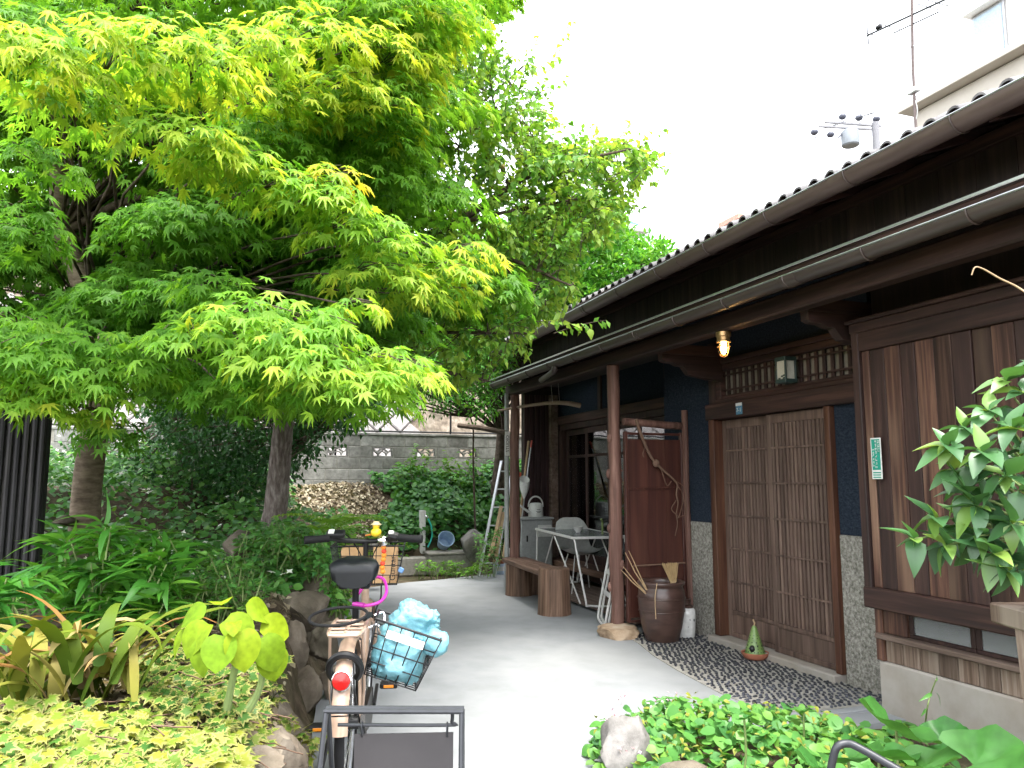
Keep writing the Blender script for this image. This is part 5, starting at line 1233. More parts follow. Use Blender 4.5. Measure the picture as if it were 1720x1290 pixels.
# log bench
LB = thing('log_bench', 'rustic bench of two planks on log stumps before the veranda', 'bench', (3.22, 8.2, 0))
def stump(x, y, r, h, name, seed):
    j = lambda a, z: 1 + .05 * mnoise.noise(Vector((math.cos(a) * 2 + seed, math.sin(a) * 2, z))) + .018 * math.sin(11 * a + seed)
    return MB().lathe([(r * 1.06, 0), (r * 1.03, .04), (r, h * .5), (r * .99, h - .02), (r * .96, h - .004), (r * .9, h), (r * .3, h + .001)], 28, (x, y, 0), None, j).build(name, M['log'], LB, True)
b1 = PZ(940, 1035); stump(b1.x, b1.y + .14, .165, .475, 'log_leg', 1)
b2 = PZ(872, 1000); stump(b2.x + .02, b2.y + .05, .16, .37, 'log_leg', 4); stump(b2.x + .2, b2.y + .1, .13, .365, 'log_leg', 8)
MB().bar((b1.x - .06, b1.y + .2, .41), (b2.x - .06, b2.y + .25, .405), .15, .06, .012).build('plank', M['plank'], LB)
MB().bar((b1.x + .105, b1.y + .2, .412), (b2.x + .105, b2.y + .25, .405), .15, .055, .012).build('plank', M['plank'], LB)

# table with glass top
TB = thing('glass_table', 'white tubular folding table with glass top behind the log bench', 'table', (3.95, 8.5, .055))
TZ = .765; A = Vector((3.51, 7.78, TZ)); B = Vector((3.70, 9.35, TZ)); W_ = Vector((.62, -.07, 0))
def frame(pts, r, n=8): return MB().tube(pts, r, n, True, True)
MB().prism([A + Vector((.01, .01, .004)), B + Vector((.01, -.01, .004)), B + W_ + Vector((-.01, -.01, .004)), A + W_ + Vector((-.01, .01, .004))], (0, 0, .006)).build('glass_top', M['frosted'], TB)
for a, b in ((A, B), (B, B + W_), (B + W_, A + W_), (A + W_, A)): MB().bar(a, b, .022, .028, .004).build('frame_bar', M['white'], TB)
for e, s_ in ((A, -.18), (B, .1)):
    f1 = e + Vector((.04, s_ - .04, 0)); f2 = e + W_ + Vector((-.04, s_ - .04, 0)); f1.z = f2.z = .075
    MB().tube(curve_pts([e + Vector((.02, 0, -.01)), f1 + Vector((0, 0, .08)), f1 + Vector((.06, 0, 0)), f2 + Vector((-.06, 0, 0)), f2 + Vector((0, 0, .08)), e + W_ + Vector((-.02, 0, -.01))], 6), .0115, 8).build('leg', M['white'], TB, True)
    m_ = e + Vector((.02, .55 if e is A else -.55, -.02)); g1 = e + Vector((.06, (-.05 if e is A else .02), 0)); g1.z = .075
    MB().tube([m_, g1], .009, 8).build('strut', M['white'], TB, True); MB().tube([m_ + W_ * .9, g1 + W_ * .85], .009, 8).build('strut', M['white'], TB, True)
def bowl_prof(r, h, t=.006): return [(r * .42, 0), (r * .45, h * .12), (r * .8, h * .5), (r, h), (r - t, h), (r * .75, h * .52), (r * .35, h * .2), (0, h * .18)]
bw = PZ(971, 893, TZ + .02); o = MB().lathe(bowl_prof(.062, .07), 24, (bw.x, bw.y, TZ + .0105)).build('bowl', M['ceramic'], None, True); tag(o, 'small white bowl on the glass table', 'bowl')
# shell chair
CH = thing('shell_chair', 'white shell chair on thin wire legs behind the glass table', 'chair', (4.05, 8.75, .055))
V, F = [], []
for i in range(11):
    t = i / 10
    if t < .55: c = Vector((0, -.22 + .42 * t / .55, .47 - .03 * math.sin(math.pi * t / .55)))
    else: q = (t - .55) / .45; c = Vector((0, .2 + .1 * q, .47 + .4 * q))
    for k in range(9):
        u = (k - 4) / 4; V.append((4.05 + .22 * u * (1 - .15 * max(0, t - .8) * 5), 8.75 + c.y, .05 + c.z + .07 * u * u * (1 - .3 * t) - .10 * max(0, t - .8) * 5 * abs(u) ** 3))
for i in range(10):
    for k in range(8): a = i * 9 + k; F.append((a, a + 1, a + 10, a + 9))
m_ = MB(); m_.add(V, F); m_.add([(x, y + .006, z - .008) for x, y, z in V], [tuple(reversed(f)) for f in F]); m_.build('shell', M['white_plastic'], CH, True, None)
for sx in (-1, 1):
    for sy in (-1, 1): MB().tube([(4.05 + .12 * sx, 8.75 + .1 * sy, .49), (4.05 + .22 * sx, 8.75 + .22 * sy, .056)], .007, 6).build('leg', M['white'], CH, True)
# folded chair leaning on the post
FC = thing('folded_chair', 'folded white tubular chair leaning against the veranda post', 'chair', (3.42, 6.75, 0))
for dx, dz, lab in ((0, 0, 'front_frame'), (.035, -.02, 'rear_frame')):
    b0 = Vector((3.34 + dx, 6.66, .02)); t0 = Vector((3.43 + dx, 6.58, .80 + dz)); dy = Vector((.12, .40, 0))
    MB().tube(curve_pts([b0 + dy * .12, b0 + Vector((0, 0, .09)), t0 - Vector((0, 0, .1)), t0 + dy * .15, t0 + dy * .85, t0 + dy - Vector((0, 0, .1)), b0 + dy + Vector((0, 0, .09)), b0 + dy * .88], 5), .012, 8, True, True).build(lab, M['white'], FC, True)
for z in (.3, .5, .66):
    f = z / .8; p = Vector((3.34 + .09 * f, 6.66 - .08 * f, z)); MB().bar(p + Vector((.012, 0, 0)), p + Vector((.132, .40, 0)), .012, .05, .003).build('slat', M['white'], FC)
# blue flowers in a vase
VS = thing('flower_vase', 'dark vase of blue flowers on the glass table', 'vase', (3.98, 8.05, TZ + .01))
vx, vy = PZ(1012, 892, TZ).x - .2, 7.95; MB().lathe([(.04, 0), (.06, .05), (.05, .1), (.035, .14)], 18, (vx, vy, TZ + .011)).build('vase', M['black'], VS, True)
M['blue_petal'] = plain('blue_petal', (0.08, 0.16, 0.55), .6)
for k in range(22):
    a = random.uniform(0, 6.28); rr_ = random.uniform(.0, .09); MB().sphere((vx + rr_ * math.cos(a), vy + rr_ * math.sin(a), TZ + .17 + random.uniform(-.02, .06)), random.uniform(.012, .024), 7, 5, (1, 1, .6)).build('flower', M['blue_petal'], VS, True)
MB().tube(curve_pts([(vx - .1, vy + .15, TZ + .012), (vx - .1, vy + .15, TZ + .14), (vx - .13, vy + .12, TZ + .18)], 4), .012, 8).build('stem', M['green_stem'], VS, True)
# grey cabinet with watering can on it
CB = thing('grey_cabinet', 'grey plastic cabinet standing against the siding', 'cabinet', (3.93, 10.08, .03))
MB().span(3.70, 4.17, 9.9, 10.28, .055, .85, .02).build('body', M['grey_plastic'], CB)
MB().span(3.685, 4.185, 9.88, 10.29, .852, .882, .01).build('lid', M['grey_plastic'], CB)
MB().span(3.95, 4.15, 9.885, 9.897, .62, .78, .006).build('door_panel', M['white_plastic'], CB)
MB().span(3.78, 3.80, 9.886, 9.898, .56, .64, .003).build('latch', M['black'], CB)
WC = thing('watering_can', 'white watering can on top of the grey cabinet', 'watering can', (3.97, 10.05, .884))
cx, cy, cz = 3.97, 10.03, .884
MB().lathe([(.10, 0), (.105, .01), (.1, .12), (.09, .17), (.07, .19), (.03, .195), (0, .196)], 24, (cx, cy, cz)).build('body', M['white_plastic'], WC, True)
MB().tube([(cx + .108 * math.cos(a), cy, cz + .15 + .13 * math.sin(a)) for a in np.linspace(-.1, math.pi + .1, 14)], .011, 8).build('handle', M['white_plastic'], WC, True)
MB().tube([(cx - .08, cy - .03, cz + .05), (cx - .2, cy - .05, cz + .12), (cx - .29, cy - .06, cz + .19)], [.022, .014, .011], 10).build('spout', M['white_plastic'], WC, True)
for z, w in ((.10, .05), (.075, .075), (.06, .045)): MB().span(cx - w / 2, cx + w / 2, cy - .108, cy - .106, cz + z, cz + z + .006).build('print', M['black'], WC)
PK = thing('plastic_jug', 'white plastic jug on the deck beside the cabinet', 'jug', (3.62, 10.0, .03))
MB().lathe([(.07, .03), (.1, .06), (.1, .36), (.06, .46), (.03, .49)], 20, (3.60, 9.95, 0)).build('body', M['white_plastic'], PK, True)
MB().sphere((3.62, 9.72, .11), .05, 12, 8).build('cap', M['white_plastic'], PK, True)
# poles, net, broom, ladder leaning at the far corner
def pole(name, label, cat, p0, p1, r0, r1, mat):
    o = MB().tube([p0, p1], [r0, r1], 10).build(name, mat, None, True); return tag(o, label, cat)
M['bamboo'] = plain('bamboo_cane', (0.36, 0.25, 0.14), .55)
pole('bamboo_pole', 'pale brown pole leaning on the dark siding', 'pole', PY(866, 935, 10.0), PY(888, 741, 10.33), .022, .016, M['bamboo'])
NT = thing('insect_net', 'white insect net on a striped pole beside the siding', 'net', tuple(PY(868, 935, 9.9)))
MB().tube([PY(868, 935, 9.9), PY(893, 742, 10.3)], .010, 8).build('handle', M['steel'], NT, True)
MB().tube([PY(891.5, 752, 10.28), PY(893.2, 740, 10.305)], .0125, 8).build('grip', plain('red_grip', (.55, .1, .08), .5), NT, True)
for y_ in (775, 800): MB().tube([PY(868 + 25 * (935 - y_ - 10) / 193, y_ + 10, 9.9 + .4 * (935 - y_ - 10) / 193), PY(868 + 25 * (935 - y_) / 193, y_, 9.9 + .4 * (935 - y_) / 193)], .0125, 8).build('band', M['black'], NT, True)
m_ = MB(); V, F = [], []; cc = PY(881, 822, 10.05)
for i in range(7):
    for k in range(14):
        a = 2 * math.pi * k / 14; s_ = (1, 1.0, .93, .8, .6, .35, .1)[i]; V.append(cc + Vector((.075 * s_ * math.cos(a) + .02 * i * -.3, .05 * s_ * math.sin(a) - .012 * i, .14 - .045 * i + .1 * s_ * math.sin(a) * .5)) )
for i in range(6):
    for k in range(14): F.append((i * 14 + k, i * 14 + (k + 1) % 14, (i + 1) * 14 + (k + 1) % 14, (i + 1) * 14 + k))
m_.add(V, F).build('net_bag', M['white_plastic'], NT, True, None)
tag(MB().box(PY(872, 797, 10.1), (.07, .03, .07), Matrix.Rotation(.4, 3, 'Y'), .012).box(PY(866, 790, 10.1), (.045, .03, .03), None, .008).box(PY(866, 806, 10.1), (.02, .03, .07), None, .006).build('red_clip', plain('red_plastic', (.65, .12, .06), .4), None), 'small red plastic clip hung beside the poles', 'clip')
BR_ = thing('straw_broom', 'straw broom standing upside down behind the rain pipe', 'broom', tuple(PY(846, 930, 10.2)))
MB().tube([PY(862, 820, 10.15), PY(845, 935, 10.1)], [.02, .015], 8).build('handle', M['bamboo'], BR_, True)
MB().tube([PY(868, 800, 10.2), PY(864, 830, 10.18), PY(856, 860, 10.15)], [.02, .05, .03], 10, True, False, .5).build('bristles', plain('straw', (.45, .3, .16), .9), BR_, True)
LD = thing('step_ladder', 'aluminium ladder leaning behind the rain pipe', 'ladder', (3.6, 10.9, 0))
la, lb_ = Vector((3.42, 10.9, 0)), Vector((3.84, 11.1, 1.68)); off = Vector((.2, -.12, 0))
for o_ in (Vector(), off): MB().bar(la + o_, lb_ + o_ * .8, .05, .022, .004).build('rail', M['steel'], LD)
for k in range(6): t = (k + .7) / 6.3; p = la.lerp(lb_, t); MB().bar(p, p + off * (1 - .2 * t), .03, .022, .003).build('rung', M['steel'], LD)
for k, (x0, y0, x1, y1) in enumerate(((826, 930, 842, 850), (833, 935, 846, 860), (822, 935, 838, 880))):
    o = MB().bar(PY(x0, y0, 10.6), PY(x1, y1, 10.85), .05, .02, .003).build('plank_offcut', M['bamboo'], None); tag(o, ('longest', 'middle', 'shortest')[k] + ' pale wooden offcut leaning below the ladder', 'plank')
# pots at the far corner
tp = thing('terracotta_planter', 'small terracotta planter beside the paint tin', 'planter', (3.55, 10.6, 0)); q = PZ(818, 952)
M['terracotta'] = surf('terracotta', [(.26, .09, .05), (.38, .14, .08)], 12, .85, .2)
MB().span(q.x - .12, q.x + .12, q.y - .05, q.y + .1, .0, .12, .012).build('trough', M['terracotta'], tp); MB().span(q.x - .13, q.x + .13, q.y - .06, q.y + .11, .121, .14, .006).build('rim', M['terracotta'], tp)
TN = thing('paint_tin', 'pale blue tin with brown rim on the yard beside the post', 'tin', tuple(PZ(838, 966))); q = PZ(838, 964)
MB().lathe([(.085, 0), (.088, .01), (.088, .15), (.085, .155)], 22, q).build('body', plain('tin_blue', (.42, .52, .66), .5), TN, True)
MB().lathe([(.092, .156), (.095, .165), (.094, .20), (.085, .205), (.08, .17)], 22, q).build('rim', M['terracotta'], TN, True)
MB().lathe([(.0885, .05), (.0888, .055), (.0888, .11), (.0885, .115)], 22, q).build('label_band', M['white'], TN, True)
BU = PD(740, 912, 12.2); BU.y = 11.66; BU = Vector((3.1, 11.62, .315)); bk_ = thing('blue_bucket', 'pale blue bucket lying tilted on the cement kerb', 'bucket', tuple(BU))
rt = Matrix.Rotation(R(62), 3, 'X') @ Matrix.Rotation(R(0), 3, 'Z')
MB().lathe([(.09, 0), (.125, .22), (.13, .225), (.128, .23), (.118, .225), (.085, .012), (0, .012)], 24, BU + Vector((0, .1, .085)), rt).build('body', plain('bucket_blue', (.30, .42, .58), .5), bk_, True)
# water stand with green hose
WS_ = thing('water_stand', 'white water stand pipe with green hose behind the kerb', 'tap', (2.95, 11.9, .3)); w0 = PY(709, 918, 11.9)
MB().span(w0.x - .045, w0.x + .045, 11.86, 11.95, .2, .92, .008).build('post', M['white'], WS_)
MB().tube(curve_pts([(w0.x + .02, 11.86, .84), (w0.x + .05, 11.8, .83), (w0.x + .06, 11.78, .79)], 4), .012, 8).build('spout', M['chrome'], WS_, True)
MB().tube(curve_pts([(w0.x + .06, 11.78, .80), (w0.x + .12, 11.8, .66), (w0.x + .13, 11.82, .5), (w0.x + .07, 11.82, .36)], 6), .013, 8).build('hose', plain('hose_green', (.02, .42, .32), .4), WS_, True)

# red lacquered screen with post and rail
SC = thing('red_screen', 'tall dark red lacquered screen panel between the post and the wall', 'screen', (3.75, 6.52, .1)); sy = 6.345
MB().span(3.425, 3.99, sy, sy + .02, .16, 1.77, .003).build('panel', M['lacquer'], SC)
for x in (3.395, 3.99): MB().span(x, x + .03, sy - .012, sy + .03, .12, 1.84, .004).build('stile', M['lacquer'], SC)
for z in (.12, 1.30, 1.81): MB().span(3.426, 3.989, sy - .008, sy + .028, z, z + .022, .003).build('rail', M['lacquer'], SC)
for x in (3.63, 3.82): MB().span(x, x + .006, sy - .003, sy - .0005, .165, 1.765).build('batten', M['lacquer'], SC)
MB().tube(wander((3.38, sy - .02, 1.93), (4.02, sy - .02, 1.90), 8, .02, 0, 3), .035, 10).build('top_log', M['pole_wood'], SC, True)
MB().tube(wander((4.03, sy - .045, .0), (4.015, sy - .045, 2.05), 8, .01, 0, 6), [.03] * 9, 8).build('side_pole', M['pole_wood'], SC, True)
MB().tube(wander((3.45, sy - .03, .62), (3.99, sy - .03, .63), 6, .03, 0, 9), .008, 6).build('cross_stick', M['twig'], SC, True)
DV = thing('dry_vine', 'twisted dry vine branch hanging down the red screen', 'branch', (3.7, sy - .05, 1.4))
vy_ = sy - .05
vp = [PY(x, y, vy_) for x, y in ((1068, 704), (1075, 725), (1084, 748), (1092, 765), (1100, 776), (1110, 786), (1122, 797), (1132, 806), (1138, 815), (1136, 830), (1139, 845), (1136, 862), (1138, 880), (1134, 900))]
MB().tube(curve_pts(vp, 4), taper(.016, .003, 52), 7).build('stem', M['twig'], DV, True)
MB().sphere(PY(1102, 778, vy_), .035, 8, 6, (1, .8, 1.1)).build('burl', M['twig'], DV, True)
for k, (a, b, c_) in enumerate((((1110, 786), (1120, 815), (1128, 808)), ((1132, 806), (1150, 820), (1152, 850)), ((1138, 815), (1148, 835), (1140, 870)), ((1136, 840), (1128, 855), (1140, 868)), ((1138, 870), (1152, 862), (1150, 840)), ((1084, 748), (1080, 762), (1082, 768)))):
    MB().tube(curve_pts([PY(*q, vy_ - .01 * k) for q in (a, b, c_)], 5), .004, 5).build('tendril', M['twig'], DV, True)
HB = thing('hanging_branch', 'long pale driftwood branch hung under the eave by a string', 'branch', tuple(PY(932, 676, 8.9)))
MB().tube(curve_pts([PY(836, 690, 9.3), PY(870, 684, 9.15), PY(920, 677, 8.95), PY(950, 677, 8.85), PY(975, 681, 8.8)], 6), list(np.linspace(.012, .034, 25)), 9).build('branch', plain('driftwood', (.34, .26, .19), .8), HB, True)
for x in (928, 940): MB().tube([PY(x, 676, 8.9), PY(x - 3, 638, 8.9)], .0022, 5).build('string', M['white'], HB, True)

# big jar with twigs and hand broom
jc = Vector((3.59, 6.08, .006)); JR = thing('big_jar', 'large brown glazed stoneware jar standing by the red screen', 'jar', tuple(jc))
MB().lathe([(.135, 0), (.145, .01), (.175, .12), (.2, .26), (.207, .37), (.2, .43), (.186, .455), (.188, .47), (.203, .485), (.207, .5), (.198, .51), (.178, .505), (.172, .48), (.185, .4), (.16, .1), (0, .08)], 40, jc, None, lambda a, z: 1 + .006 * math.sin(3 * a + 8 * z)).build('body', M['stoneware'], JR, True, 1.2)
MB().tube([(jc.x + .2085 * math.cos(a), jc.y + .2085 * math.sin(a), .372) for a in np.linspace(0, 2 * math.pi, 41)[:-1]], .005, 6, False, True).build('ridge', M['stoneware'], JR, True)
MB().tube([(jc.x + .2 * math.cos(a), jc.y + .2 * math.sin(a), .262) for a in np.linspace(0, 2 * math.pi, 41)[:-1]], .004, 6, False, True).build('ridge', M['stoneware'], JR, True)
TW = thing('twig_bundle', 'thin dry twigs standing in the big brown jar', 'twigs', (jc.x - .12, jc.y - .08, .4))
for (x, y) in ((1050, 928), (1056, 925), (1043, 957), (1047, 952)): MB().tube(wander((jc.x - .13, jc.y - .05, .36), PY(x, y, jc.y - .08), 5, .06, 0, x), taper(.007, .003, 5), 6).build('twig', M['bamboo'], TW, True)
MB().tube(curve_pts([(jc.x - .13, jc.y - .14, .5), (jc.x - .14, jc.y - .17, .51), (jc.x - .155, jc.y - .16, .4), (jc.x - .15, jc.y - .155, .22)], 5), .004, 6).build('vine_loop', M['bamboo'], TW, True)
HBr = thing('hand_broom', 'small straw hand broom stuck in the big jar', 'broom', (jc.x + .1, jc.y, .45))
p0 = Vector((jc.x + .11, jc.y - .02, .42)); m_ = MB()
for k in range(26):
    u = (k - 12.5) / 12.5; m_.tube([p0 + Vector((.028 * u, random.uniform(-.012, .012), .08)), p0 + Vector((.075 * u - .03, random.uniform(-.02, .02), .245 + random.uniform(-.01, .008)))], .0042, 4, False)
m_.build('bristles', plain('broom_straw', (.36, .25, .12), .9), HBr, True, None); MB().box(p0 + Vector((0, 0, .06)), (.05, .03, .06), None, .008).build('binding', M['bamboo'], HBr)
wc = Vector((3.87, 6.14, .006)); WJ = thing('white_jar', 'white glazed bottle jar with dark neck beside the big jar', 'jar', tuple(wc))
jw = lambda a, z: 1 + .04 * math.sin(a + 9 * z) + .02 * math.sin(3 * a)
MB().lathe([(.075, 0), (.082, .01), (.086, .1), (.088, .2), (.084, .235), (.07, .255)], 28, wc, None, jw).build('body', M['ceramic'], WJ, True)
MB().lathe([(.071, .2555), (.06, .275), (.045, .285), (.044, .31), (.049, .318), (.049, .33), (.04, .332), (.038, .3)], 24, wc).build('neck', M['stoneware'], WJ, True)
for dx, dz, s_ in ((-.012, .16, .006), (.03, .155, .009), (-.03, .1, .004)): MB().box(wc + Vector((dx, -.089 + abs(dx) * .1, dz)), (s_, .004, s_ * 2.4), None, .001).build('brush_mark', M['black'], WJ)

# green cone burner in a terracotta dish
gc = PZ(1277, 1112); GCN = thing('cone_burner', 'pierced green ceramic cone in a terracotta saucer before the door', 'incense burner', (gc.x, gc.y + .05, .012)); gc = Vector((gc.x, gc.y + .06, .012))
MB().lathe([(.07, 0), (.088, .012), (.103, .04), (.105, .052), (.099, .052), (.082, .02), (0, .016)], 32, gc).build('saucer', M['terracotta'], GCN, True)
M['celadon'] = surf('green_glaze', [(.07, .12, .03), (.12, .19, .055), (.16, .24, .08)], 20, .35, .05)
MB().lathe([(.084, .018), (.083, .03), (.02, .235), (.012, .25), (0, .252)], 32, gc).build('cone', M['celadon'], GCN, True, .5)
MB().tube(curve_pts([gc + Vector((0, 0, .25)), gc + Vector((.006, 0, .27)), gc + Vector((-.006, 0, .29)), gc + Vector((.0, 0, .295))], 3), .006, 6).build('knob', M['bamboo'], GCN, True)
for z, n, s_ in ((.06, 18, .007), (.085, 12, .007), (.105, 9, .011), (.13, 10, .007), (.16, 8, .006), (.18, 8, .005)):
    rc = .083 - .063 * (z - .03) / .205
    for k in range(n):
        a = 2 * math.pi * k / n + z * 9; nrm_ = Vector((math.cos(a), math.sin(a), .3)).normalized(); q = gc + Vector((rc * math.cos(a), rc * math.sin(a), z))
        t1 = Vector((-math.sin(a), math.cos(a), 0)); t2 = nrm_.cross(t1); MB().box(q, (s_, .002, s_ * 1.3), Matrix((t1, nrm_, t2)).transposed(), .0006).build('piercing', M['black'], GCN)
a = R(215); q = gc + Vector((.063 * math.cos(a), .063 * math.sin(a), .085)); MB().sphere(q, .022, 10, 8, (1, 1, 1.2)).build('smoke_hole', M['black'], GCN, True)

# lamp under the beam, lantern at the transom, plates
lp = PX(1215, 562, PXX - .02); LPm = thing('bulkhead_lamp', 'lit brass bulkhead lamp under the eave beam', 'lamp', (lp.x, lp.y, 2.47)); z0 = 2.468
M['brass'] = plain('brass', (.42, .26, .12), .35, .8); M['bulb'] = plain('bulb', (1, .8, .5), .5, emit=(1.0, .58, .22), es=14.0)
MB().lathe([(.055, 0), (.055, -.03), (.048, -.035), (.046, -.06), (.052, -.064), (.052, -.075)][::-1], 20, (lp.x, lp.y, z0)).build('base', M['brass'], LPm, True, .6)
MB().lathe([(.0, -.175), (.018, -.17), (.034, -.152), (.04, -.13), (.04, -.08)], 20, (lp.x, lp.y, z0)).build('globe', glassm('lamp_glass', (.98, .9, .75)), LPm, True)
MB().sphere((lp.x, lp.y, z0 - .115), .021, 12, 8, (1, 1, 1.35)).build('bulb', M['bulb'], LPm, True)
for k in range(4):
    a = k * math.pi / 2 + .3; MB().tube([(lp.x + .044 * math.cos(a), lp.y + .044 * math.sin(a), z0 - .07), (lp.x + .046 * math.cos(a), lp.y + .046 * math.sin(a), z0 - .135), (lp.x + .03 * math.cos(a), lp.y + .03 * math.sin(a), z0 - .172), (lp.x, lp.y, z0 - .184)], .0035, 6).build('guard_bar', M['brass'], LPm, True)
MB().tube([(lp.x + .0465 * math.cos(a), lp.y + .0465 * math.sin(a), z0 - .105) for a in np.linspace(0, 2 * math.pi, 21)[:-1]], .0035, 6, False, True).build('guard_ring', M['brass'], LPm, True)
ln = PX(1320, 622, WX - .09); LN = thing('paper_lantern', 'small square green framed lantern hanging before the transom', 'lantern', (ln.x, ln.y, 2.13)); lm = plain('lantern_green', (.02, .04, .036), .5)
zc = ln.z; hw, hh = .052, .10
MB().span(ln.x - .045, ln.x + .045, ln.y - hw + .006, ln.y + hw - .006, zc - hh + .012, zc + hh - .012).build('paper_shade', plain('lantern_paper', (.45, .44, .38), .8), LN)
for sx in (-1, 1):
    for sy_ in (-1, 1): MB().span(ln.x + sx * .046 - .007, ln.x + sx * .046 + .007, ln.y + sy_ * hw - .007, ln.y + sy_ * hw + .007, zc - hh, zc + hh, .002).build('frame_post', lm, LN)
for z in (zc - hh, zc + hh - .03): MB().span(ln.x - .056, ln.x + .056, ln.y - hw - .008, ln.y + hw + .008, z, z + .03, .003).build('frame_rail', lm, LN)
for k, (y_, z_) in enumerate(((-.03, -.07), (-.01, -.055), (.02, -.07), (-.035, -.05))): MB().span(ln.x - .0475, ln.x - .0455, ln.y + y_ - .012, ln.y + y_ + .012, zc + z_, zc + z_ + .012).build('motif', lm, LN)
HP = thing('house_number_plate', 'small blue house number plate on the lintel', 'number plate', tuple(PX(1240, 686, WX - .06))); hp = PX(1241, 686, WX - .06)
MB().span(hp.x, hp.x + .004, hp.y - .042, hp.y + .042, hp.z - .05, hp.z + .048, .0015).build('plate', plain('plate_blue', (.05, .16, .26), .4), HP)
MB().span(hp.x - .0012, hp.x - .0002, hp.y - .041, hp.y + .041, hp.z + .022, hp.z + .047).build('white_band', M['white'], HP)
text_part('7-1', .05, M['white'], HP, (hp.x - .0015, hp.y, hp.z - .014), FACE_OUT)
gs = PX(1473, 770, SX - .004); GS = thing('green_notice', 'narrow green and white notice on the shutter box', 'sign', tuple(gs)); gs.x = SX - .006
gp = plain('notice_green', (.01, .24, .17), .5)
MB().span(gs.x - .003, gs.x, gs.y - .040, gs.y + .040, gs.z - .125, gs.z + .125, .001).build('plate', M['white'], GS)
MB().span(gs.x - .0042, gs.x - .0032, gs.y - .032, gs.y + .032, gs.z - .07, gs.z + .117).build('green_field', gp, GS)
rr = random.Random(2); m_ = MB()
def glyph(y, z, s_):
    for _ in range(5):
        if rr.random() < .5: zz = z + rr.uniform(-.45, .45) * s_; m_.span(gs.x - .0050, gs.x - .0043, y - s_ * .42, y + s_ * rr.uniform(.1, .42), zz, zz + s_ * .13)
        else: yy = y + rr.uniform(-.4, .3) * s_; m_.span(gs.x - .0050, gs.x - .0043, yy, yy + s_ * .13, z - s_ * .45, z + s_ * rr.uniform(0, .45))
for k in range(3): glyph(gs.y - .021, gs.z + .10 - k * .026, .02)
for k in range(8): glyph(gs.y, gs.z + .10 - k * .0215, .018)
for k in range(6): glyph(gs.y + .021, gs.z + .055 - k * .0195, .015)
m_.build('lettering', M['white'], GS)
m_ = MB()
for k in range(3): m_.span(gs.x - .0042, gs.x - .0032, gs.y - .03, gs.y + .03, gs.z - .118 + k * .014, gs.z - .111 + k * .014)
m_.build('small_print', gp, GS)
tp_ = PY(846, 745, 9.25); TPL = thing('post_plate', 'narrow white name plate with vertical lettering on the rain pipe', 'sign', (3.29, 9.27, tp_.z))
MB().span(3.25, 3.32, 9.262, 9.27, tp_.z - .155, tp_.z + .155, .002).build('plate', M['white'], TPL); text_part('STUDIO', .06, M['black'], TPL, (3.285, 9.261, tp_.z), (R(90), R(-90), 0))

# ================================================================== the bicycle (built along +Y, then stood in the yard)
BK_ = thing('bicycle', 'beige city bicycle with baskets parked beside the planting bed', 'bicycle')
rw, fw, wr = Vector((0, -.55, .335)), Vector((0, .57, .335)), .315
def circle(c, r, n=48, x=0): return [(c.x + x, c.y + r * math.cos(2 * math.pi * k / n), c.z + r * math.sin(2 * math.pi * k / n)) for k in range(n)]
for c in (rw, fw):
    w = MB().tube(circle(c, wr), .021, 10, False, True).build('wheel', M['black_rubber'], BK_, True, None)
    MB().tube(circle(c, wr - .027), .011, 8, False, True, 1.0).build('rim', M['steel'], w, True)
    MB().tube([c + Vector((-.05, 0, 0)), c + Vector((.05, 0, 0))], .028, 14).build('hub', M['black'], w, True)
    sp = MB()
    for k in range(28): a = 2 * math.pi * k / 28; b = a + (.35 if k % 2 else -.35); sp.tube([c + Vector((.025 * (1 if k % 4 < 2 else -1), .026 * math.cos(b), .026 * math.sin(b))), c + Vector((0, (wr - .03) * math.cos(a), (wr - .03) * math.sin(a)))], .0013, 4, False)
    sp.build('spokes', M['chrome'], w, True, None)
def fender(c, a0, a1, r, w, mat, name):
    V, F = [], []; n = 30
    for i in range(n + 1):
        a = a0 + (a1 - a0) * i / n
        for k in range(7): u = (k - 3) / 3; rr_ = r - .018 * u * u; V.append((c.x + w * u, c.y + rr_ * math.cos(a), c.z + rr_ * math.sin(a)))
    for i in range(n):
        for k in range(6): q = i * 7 + k; F.append((q, q + 1, q + 8, q + 7))
    m = MB(); m.add(V, F); m.add([(x, c.y + (y - c.y) * .992, c.z + (z - c.z) * .992) for x, y, z in V], [tuple(reversed(f)) for f in F]); return m.build(name, mat, BK_, True, None)
fender(rw, R(20), R(172), .365, .034, M['beige'], 'rear_fender'); fender(fw, R(-5), R(160), .365, .032, M['beige'], 'front_fender')
refl = plain('red_reflector', (.3, .003, .003), .2, coat=.3); ra = R(138); rp_ = Vector((0, rw.y + .372 * math.cos(ra), rw.z + .372 * math.sin(ra))); rn = Vector((0, math.cos(ra), math.sin(ra)))
q = Vector((0, 0, 1)).rotation_difference(Vector((0, -1, .12))).to_matrix()
MB().lathe([(.036, 0), (.037, .018), (.034, .024), (0, .026)], 22, rp_ + Vector((0, -.014, 0)), q).build('reflector', refl, BK_, True)
MB().lathe([(.04, -.006), (.041, .012), (.0375, .014)], 22, rp_ + Vector((0, -.012, 0)), q).build('reflector_housing', M['chrome'], BK_, True)
for s_ in (-1, 1): MB().tube([(.055 * s_, rw.y, rw.z), (.045 * s_, rw.y - .25, rw.z + .22), (.035 * s_, rw.y + .375 * math.cos(R(160)), rw.z + .375 * math.sin(R(160))), (0, rw.y + .382 * math.cos(R(160)), rw.z + .382 * math.sin(R(160)))], .0035, 6).build('fender_stay', M['black'], BK_, True)
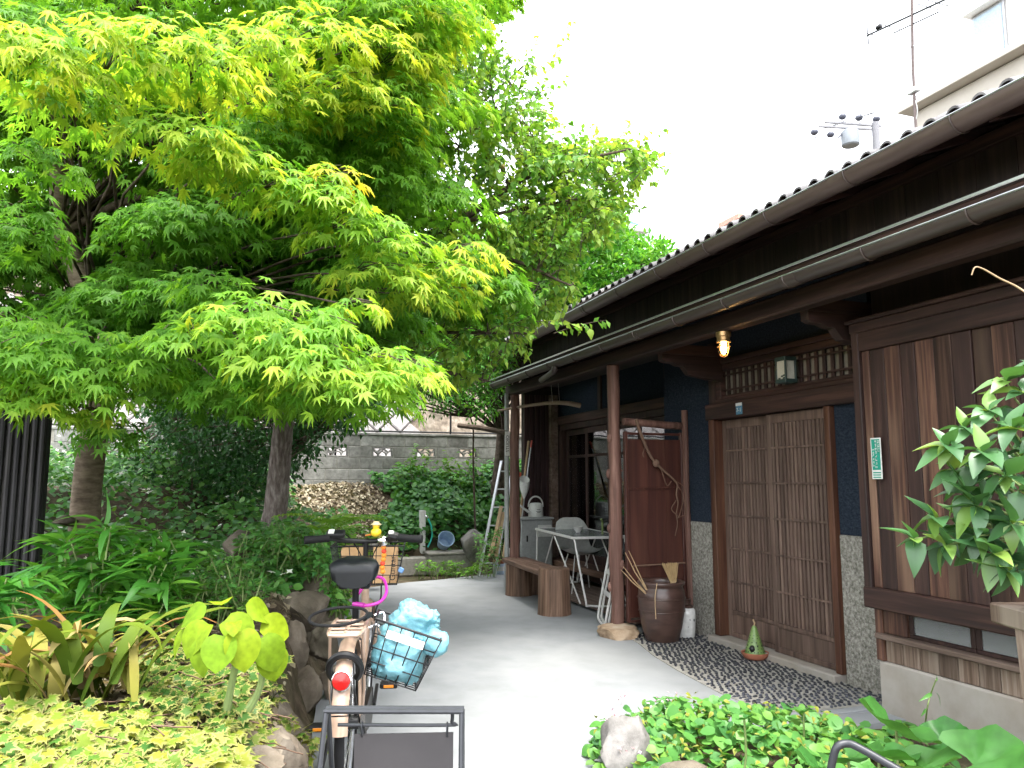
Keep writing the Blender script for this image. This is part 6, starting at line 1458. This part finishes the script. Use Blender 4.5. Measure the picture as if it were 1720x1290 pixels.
# frame
def ft(a, b, r, name='frame_tube', m='beige', n=14): return MB().tube([a, b], r, n).build(name, M[m], BK_, True)
bb = Vector((0, -.12, .29)); st_top = Vector((0, -.235, .64)); hd_lo = Vector((0, .39, .62)); hd_hi = Vector((0, .335, .82))
ft(bb, st_top, .019); MB().tube(curve_pts([bb, (0, .05, .36), (0, .25, .52), hd_lo], 6), .034, 16).build('down_tube', M['beige'], BK_, True); ft(hd_lo, hd_hi, .022, 'head_tube')
for s_ in (-1, 1):
    ft(bb + Vector((.03 * s_, 0, 0)), rw + Vector((.058 * s_, 0, 0)), .011, 'chain_stay'); ft(st_top + Vector((.02 * s_, 0, -.02)), rw + Vector((.058 * s_, 0, 0)), .009, 'seat_stay')
    MB().tube(curve_pts([hd_lo + Vector((.03 * s_, .01, -.01)), (.05 * s_, .45, .55), fw + Vector((.05 * s_, -.01, 0))], 6), .013, 10).build('fork_blade', M['beige'], BK_, True)
ft(st_top + Vector((0, .01, -.05)), Vector((0, -.29, .935)), .016, 'seat_post', 'black'); ft(hd_hi, Vector((0, .30, 1.06)), .014, 'stem', 'black')
MB().box((0, -.175, .47), (.075, .09, .30), Matrix.Rotation(R(-18), 3, 'X'), .02).build('battery', M['black'], BK_)
# saddle
V, F = [], []; prof = [(-.142, .07, -.022), (-.136, .092, -.008), (-.1, .104, .008), (-.04, .094, .014), (.02, .06, .012), (.07, .035, .006), (.12, .026, .0), (.145, .014, -.012)]
for (y, w, z) in prof:
    for k in range(16):
        a = 2 * math.pi * k / 16; sx, sz = math.cos(a), math.sin(a); V.append((w * sx * 1.14, -.27 + y * 1.1, .985 + z + (.035 * sz if sz > 0 else -.07 * abs(sz) ** .45 * (1 if y < -.03 else .5)) - (.010 * math.exp(-(sx * 4) ** 2) if sz > 0 else 0)))
for i in range(len(prof) - 1):
    for k in range(16): F.append((i * 16 + k, i * 16 + (k + 1) % 16, (i + 1) * 16 + (k + 1) % 16, (i + 1) * 16 + k))
F.append(tuple(range(16))[::-1]); F.append(tuple((len(prof) - 1) * 16 + k for k in range(16)))
sd_ = MB().add(V, F).build('saddle', M['black_leather'], BK_, True, 1.2)
for s_ in (-1, 1): MB().tube(curve_pts([(.03 * s_, -.39, .92), (.045 * s_, -.32, .917), (.02 * s_, -.18, .93)], 4), .005, 6).build('saddle_rail', M['black'], sd_, True); MB().lathe([(.02, 0), (.026, .01), (.026, .03), (.02, .045)], 12, (.05 * s_, -.36, .885)).build('spring', M['black'], sd_, True)
# handlebar
hbz = 1.075
MB().tube(curve_pts([(-.31, .15, hbz), (-.2, .18, hbz + .008), (-.11, .26, hbz - .012), (0, .30, hbz - .02), (.11, .26, hbz - .012), (.2, .18, hbz + .008), (.31, .15, hbz)], 6), .0145, 10).build('handlebar', M['black'], BK_, True)
for s_ in (-1, 1):
    MB().tube([(.315 * s_, .148, hbz), (.24 * s_, .168, hbz + .003), (.19 * s_, .188, hbz + .007)], [.022, .020, .022], 12).build('grip', M['black_rubber'], BK_, True)
    MB().tube(curve_pts([(.17 * s_, .2, hbz), (.2 * s_, .25, hbz - .01), (.29 * s_, .215, hbz - .015)], 4), .006, 8).build('brake_lever', M['black'], BK_, True)
    MB().tube(curve_pts([(.17 * s_, .22, hbz), (.12 * s_, .34, hbz + .02), (.03 * s_, .42, hbz - .12), (.01 * s_, .4, .78)], 6), .0035, 6).build('cable', M['black_rubber'], BK_, True)
MB().box((-.155, .2, hbz + .028), (.1, .06, .026), Matrix.Rotation(R(24), 3, 'X'), .006).build('display', M['black'], BK_); MB().box((-.178, .19, hbz + .0425), (.032, .05, .003), Matrix.Rotation(R(24), 3, 'X'), .001).build('display_screen', M['white'], BK_)
MB().box((.16, .205, hbz + .014), (.07, .045, .045), Matrix.Rotation(R(12), 3, 'Y'), .014).build('shifter', M['black'], BK_); MB().box((.145, .19, hbz + .035), (.03, .03, .016), Matrix.Rotation(R(20), 3, 'X'), .005).build('shifter_dial', M['white'], BK_)
bl = MB().sphere((.098, .225, hbz - .014), .03, 16, 12, (1, .7, 1)).build('bell', M['chrome'], BK_, True); MB().sphere((.093, .216, hbz - .012), .008, 8, 6).build('bell_core', M['black'], bl, True)
# rear carrier in beige tube, ring lock, horseshoe lock
cz_ = .755
ca = MB().tube(curve_pts([(-.07, -.42, cz_), (-.075, -.6, cz_), (-.065, -.77, cz_), (-.04, -.80, cz_), (.04, -.80, cz_), (.065, -.77, cz_), (.075, -.6, cz_), (.07, -.42, cz_)], 4), .0085, 8).build('carrier', M['beige'], BK_, True)
for y in (-.46, -.56, -.66, -.74): MB().tube([(-.072, y, cz_), (.072, y, cz_)], .007, 8).build('carrier_bar', M['beige'], ca, True)
MB().tube([(0, -.44, cz_), (0, -.79, cz_)], .007, 8).build('carrier_bar', M['beige'], ca, True)
for s_ in (-1, 1): MB().tube([(.07 * s_, -.68, cz_), (.075 * s_, -.6, .5), (.062 * s_, rw.y, rw.z)], .0065, 8).build('carrier_leg', M['beige'], ca, True)
la_ = R(122); lc = Vector((0, rw.y + .315 * math.cos(la_), rw.z + .315 * math.sin(la_))); lr = Vector((0, math.cos(la_), math.sin(la_)))
MB().tube([lc + Vector((.066 * math.cos(a), 0, 0)) + lr * (.078 * math.sin(a)) for a in np.linspace(-.75, math.pi + .75, 22)], .016, 8).build('ring_lock', M['black'], BK_, True)
# chain case, crank, pedals, stand
MB().tube([(.07, -.12, .29), (.07, -.55, .335)], [.075, .045], 16, True, False, 1.0).build('chain_case', M['black'], BK_, True) if False else MB().prism([(.06, -.02, .29), (.06, -.06, .36), (.06, -.14, .38), (.06, -.56, .38), (.06, -.6, .335), (.06, -.56, .29), (.06, -.14, .2), (.06, -.06, .21)], (.02, 0, 0)).build('chain_case', M['black'], BK_)
for s_, a in ((-1, R(200)), (1, R(20))):
    e = bb + Vector((.095 * s_, .16 * math.cos(a), .16 * math.sin(a))); MB().bar(bb + Vector((.09 * s_, 0, 0)), e, .016, .022, .003).build('crank', M['black'], BK_)
    pd_ = MB().box(e + Vector((.06 * s_, 0, 0)), (.09, .075, .026), None, .006).build('pedal', M['black_rubber'], BK_); MB().box(e + Vector((.06 * s_, -.0385, 0)), (.05, .003, .014), None, .001).build('pedal_reflector', plain('amber', (.75, .25, .02), .3), pd_)
MB().tube([(-.07, -.53, .31), (-.13, -.56, .02)], .009, 8).build('kick_stand', M['black'], BK_, True); MB().tube([(.07, -.53, .31), (.13, -.56, .02)], .009, 8).build('kick_stand', M['black'], BK_, True)
def wire_basket(parent, name, c, w0, l0, w1, l1, h, nx_, ny_, nz_, rot=None, r=.0028, mat='black'):
    """open wire basket: bottom w0 x l0, top w1 x l1"""
    c = Vector(c); rot = rot or Matrix.Identity(3); tf = lambda x, y, z: c + rot @ Vector((x, y, z))
    lv = lambda t: (w0 + (w1 - w0) * t, l0 + (l1 - l0) * t, h * t)
    def ring(t): a, b, z = lv(t); return [tf(-a / 2, -b / 2, z), tf(a / 2, -b / 2, z), tf(a / 2, b / 2, z), tf(-a / 2, b / 2, z)]
    o = MB().tube(sum(([p.lerp(q, k / 4) for k in range(4)] for p, q in zip(ring(1), ring(1)[1:] + ring(1)[:1])), []), r * 1.9, 8, False, True).build(name, M[mat], parent, True)
    g = MB()
    for j in range(nz_): g.tube(sum(([p.lerp(q, k / 4) for k in range(4)] for p, q in zip(ring(j / nz_), ring(j / nz_)[1:] + ring(j / nz_)[:1])), []), r, 6, False, True)
    a0, b0, _ = lv(0); a1, b1, z1 = lv(1)
    for i in range(nx_ + 1):
        u = i / nx_ - .5; g.tube([tf(u * a1, -b1 / 2, h), tf(u * a0, -b0 / 2, 0), tf(u * a0, b0 / 2, 0), tf(u * a1, b1 / 2, h)], r, 6)
    for i in range(1, ny_):
        u = i / ny_ - .5; g.tube([tf(-a1 / 2, u * b1, h), tf(-a0 / 2, u * b0, 0), tf(a0 / 2, u * b0, 0), tf(a1 / 2, u * b1, h)], r, 6)
    g.build('wire_grid', M[mat], o, True, None); return o
wire_basket(BK_, 'front_basket', (0, .60, .79), .34, .24, .42, .31, .225, 8, 6, 4)
for s_ in (-1, 1): MB().tube(curve_pts([(.08 * s_, .52, .79), (.075 * s_, .55, .7), (.05 * s_, .5, .62), (.055 * s_, fw.y, fw.z)], 5), .005, 6).build('basket_stay', M['black'], BK_, True)
tilt = Matrix.Rotation(R(19), 3, 'Y') @ Matrix.Rotation(R(-4), 3, 'X')
wire_basket(BK_, 'side_basket', (.185, -.50, .515), .235, .30, .30, .38, .235, 5, 6, 4, tilt, .003)
MB().box(Vector((.185, -.50, .515)) + tilt @ Vector((-.0, -.192, .19)), (.17, .004, .034), tilt, .001).build('basket_plate', M['white'], BK_)
MB().tube(curve_pts([(.1, -.42, .77), (.14, -.41, .78), (.15, -.43, .74)], 4), .006, 6).build('basket_hook', M['chrome'], BK_, True); MB().tube(curve_pts([(.09, -.62, .75), (.13, -.63, .765), (.14, -.62, .72)], 4), .006, 6).build('basket_hook', M['chrome'], BK_, True)
ang = R(-13.5); BO = Vector((.587, 3.86, 0)) - Matrix.Rotation(ang, 3, 'Z') @ Vector((0, -.27, 0)); place(BK_, BO, ang)
BM_ = Matrix.Translation(BO) @ Matrix.Rotation(ang, 4, 'Z')
def on_bike(o, name=None): o.matrix_basis = BM_ @ o.matrix_basis; return o
# loads in and on the bicycle
def crumpled(name, mat, c, sx, sy_, sz, seed, amp=.16, nu=40, nv=26, rot=None):
    m = MB().sphere((0, 0, 0), 1, nu, nv); V = []
    for p in m.v:
        p = Vector(p); k = 1 + amp * mnoise.noise(p * 1.7 + Vector((seed, 0, 0))) + amp * .6 * abs(mnoise.noise(p * 4.2 + Vector((0, seed, 0)))) + amp * .5 * abs(mnoise.noise(p * 8 + Vector((0, 0, seed)))) + amp * .3 * abs(mnoise.noise(p * 17 + Vector((0, seed, seed))))
        b = Vector((math.copysign(abs(p.x) ** .75, p.x), math.copysign(abs(p.y) ** .75, p.y), math.copysign(abs(p.z) ** .8, p.z))) * k
        q = Vector((b.x * sx, b.y * sy_, b.z * sz)); V.append(q if rot is None else rot @ q)
    mm_ = MB(); mm_.add([v + Vector(c) for v in V], m.f); return mm_.build(name, mat, None, True, None)
M['blue_bag'] = surf('blue_nylon', [(.10, .27, .33), (.15, .35, .41), (.2, .4, .46)], 10, .5, .7, .02)
bg = thing('blue_bag', 'pale blue crumpled nylon bag in the tilted side basket', 'bag'); 
o = crumpled('bag_body', M['blue_bag'], Vector((.185, -.50, .515)) + tilt @ Vector((0, 0, .115)), .118, .15, .118, 3, .2, 64, 44, rot=tilt); o.parent = bg
o = crumpled('bag_top', M['blue_bag'], Vector((.185, -.50, .515)) + tilt @ Vector((.03, .02, .25)), .1, .13, .08, 9, .34, 64, 44, rot=tilt); o.parent = bg
o = crumpled('bag_flap', M['blue_bag'], Vector((.185, -.50, .515)) + tilt @ Vector((.14, -.1, .21)), .05, .04, .05, 5, .3, 20, 14, rot=tilt); o.parent = bg
place(bg, BO, ang)
paper = surf('kraft_paper', [(.40, .24, .11), (.50, .31, .16), (.56, .37, .2)], 9, .8, .3, .006)
def bag(x0, x1, y0, y1, z0, z1, seed):
    V, F = [], []; n = 6; per = [(x0, y0), (x1, y0), (x1, y1), (x0, y1)]
    for k in range(n + 1):
        t = k / n
        for i in range(4):
            a, b = per[i], per[(i + 1) % 4]
            for q in range(5):
                u = q / 5; x, y = a[0] + (b[0] - a[0]) * u, a[1] + (b[1] - a[1]) * u; w = .008 * mnoise.noise(Vector((x * 20, y * 20 + seed, t * 3)))
                V.append((x + w, y + w, z0 + (z1 - z0) * t + (.018 * mnoise.noise(Vector((x * 14 + seed, y * 14, 0))) if k == n else 0)))
    for k in range(n):
        for i in range(20): F.append((k * 20 + i, k * 20 + (i + 1) % 20, (k + 1) * 20 + (i + 1) % 20, (k + 1) * 20 + i))
    F.append(tuple(reversed(range(20)))); return MB().add(V, F)
pb1 = thing('paper_bag', 'brown paper bag in the left half of the front basket', 'bag'); bag(-.155, -.02, .52, .70, .795, 1.0, 1).build('bag', paper, pb1, True, .8); place(pb1, BO, ang)
pb2 = thing('paper_bag', 'brown paper bag with black lettering in the right half of the front basket', 'bag'); bag(.03, .165, .52, .70, .795, .995, 4).build('bag', paper, pb2, True, .8)
text_part('Guntan', .05, M['black'], pb2, (.145, .505, .885), (R(90), R(-90), 0)); place(pb2, BO, ang)
dk = thing('rubber_duck', 'yellow rubber duck with a pale hat on the handlebar', 'toy duck'); yl = plain('duck_yellow', (.78, .56, .03), .4)
d0 = Vector((.058, .27, hbz + .03)); MB().sphere(d0, .03, 16, 12, (1, 1.1, .9)).build('body', yl, dk, True); MB().sphere(d0 + Vector((0, .004, .037)), .021, 14, 10).build('head', yl, dk, True)
MB().lathe([(.0, .062), (.016, .06), (.02, .05), (.03, .045), (.03, .042), (.0, .041)][::-1], 18, d0).build('hat', plain('hat_cream', (.62, .5, .3), .8), dk, True); MB().sphere(d0 + Vector((0, .03, .034)), .009, 8, 6, (1.2, 1, .5)).build('beak', plain('beak', (.7, .2, .03), .5), dk, True)
MB().tube([d0 + Vector((-.02, 0, -.01)), d0 + Vector((-.06, .02, -.018))], [.006, .004], 6).build('strap', plain('duck_strap', (.6, .2, .04), .5), dk, True); place(dk, BO, ang)
cd = thing('striped_charm', 'orange and red striped cord hanging from the handlebar', 'charm'); oc = plain('cord_orange', (.75, .25, .02), .6); rc_ = plain('cord_red', (.6, .05, .02), .6)
for k in range(7): MB().sphere((.102 + .004 * math.sin(k), .245, hbz - .05 - k * .022), .0145, 10, 8, (1, .8, .9)).build('bead', rc_ if k % 3 == 1 else oc, cd, True)
place(cd, BO, ang)
lk = thing('pink_cable_lock', 'magenta cable lock looped under the saddle', 'lock'); MB().tube(curve_pts([(.0, -.27, .80), (.06, -.3, .797), (.12, -.27, .81), (.145, -.2, .85), (.12, -.12, .9), (.06, -.12, .9), (.0, -.22, .83)], 6), .008, 8).build('cable', plain('magenta', (.55, .03, .35), .3), lk, True)
MB().tube([(-.01, -.275, .802), (.045, -.3, .797)], .012, 8).build('barrel', plain('magenta_dark', (.4, .02, .28), .4), lk, True); place(lk, BO, ang)
lk = thing('black_cable_lock', 'black cable lock looped over the rear carrier', 'lock'); MB().tube([(-.045 + .125 * math.cos(a), -.60 + .12 * math.sin(a), .80 + .02 * math.cos(a - 1.2)) for a in np.linspace(0, 2 * math.pi, 29)[:-1]], .007, 8, False, True).build('cable', M['black_rubber'], lk, True); MB().tube([(.07, -.62, .79), (.09, -.56, .80)], .012, 8).build('barrel', M['black'], lk, True); place(lk, BO, ang)
bt = thing('blue_trinket', 'small blue trinket on the corner of the front basket', 'trinket'); MB().box((.195, .46, .875), (.03, .02, .03), Matrix.Rotation(.5, 3, 'Y'), .005).build('tag', plain('trinket_blue', (.12, .25, .5), .5), bt); place(bt, BO, ang)

# ================================================================== steel sign stand in front
SG = thing('sign_stand', 'dark steel A frame stand with hanging panel at the bottom edge', 'sign stand'); dg = plain('dark_steel', (.03, .032, .037), .4, .2, .4); panel = surf('slate_panel', [(.04, .037, .039), (.052, .048, .05)], 5, .55, .05)
sl_, sr = PD(549, 1204, 2.5), PD(776, 1189, 2.5); mid = (sl_ + sr) / 2; wv = (sr - sl_); wv.z = 0; wd = wv.length; dxy = wv.normalized(); fwd = Vector((-dxy.y, dxy.x, 0)); topz = .655
cx_ = lambda u, f, z: Vector((mid.x, mid.y, 0)) + dxy * u + fwd * f + Vector((0, 0, z))
for s_ in (-1, 1):
    MB().tube([cx_(s_ * wd / 2, -.012, topz), cx_(s_ * (wd / 2 + .012), -.22, .006)], .0085, 8).build('leg', dg, SG, True); MB().tube([cx_(s_ * wd / 2, .012, topz), cx_(s_ * (wd / 2 - .01), .22, .006)], .0085, 8).build('leg', dg, SG, True)
for f, z in ((-.014, topz), (.014, topz + .002)): MB().tube([cx_(-wd / 2 - .006, f, z), cx_(wd / 2 + .006, f, z)], .0085, 8).build('top_bar', dg, SG, True)
MB().tube(curve_pts([cx_(-wd / 2 + .03, .03, topz - .055), cx_(wd / 2 - .05, .03, topz - .055), cx_(wd / 2 - .035, .028, topz - .045), cx_(wd / 2 - .032, .02, topz - .002)], 5), .006, 8).build('hanging_rod', dg, SG, True)
for u in (-wd / 2 + .11, wd / 2 - .05): MB().tube([cx_(u, .03 + .0 + .011 * math.cos(a), topz - .068 + .022 * math.sin(a)) for a in np.linspace(0, 2 * math.pi, 17)[:-1]], .003, 6, False, True).build('hook', dg, SG, True)
m_ = MB(); q0, q1 = cx_(-wd / 2 + .085, .03, topz - .085), cx_(wd / 2 - .03, .03, topz - .078); m_.prism([q0, q1, q1 - Vector((0, 0, .40)), q0 - Vector((0, 0, .40))], fwd * .006); m_.build('panel', panel, SG)
WL.setdefault(SG.name, Vector())
HK = thing('bent_rail', 'bent black steel tube of a stand among the round leaves', 'rail'); MB().tube(curve_pts([PD(1392, 1310, 2.3), PD(1399, 1275, 2.3), PD(1406, 1255, 2.3), PD(1422, 1249, 2.3), PD(1445, 1257, 2.28), PD(1530, 1305, 2.2)], 6), .0115, 10).build('tube', dg, HK, True)
e0 = PD(1392, 1310, 2.3); e1 = PD(1530, 1305, 2.2); MB().tube([e0, (e0.x, e0.y, .02)], .0115, 10).build('leg', dg, HK, True); MB().tube([e1, (e1.x, e1.y, .02)], .0115, 10).build('leg', dg, HK, True)

# ================================================================== potted shrub on a wooden stand at the right edge
PT = thing('plant_stand', 'weathered wooden stand holding the potted shrub', 'stand', (2.75, 1.95, 0)); b = PD(1722, 1040, 2.6); tz = b.z + .03
MB().box((b.x + .20, b.y - .08, tz - .035), (.46, .36, .07), Matrix.Rotation(-.35, 3, 'Z'), .006).build('top_board', M['wood_grey'], PT)
for (dx, dy) in ((.05, .06), (.38, -.06), (.04, -.22), (.34, -.3)): MB().bar((b.x + dx + .02, b.y + dy, tz - .07), (b.x + dx + (.07 if dx < .2 else -.0), b.y + dy, 0), .045, .04, .004).build('leg', M['wood_grey'], PT)
pc = Vector((b.x + .165, b.y - .08, tz)); PO = thing('white_pot', 'tall white cylindrical plant pot on the wooden stand', 'pot', tuple(pc))
MB().lathe([(.085, 0), (.09, .01), (.1, .19), (.102, .2), (.094, .2), (.09, .17), (0, .165)], 30, pc).build('pot', M['ceramic'], PO, True)
GSB = thing('potted_shrub', 'glossy leaved shrub in the white pot at the right edge', 'shrub', tuple(pc + Vector((0, 0, .16)))); st = MB(); MT_, TI_ = [], []
root = pc + Vector((0, 0, .16)); rp = random.Random(12)
tips = [(1535, 905, 2.55), (1570, 870, 2.55), (1590, 915, 2.5), (1600, 790, 2.55), (1620, 720, 2.6), (1590, 750, 2.55), (1640, 850, 2.45), (1660, 690, 2.6), (1690, 640, 2.65), (1700, 720, 2.5), (1650, 760, 2.45), (1690, 800, 2.4), (1620, 830, 2.5), (1700, 880, 2.4), (1640, 900, 2.45), (1720, 660, 2.6), (1740, 740, 2.5), (1750, 850, 2.5), (1780, 700, 2.6), (1670, 930, 2.4), (1690, 960, 2.38), (1800, 800, 2.5), (1740, 950, 2.4), (1660, 820, 2.6), (1710, 770, 2.7), (1625, 880, 2.6), (1760, 620, 2.6)]
for k, (x, y, d) in enumerate(tips):
    T_ = PD(x, y, d); w = wander(root, T_, 7, .08, .08, k); st.tube(w, taper(.008, .0028, 7), 6, False); dr = (w[-1] - w[-3]).normalized()
    for q, nl in ((1.0, 6), (.84, 3)):
        P0 = root.lerp(T_, q) if q < 1 else T_
        for i in range(nl):
            a = 2 * math.pi * i / nl + k + q; sd1 = dr.orthogonal().normalized(); sd2 = dr.cross(sd1); dd = sd1 * math.cos(a) + sd2 * math.sin(a) + dr * (.55 if q == 1 else .2)
            MT_.append(mats([P0], [tuple(dd + Vector((0, -.1, -.15)))], [(rp.uniform(-.3, .3), rp.uniform(-.6, 0), 1)], [rp.uniform(.085, .14) * (1 if q < 1 or i % 3 else .75)])); TI_.append(rp.uniform(.0, .45) if q < 1 else (rp.uniform(.7, .95) if i % 4 == 0 else rp.uniform(.15, .6)))
st.build('branches', M['green_stem'], GSB, True, None); foliage(GSB, LM['glossy'], LEAF['glossy'], np.concatenate(MT_), TI_, 300)
VT = thing('vine_tendril', 'curling pale tendril reaching in at the right edge', 'tendril', tuple(PD(1715, 490, 2.5))); MB().tube(curve_pts([PD(1632, 462, 2.5), PD(1638, 449, 2.5), PD(1652, 452, 2.5), PD(1680, 468, 2.5), PD(1712, 484, 2.5), PD(1760, 520, 2.5), PX(1800, 560, 3.1), PX(1815, 590, SX + .03)], 5), taper(.002, .0045, 35), 6).build('stem', M['bamboo'], VT, True)

# ================================================================== beyond the roof
AB = thing('apartment_building', 'cream rendered apartment building above the roof at upper right', 'building', (15, 6, 0)); crm = surf('cream_render', [(.42, .39, .345), (.48, .45, .4)], 3, .9, .1); wht = plain('white_render', (.78, .77, .75), .8)
MB().span(13.0, 22, -6, 11.45, 0, 8.95, .02).build('lower_wall', crm, AB); MB().span(12.72, 22.2, -6, 11.6, 8.96, 9.08, .01).build('slab_edge', crm, AB); MB().span(13.3, 22, -6, 10.75, 9.085, 12.6, .02).build('upper_wall', wht, AB); MB().span(13.05, 22.1, -6, 10.95, 12.61, 12.8, .02).build('roof_slab', wht, AB)
for yk in (9.56, 6.4, 3.2):
    w = MB().span(13.24, 13.29, yk - .04, yk + .62, 9.3, 10.36, .005).build('window', M['steel'], AB); MB().span(13.225, 13.238, yk, yk + .58, 9.36, 10.3).build('pane', plain('sky_pane', (.35, .45, .52), .1), w); MB().span(13.05, 13.29, yk - .1, yk + .68, 10.37, 10.42, .004).build('hood', wht, AB)
w = MB().span(12.95, 12.995, 10.5, 11.0, 8.0, 8.6, .005).build('window', M['steel'], AB); MB().span(12.94, 12.949, 10.54, 10.96, 8.04, 8.56).build('pane', plain('dim_pane', (.2, .2, .18), .2), w)
AN = thing('tv_antenna', 'rusty television antenna mast on the house roof', 'antenna', (5.3, 4.68, 3.95)); AX = 5.3; rst = plain('rust', (.13, .1, .095), .8); al = plain('aluminium', (.07, .072, .08), .5, .3)
q = lambda x, y: PX(x, y, AX)
MB().tube([(AX, q(1536, 212).y, up_z(AX)), q(1533, 100), q(1531, -60)], .012, 8).build('mast', rst, AN, True); MB().tube([q(1456, 60), q(1590, -2)], .009, 6).build('boom', al, AN, True); MB().tube([q(1500, 56), q(1577, 20)], .006, 6).build('boom', al, AN, True)
for (x, y) in ((1460, 57), (1492, 44), (1560, 12), (1575, 5)): p = q(x, y); MB().tube([p + Vector((-.13, 0, .0)), p + Vector((.13, 0, .0))], .004, 6).build('element', al, AN, True)
MB().tube([q(1456, 40), q(1459, 74)], .006, 6).build('element', al, AN, True); MB().box(q(1476, 46), (.05, .05, .035), None, .01).build('feed_box', M['black'], AN); MB().box(q(1535, 152), (.05, .1, .05), None, .006).build('booster', M['white_plastic'], AN); MB().bar(q(1526, 80), q(1538, 76), .01, .01).build('clamp', M['steel'], AN)
MB().tube(curve_pts([q(1534, 158), q(1541, 185), q(1536, 212)], 4), .004, 6).build('cable', M['white_plastic'], AN, True)
UP = thing('utility_pole', 'pale concrete utility pole with transformer behind the roof', 'utility pole', (PD(1473, 300, 32).x, PD(1473, 300, 32).y, 0)); u = lambda x, y: PD(x, y, 32); cpole = plain('pole_concrete', (.2, .2, .215), .9); ins = plain('insulator', (.05, .055, .08), .5)
tpz = u(1470, 206); MB().tube([(tpz.x, tpz.y, 0), tpz], [.19, .15], 12).build('shaft', cpole, UP, True)
for (x0, y0, x1, y1) in ((1385, 205, 1480, 212), (1375, 212, 1475, 218)): MB().bar(u(x0, y0), u(x1, y1), .09, .09, .01).build('crossarm', cpole, UP)
for (x, y) in ((1415, 196), (1443, 198), (1472, 200), (1368, 222), (1395, 226)): MB().sphere(u(x, y), .16, 10, 8, (1, 1, .8)).build('insulator', ins, UP, True); MB().bar(u(x, y) - Vector((0, 0, .2)), u(x + 3, y + 10), .03, .03).build('pin', ins, UP)
tc_ = u(1428, 232); MB().lathe([(.3, -.35), (.36, -.3), (.36, .25), (.3, .33), (0, .36)], 18, tc_).build('transformer', plain('transformer_grey', (.17, .19, .21), .6), UP, True)
for k in range(4): MB().bar(u(1415 + 8 * k, 224 - 2 * k), u(1408 + 8 * k, 232 - 2 * k), .06, .06).build('bushing', ins, UP)
for k, ((x0, y0), (x1, y1), d0, d1) in enumerate((((1720, 70), (1370, 222), 26, 34), ((1720, 90), (1390, 215), 26, 33), ((1720, 106), (1440, 198), 26, 33), ((1290, 280), (1130, 372), 30, 44), ((1265, 285), (1150, 362), 30, 44), ((1245, 282), (1120, 376), 30, 44))):
    o = MB().tube(wander(PD(x0, y0, d0), PD(x1, y1, d1), 10, 0, -.012, 0), .017, 5).build('power_line', M['black'], None, True); tag(o, ('lowest wire crossing the sky over the cream building', 'middle wire crossing the cream building', 'upper wire crossing the cream building', 'nearest faint wire above the tiled roof', 'middle faint wire above the tiled roof', 'farthest faint wire above the tiled roof')[k], 'wire', 'overhead wires')
    o['label'] = ('lower', 'middle', 'upper')[k % 3] + (' wire crossing before the cream building' if k < 3 else ' faint wire above the far roof tiles')
FH = thing('rooftop_hut', 'small brick red and white rooftop hut above the tiles', 'hut', (13, 17.5, 0)); h0 = PD(1245, 385, 22)
MB().box((h0.x, h0.y, (h0.z + .1) / 2), (.7, .7, h0.z + .1), None, .01).build('wall', plain('hut_cream', (.55, .45, .38), .8), FH); MB().box((h0.x, h0.y, h0.z + .19), (.9, .95, .16), None, .01).build('cornice', plain('hut_brick', (.5, .26, .2), .8), FH)
FE = thing('distant_house', 'distant house eave with blue tiles beyond the evergreen', 'house', (13, 23, 0)); e0 = PD(1062, 396, 26); e1 = PD(1045, 372, 26.5)
MB().box((e0.x - 1.3, e0.y + 2, e0.z / 2), (2.6, 4, e0.z), None, .02).build('wall', wht, FE); MB().box((e0.x - 1.3, e0.y + 2, e0.z + .15), (3.5, 4.8, .22), None, .02).build('eave', plain('eave_grey', (.5, .5, .5), .8), FE); MB().prism([(e0.x - 3.0, e0.y - .3, e0.z + .27), (e0.x + .42, e0.y - .3, e0.z + .27), (e0.x - 1.3, e0.y - .3, e0.z + .6)], (0, 4.4, 0)).build('roof', plain('blue_tile', (.1, .22, .38), .5), FE)

JOINED = ('stems', 'vines', 'stalks', 'spokes', 'wire_grid', 'petioles', 'branches')
for o in bpy.data.objects:
    if o.type == 'MESH' and o.name.split('.')[0] in JOINED: o['kind'] = 'stuff'      # too fine to pick apart
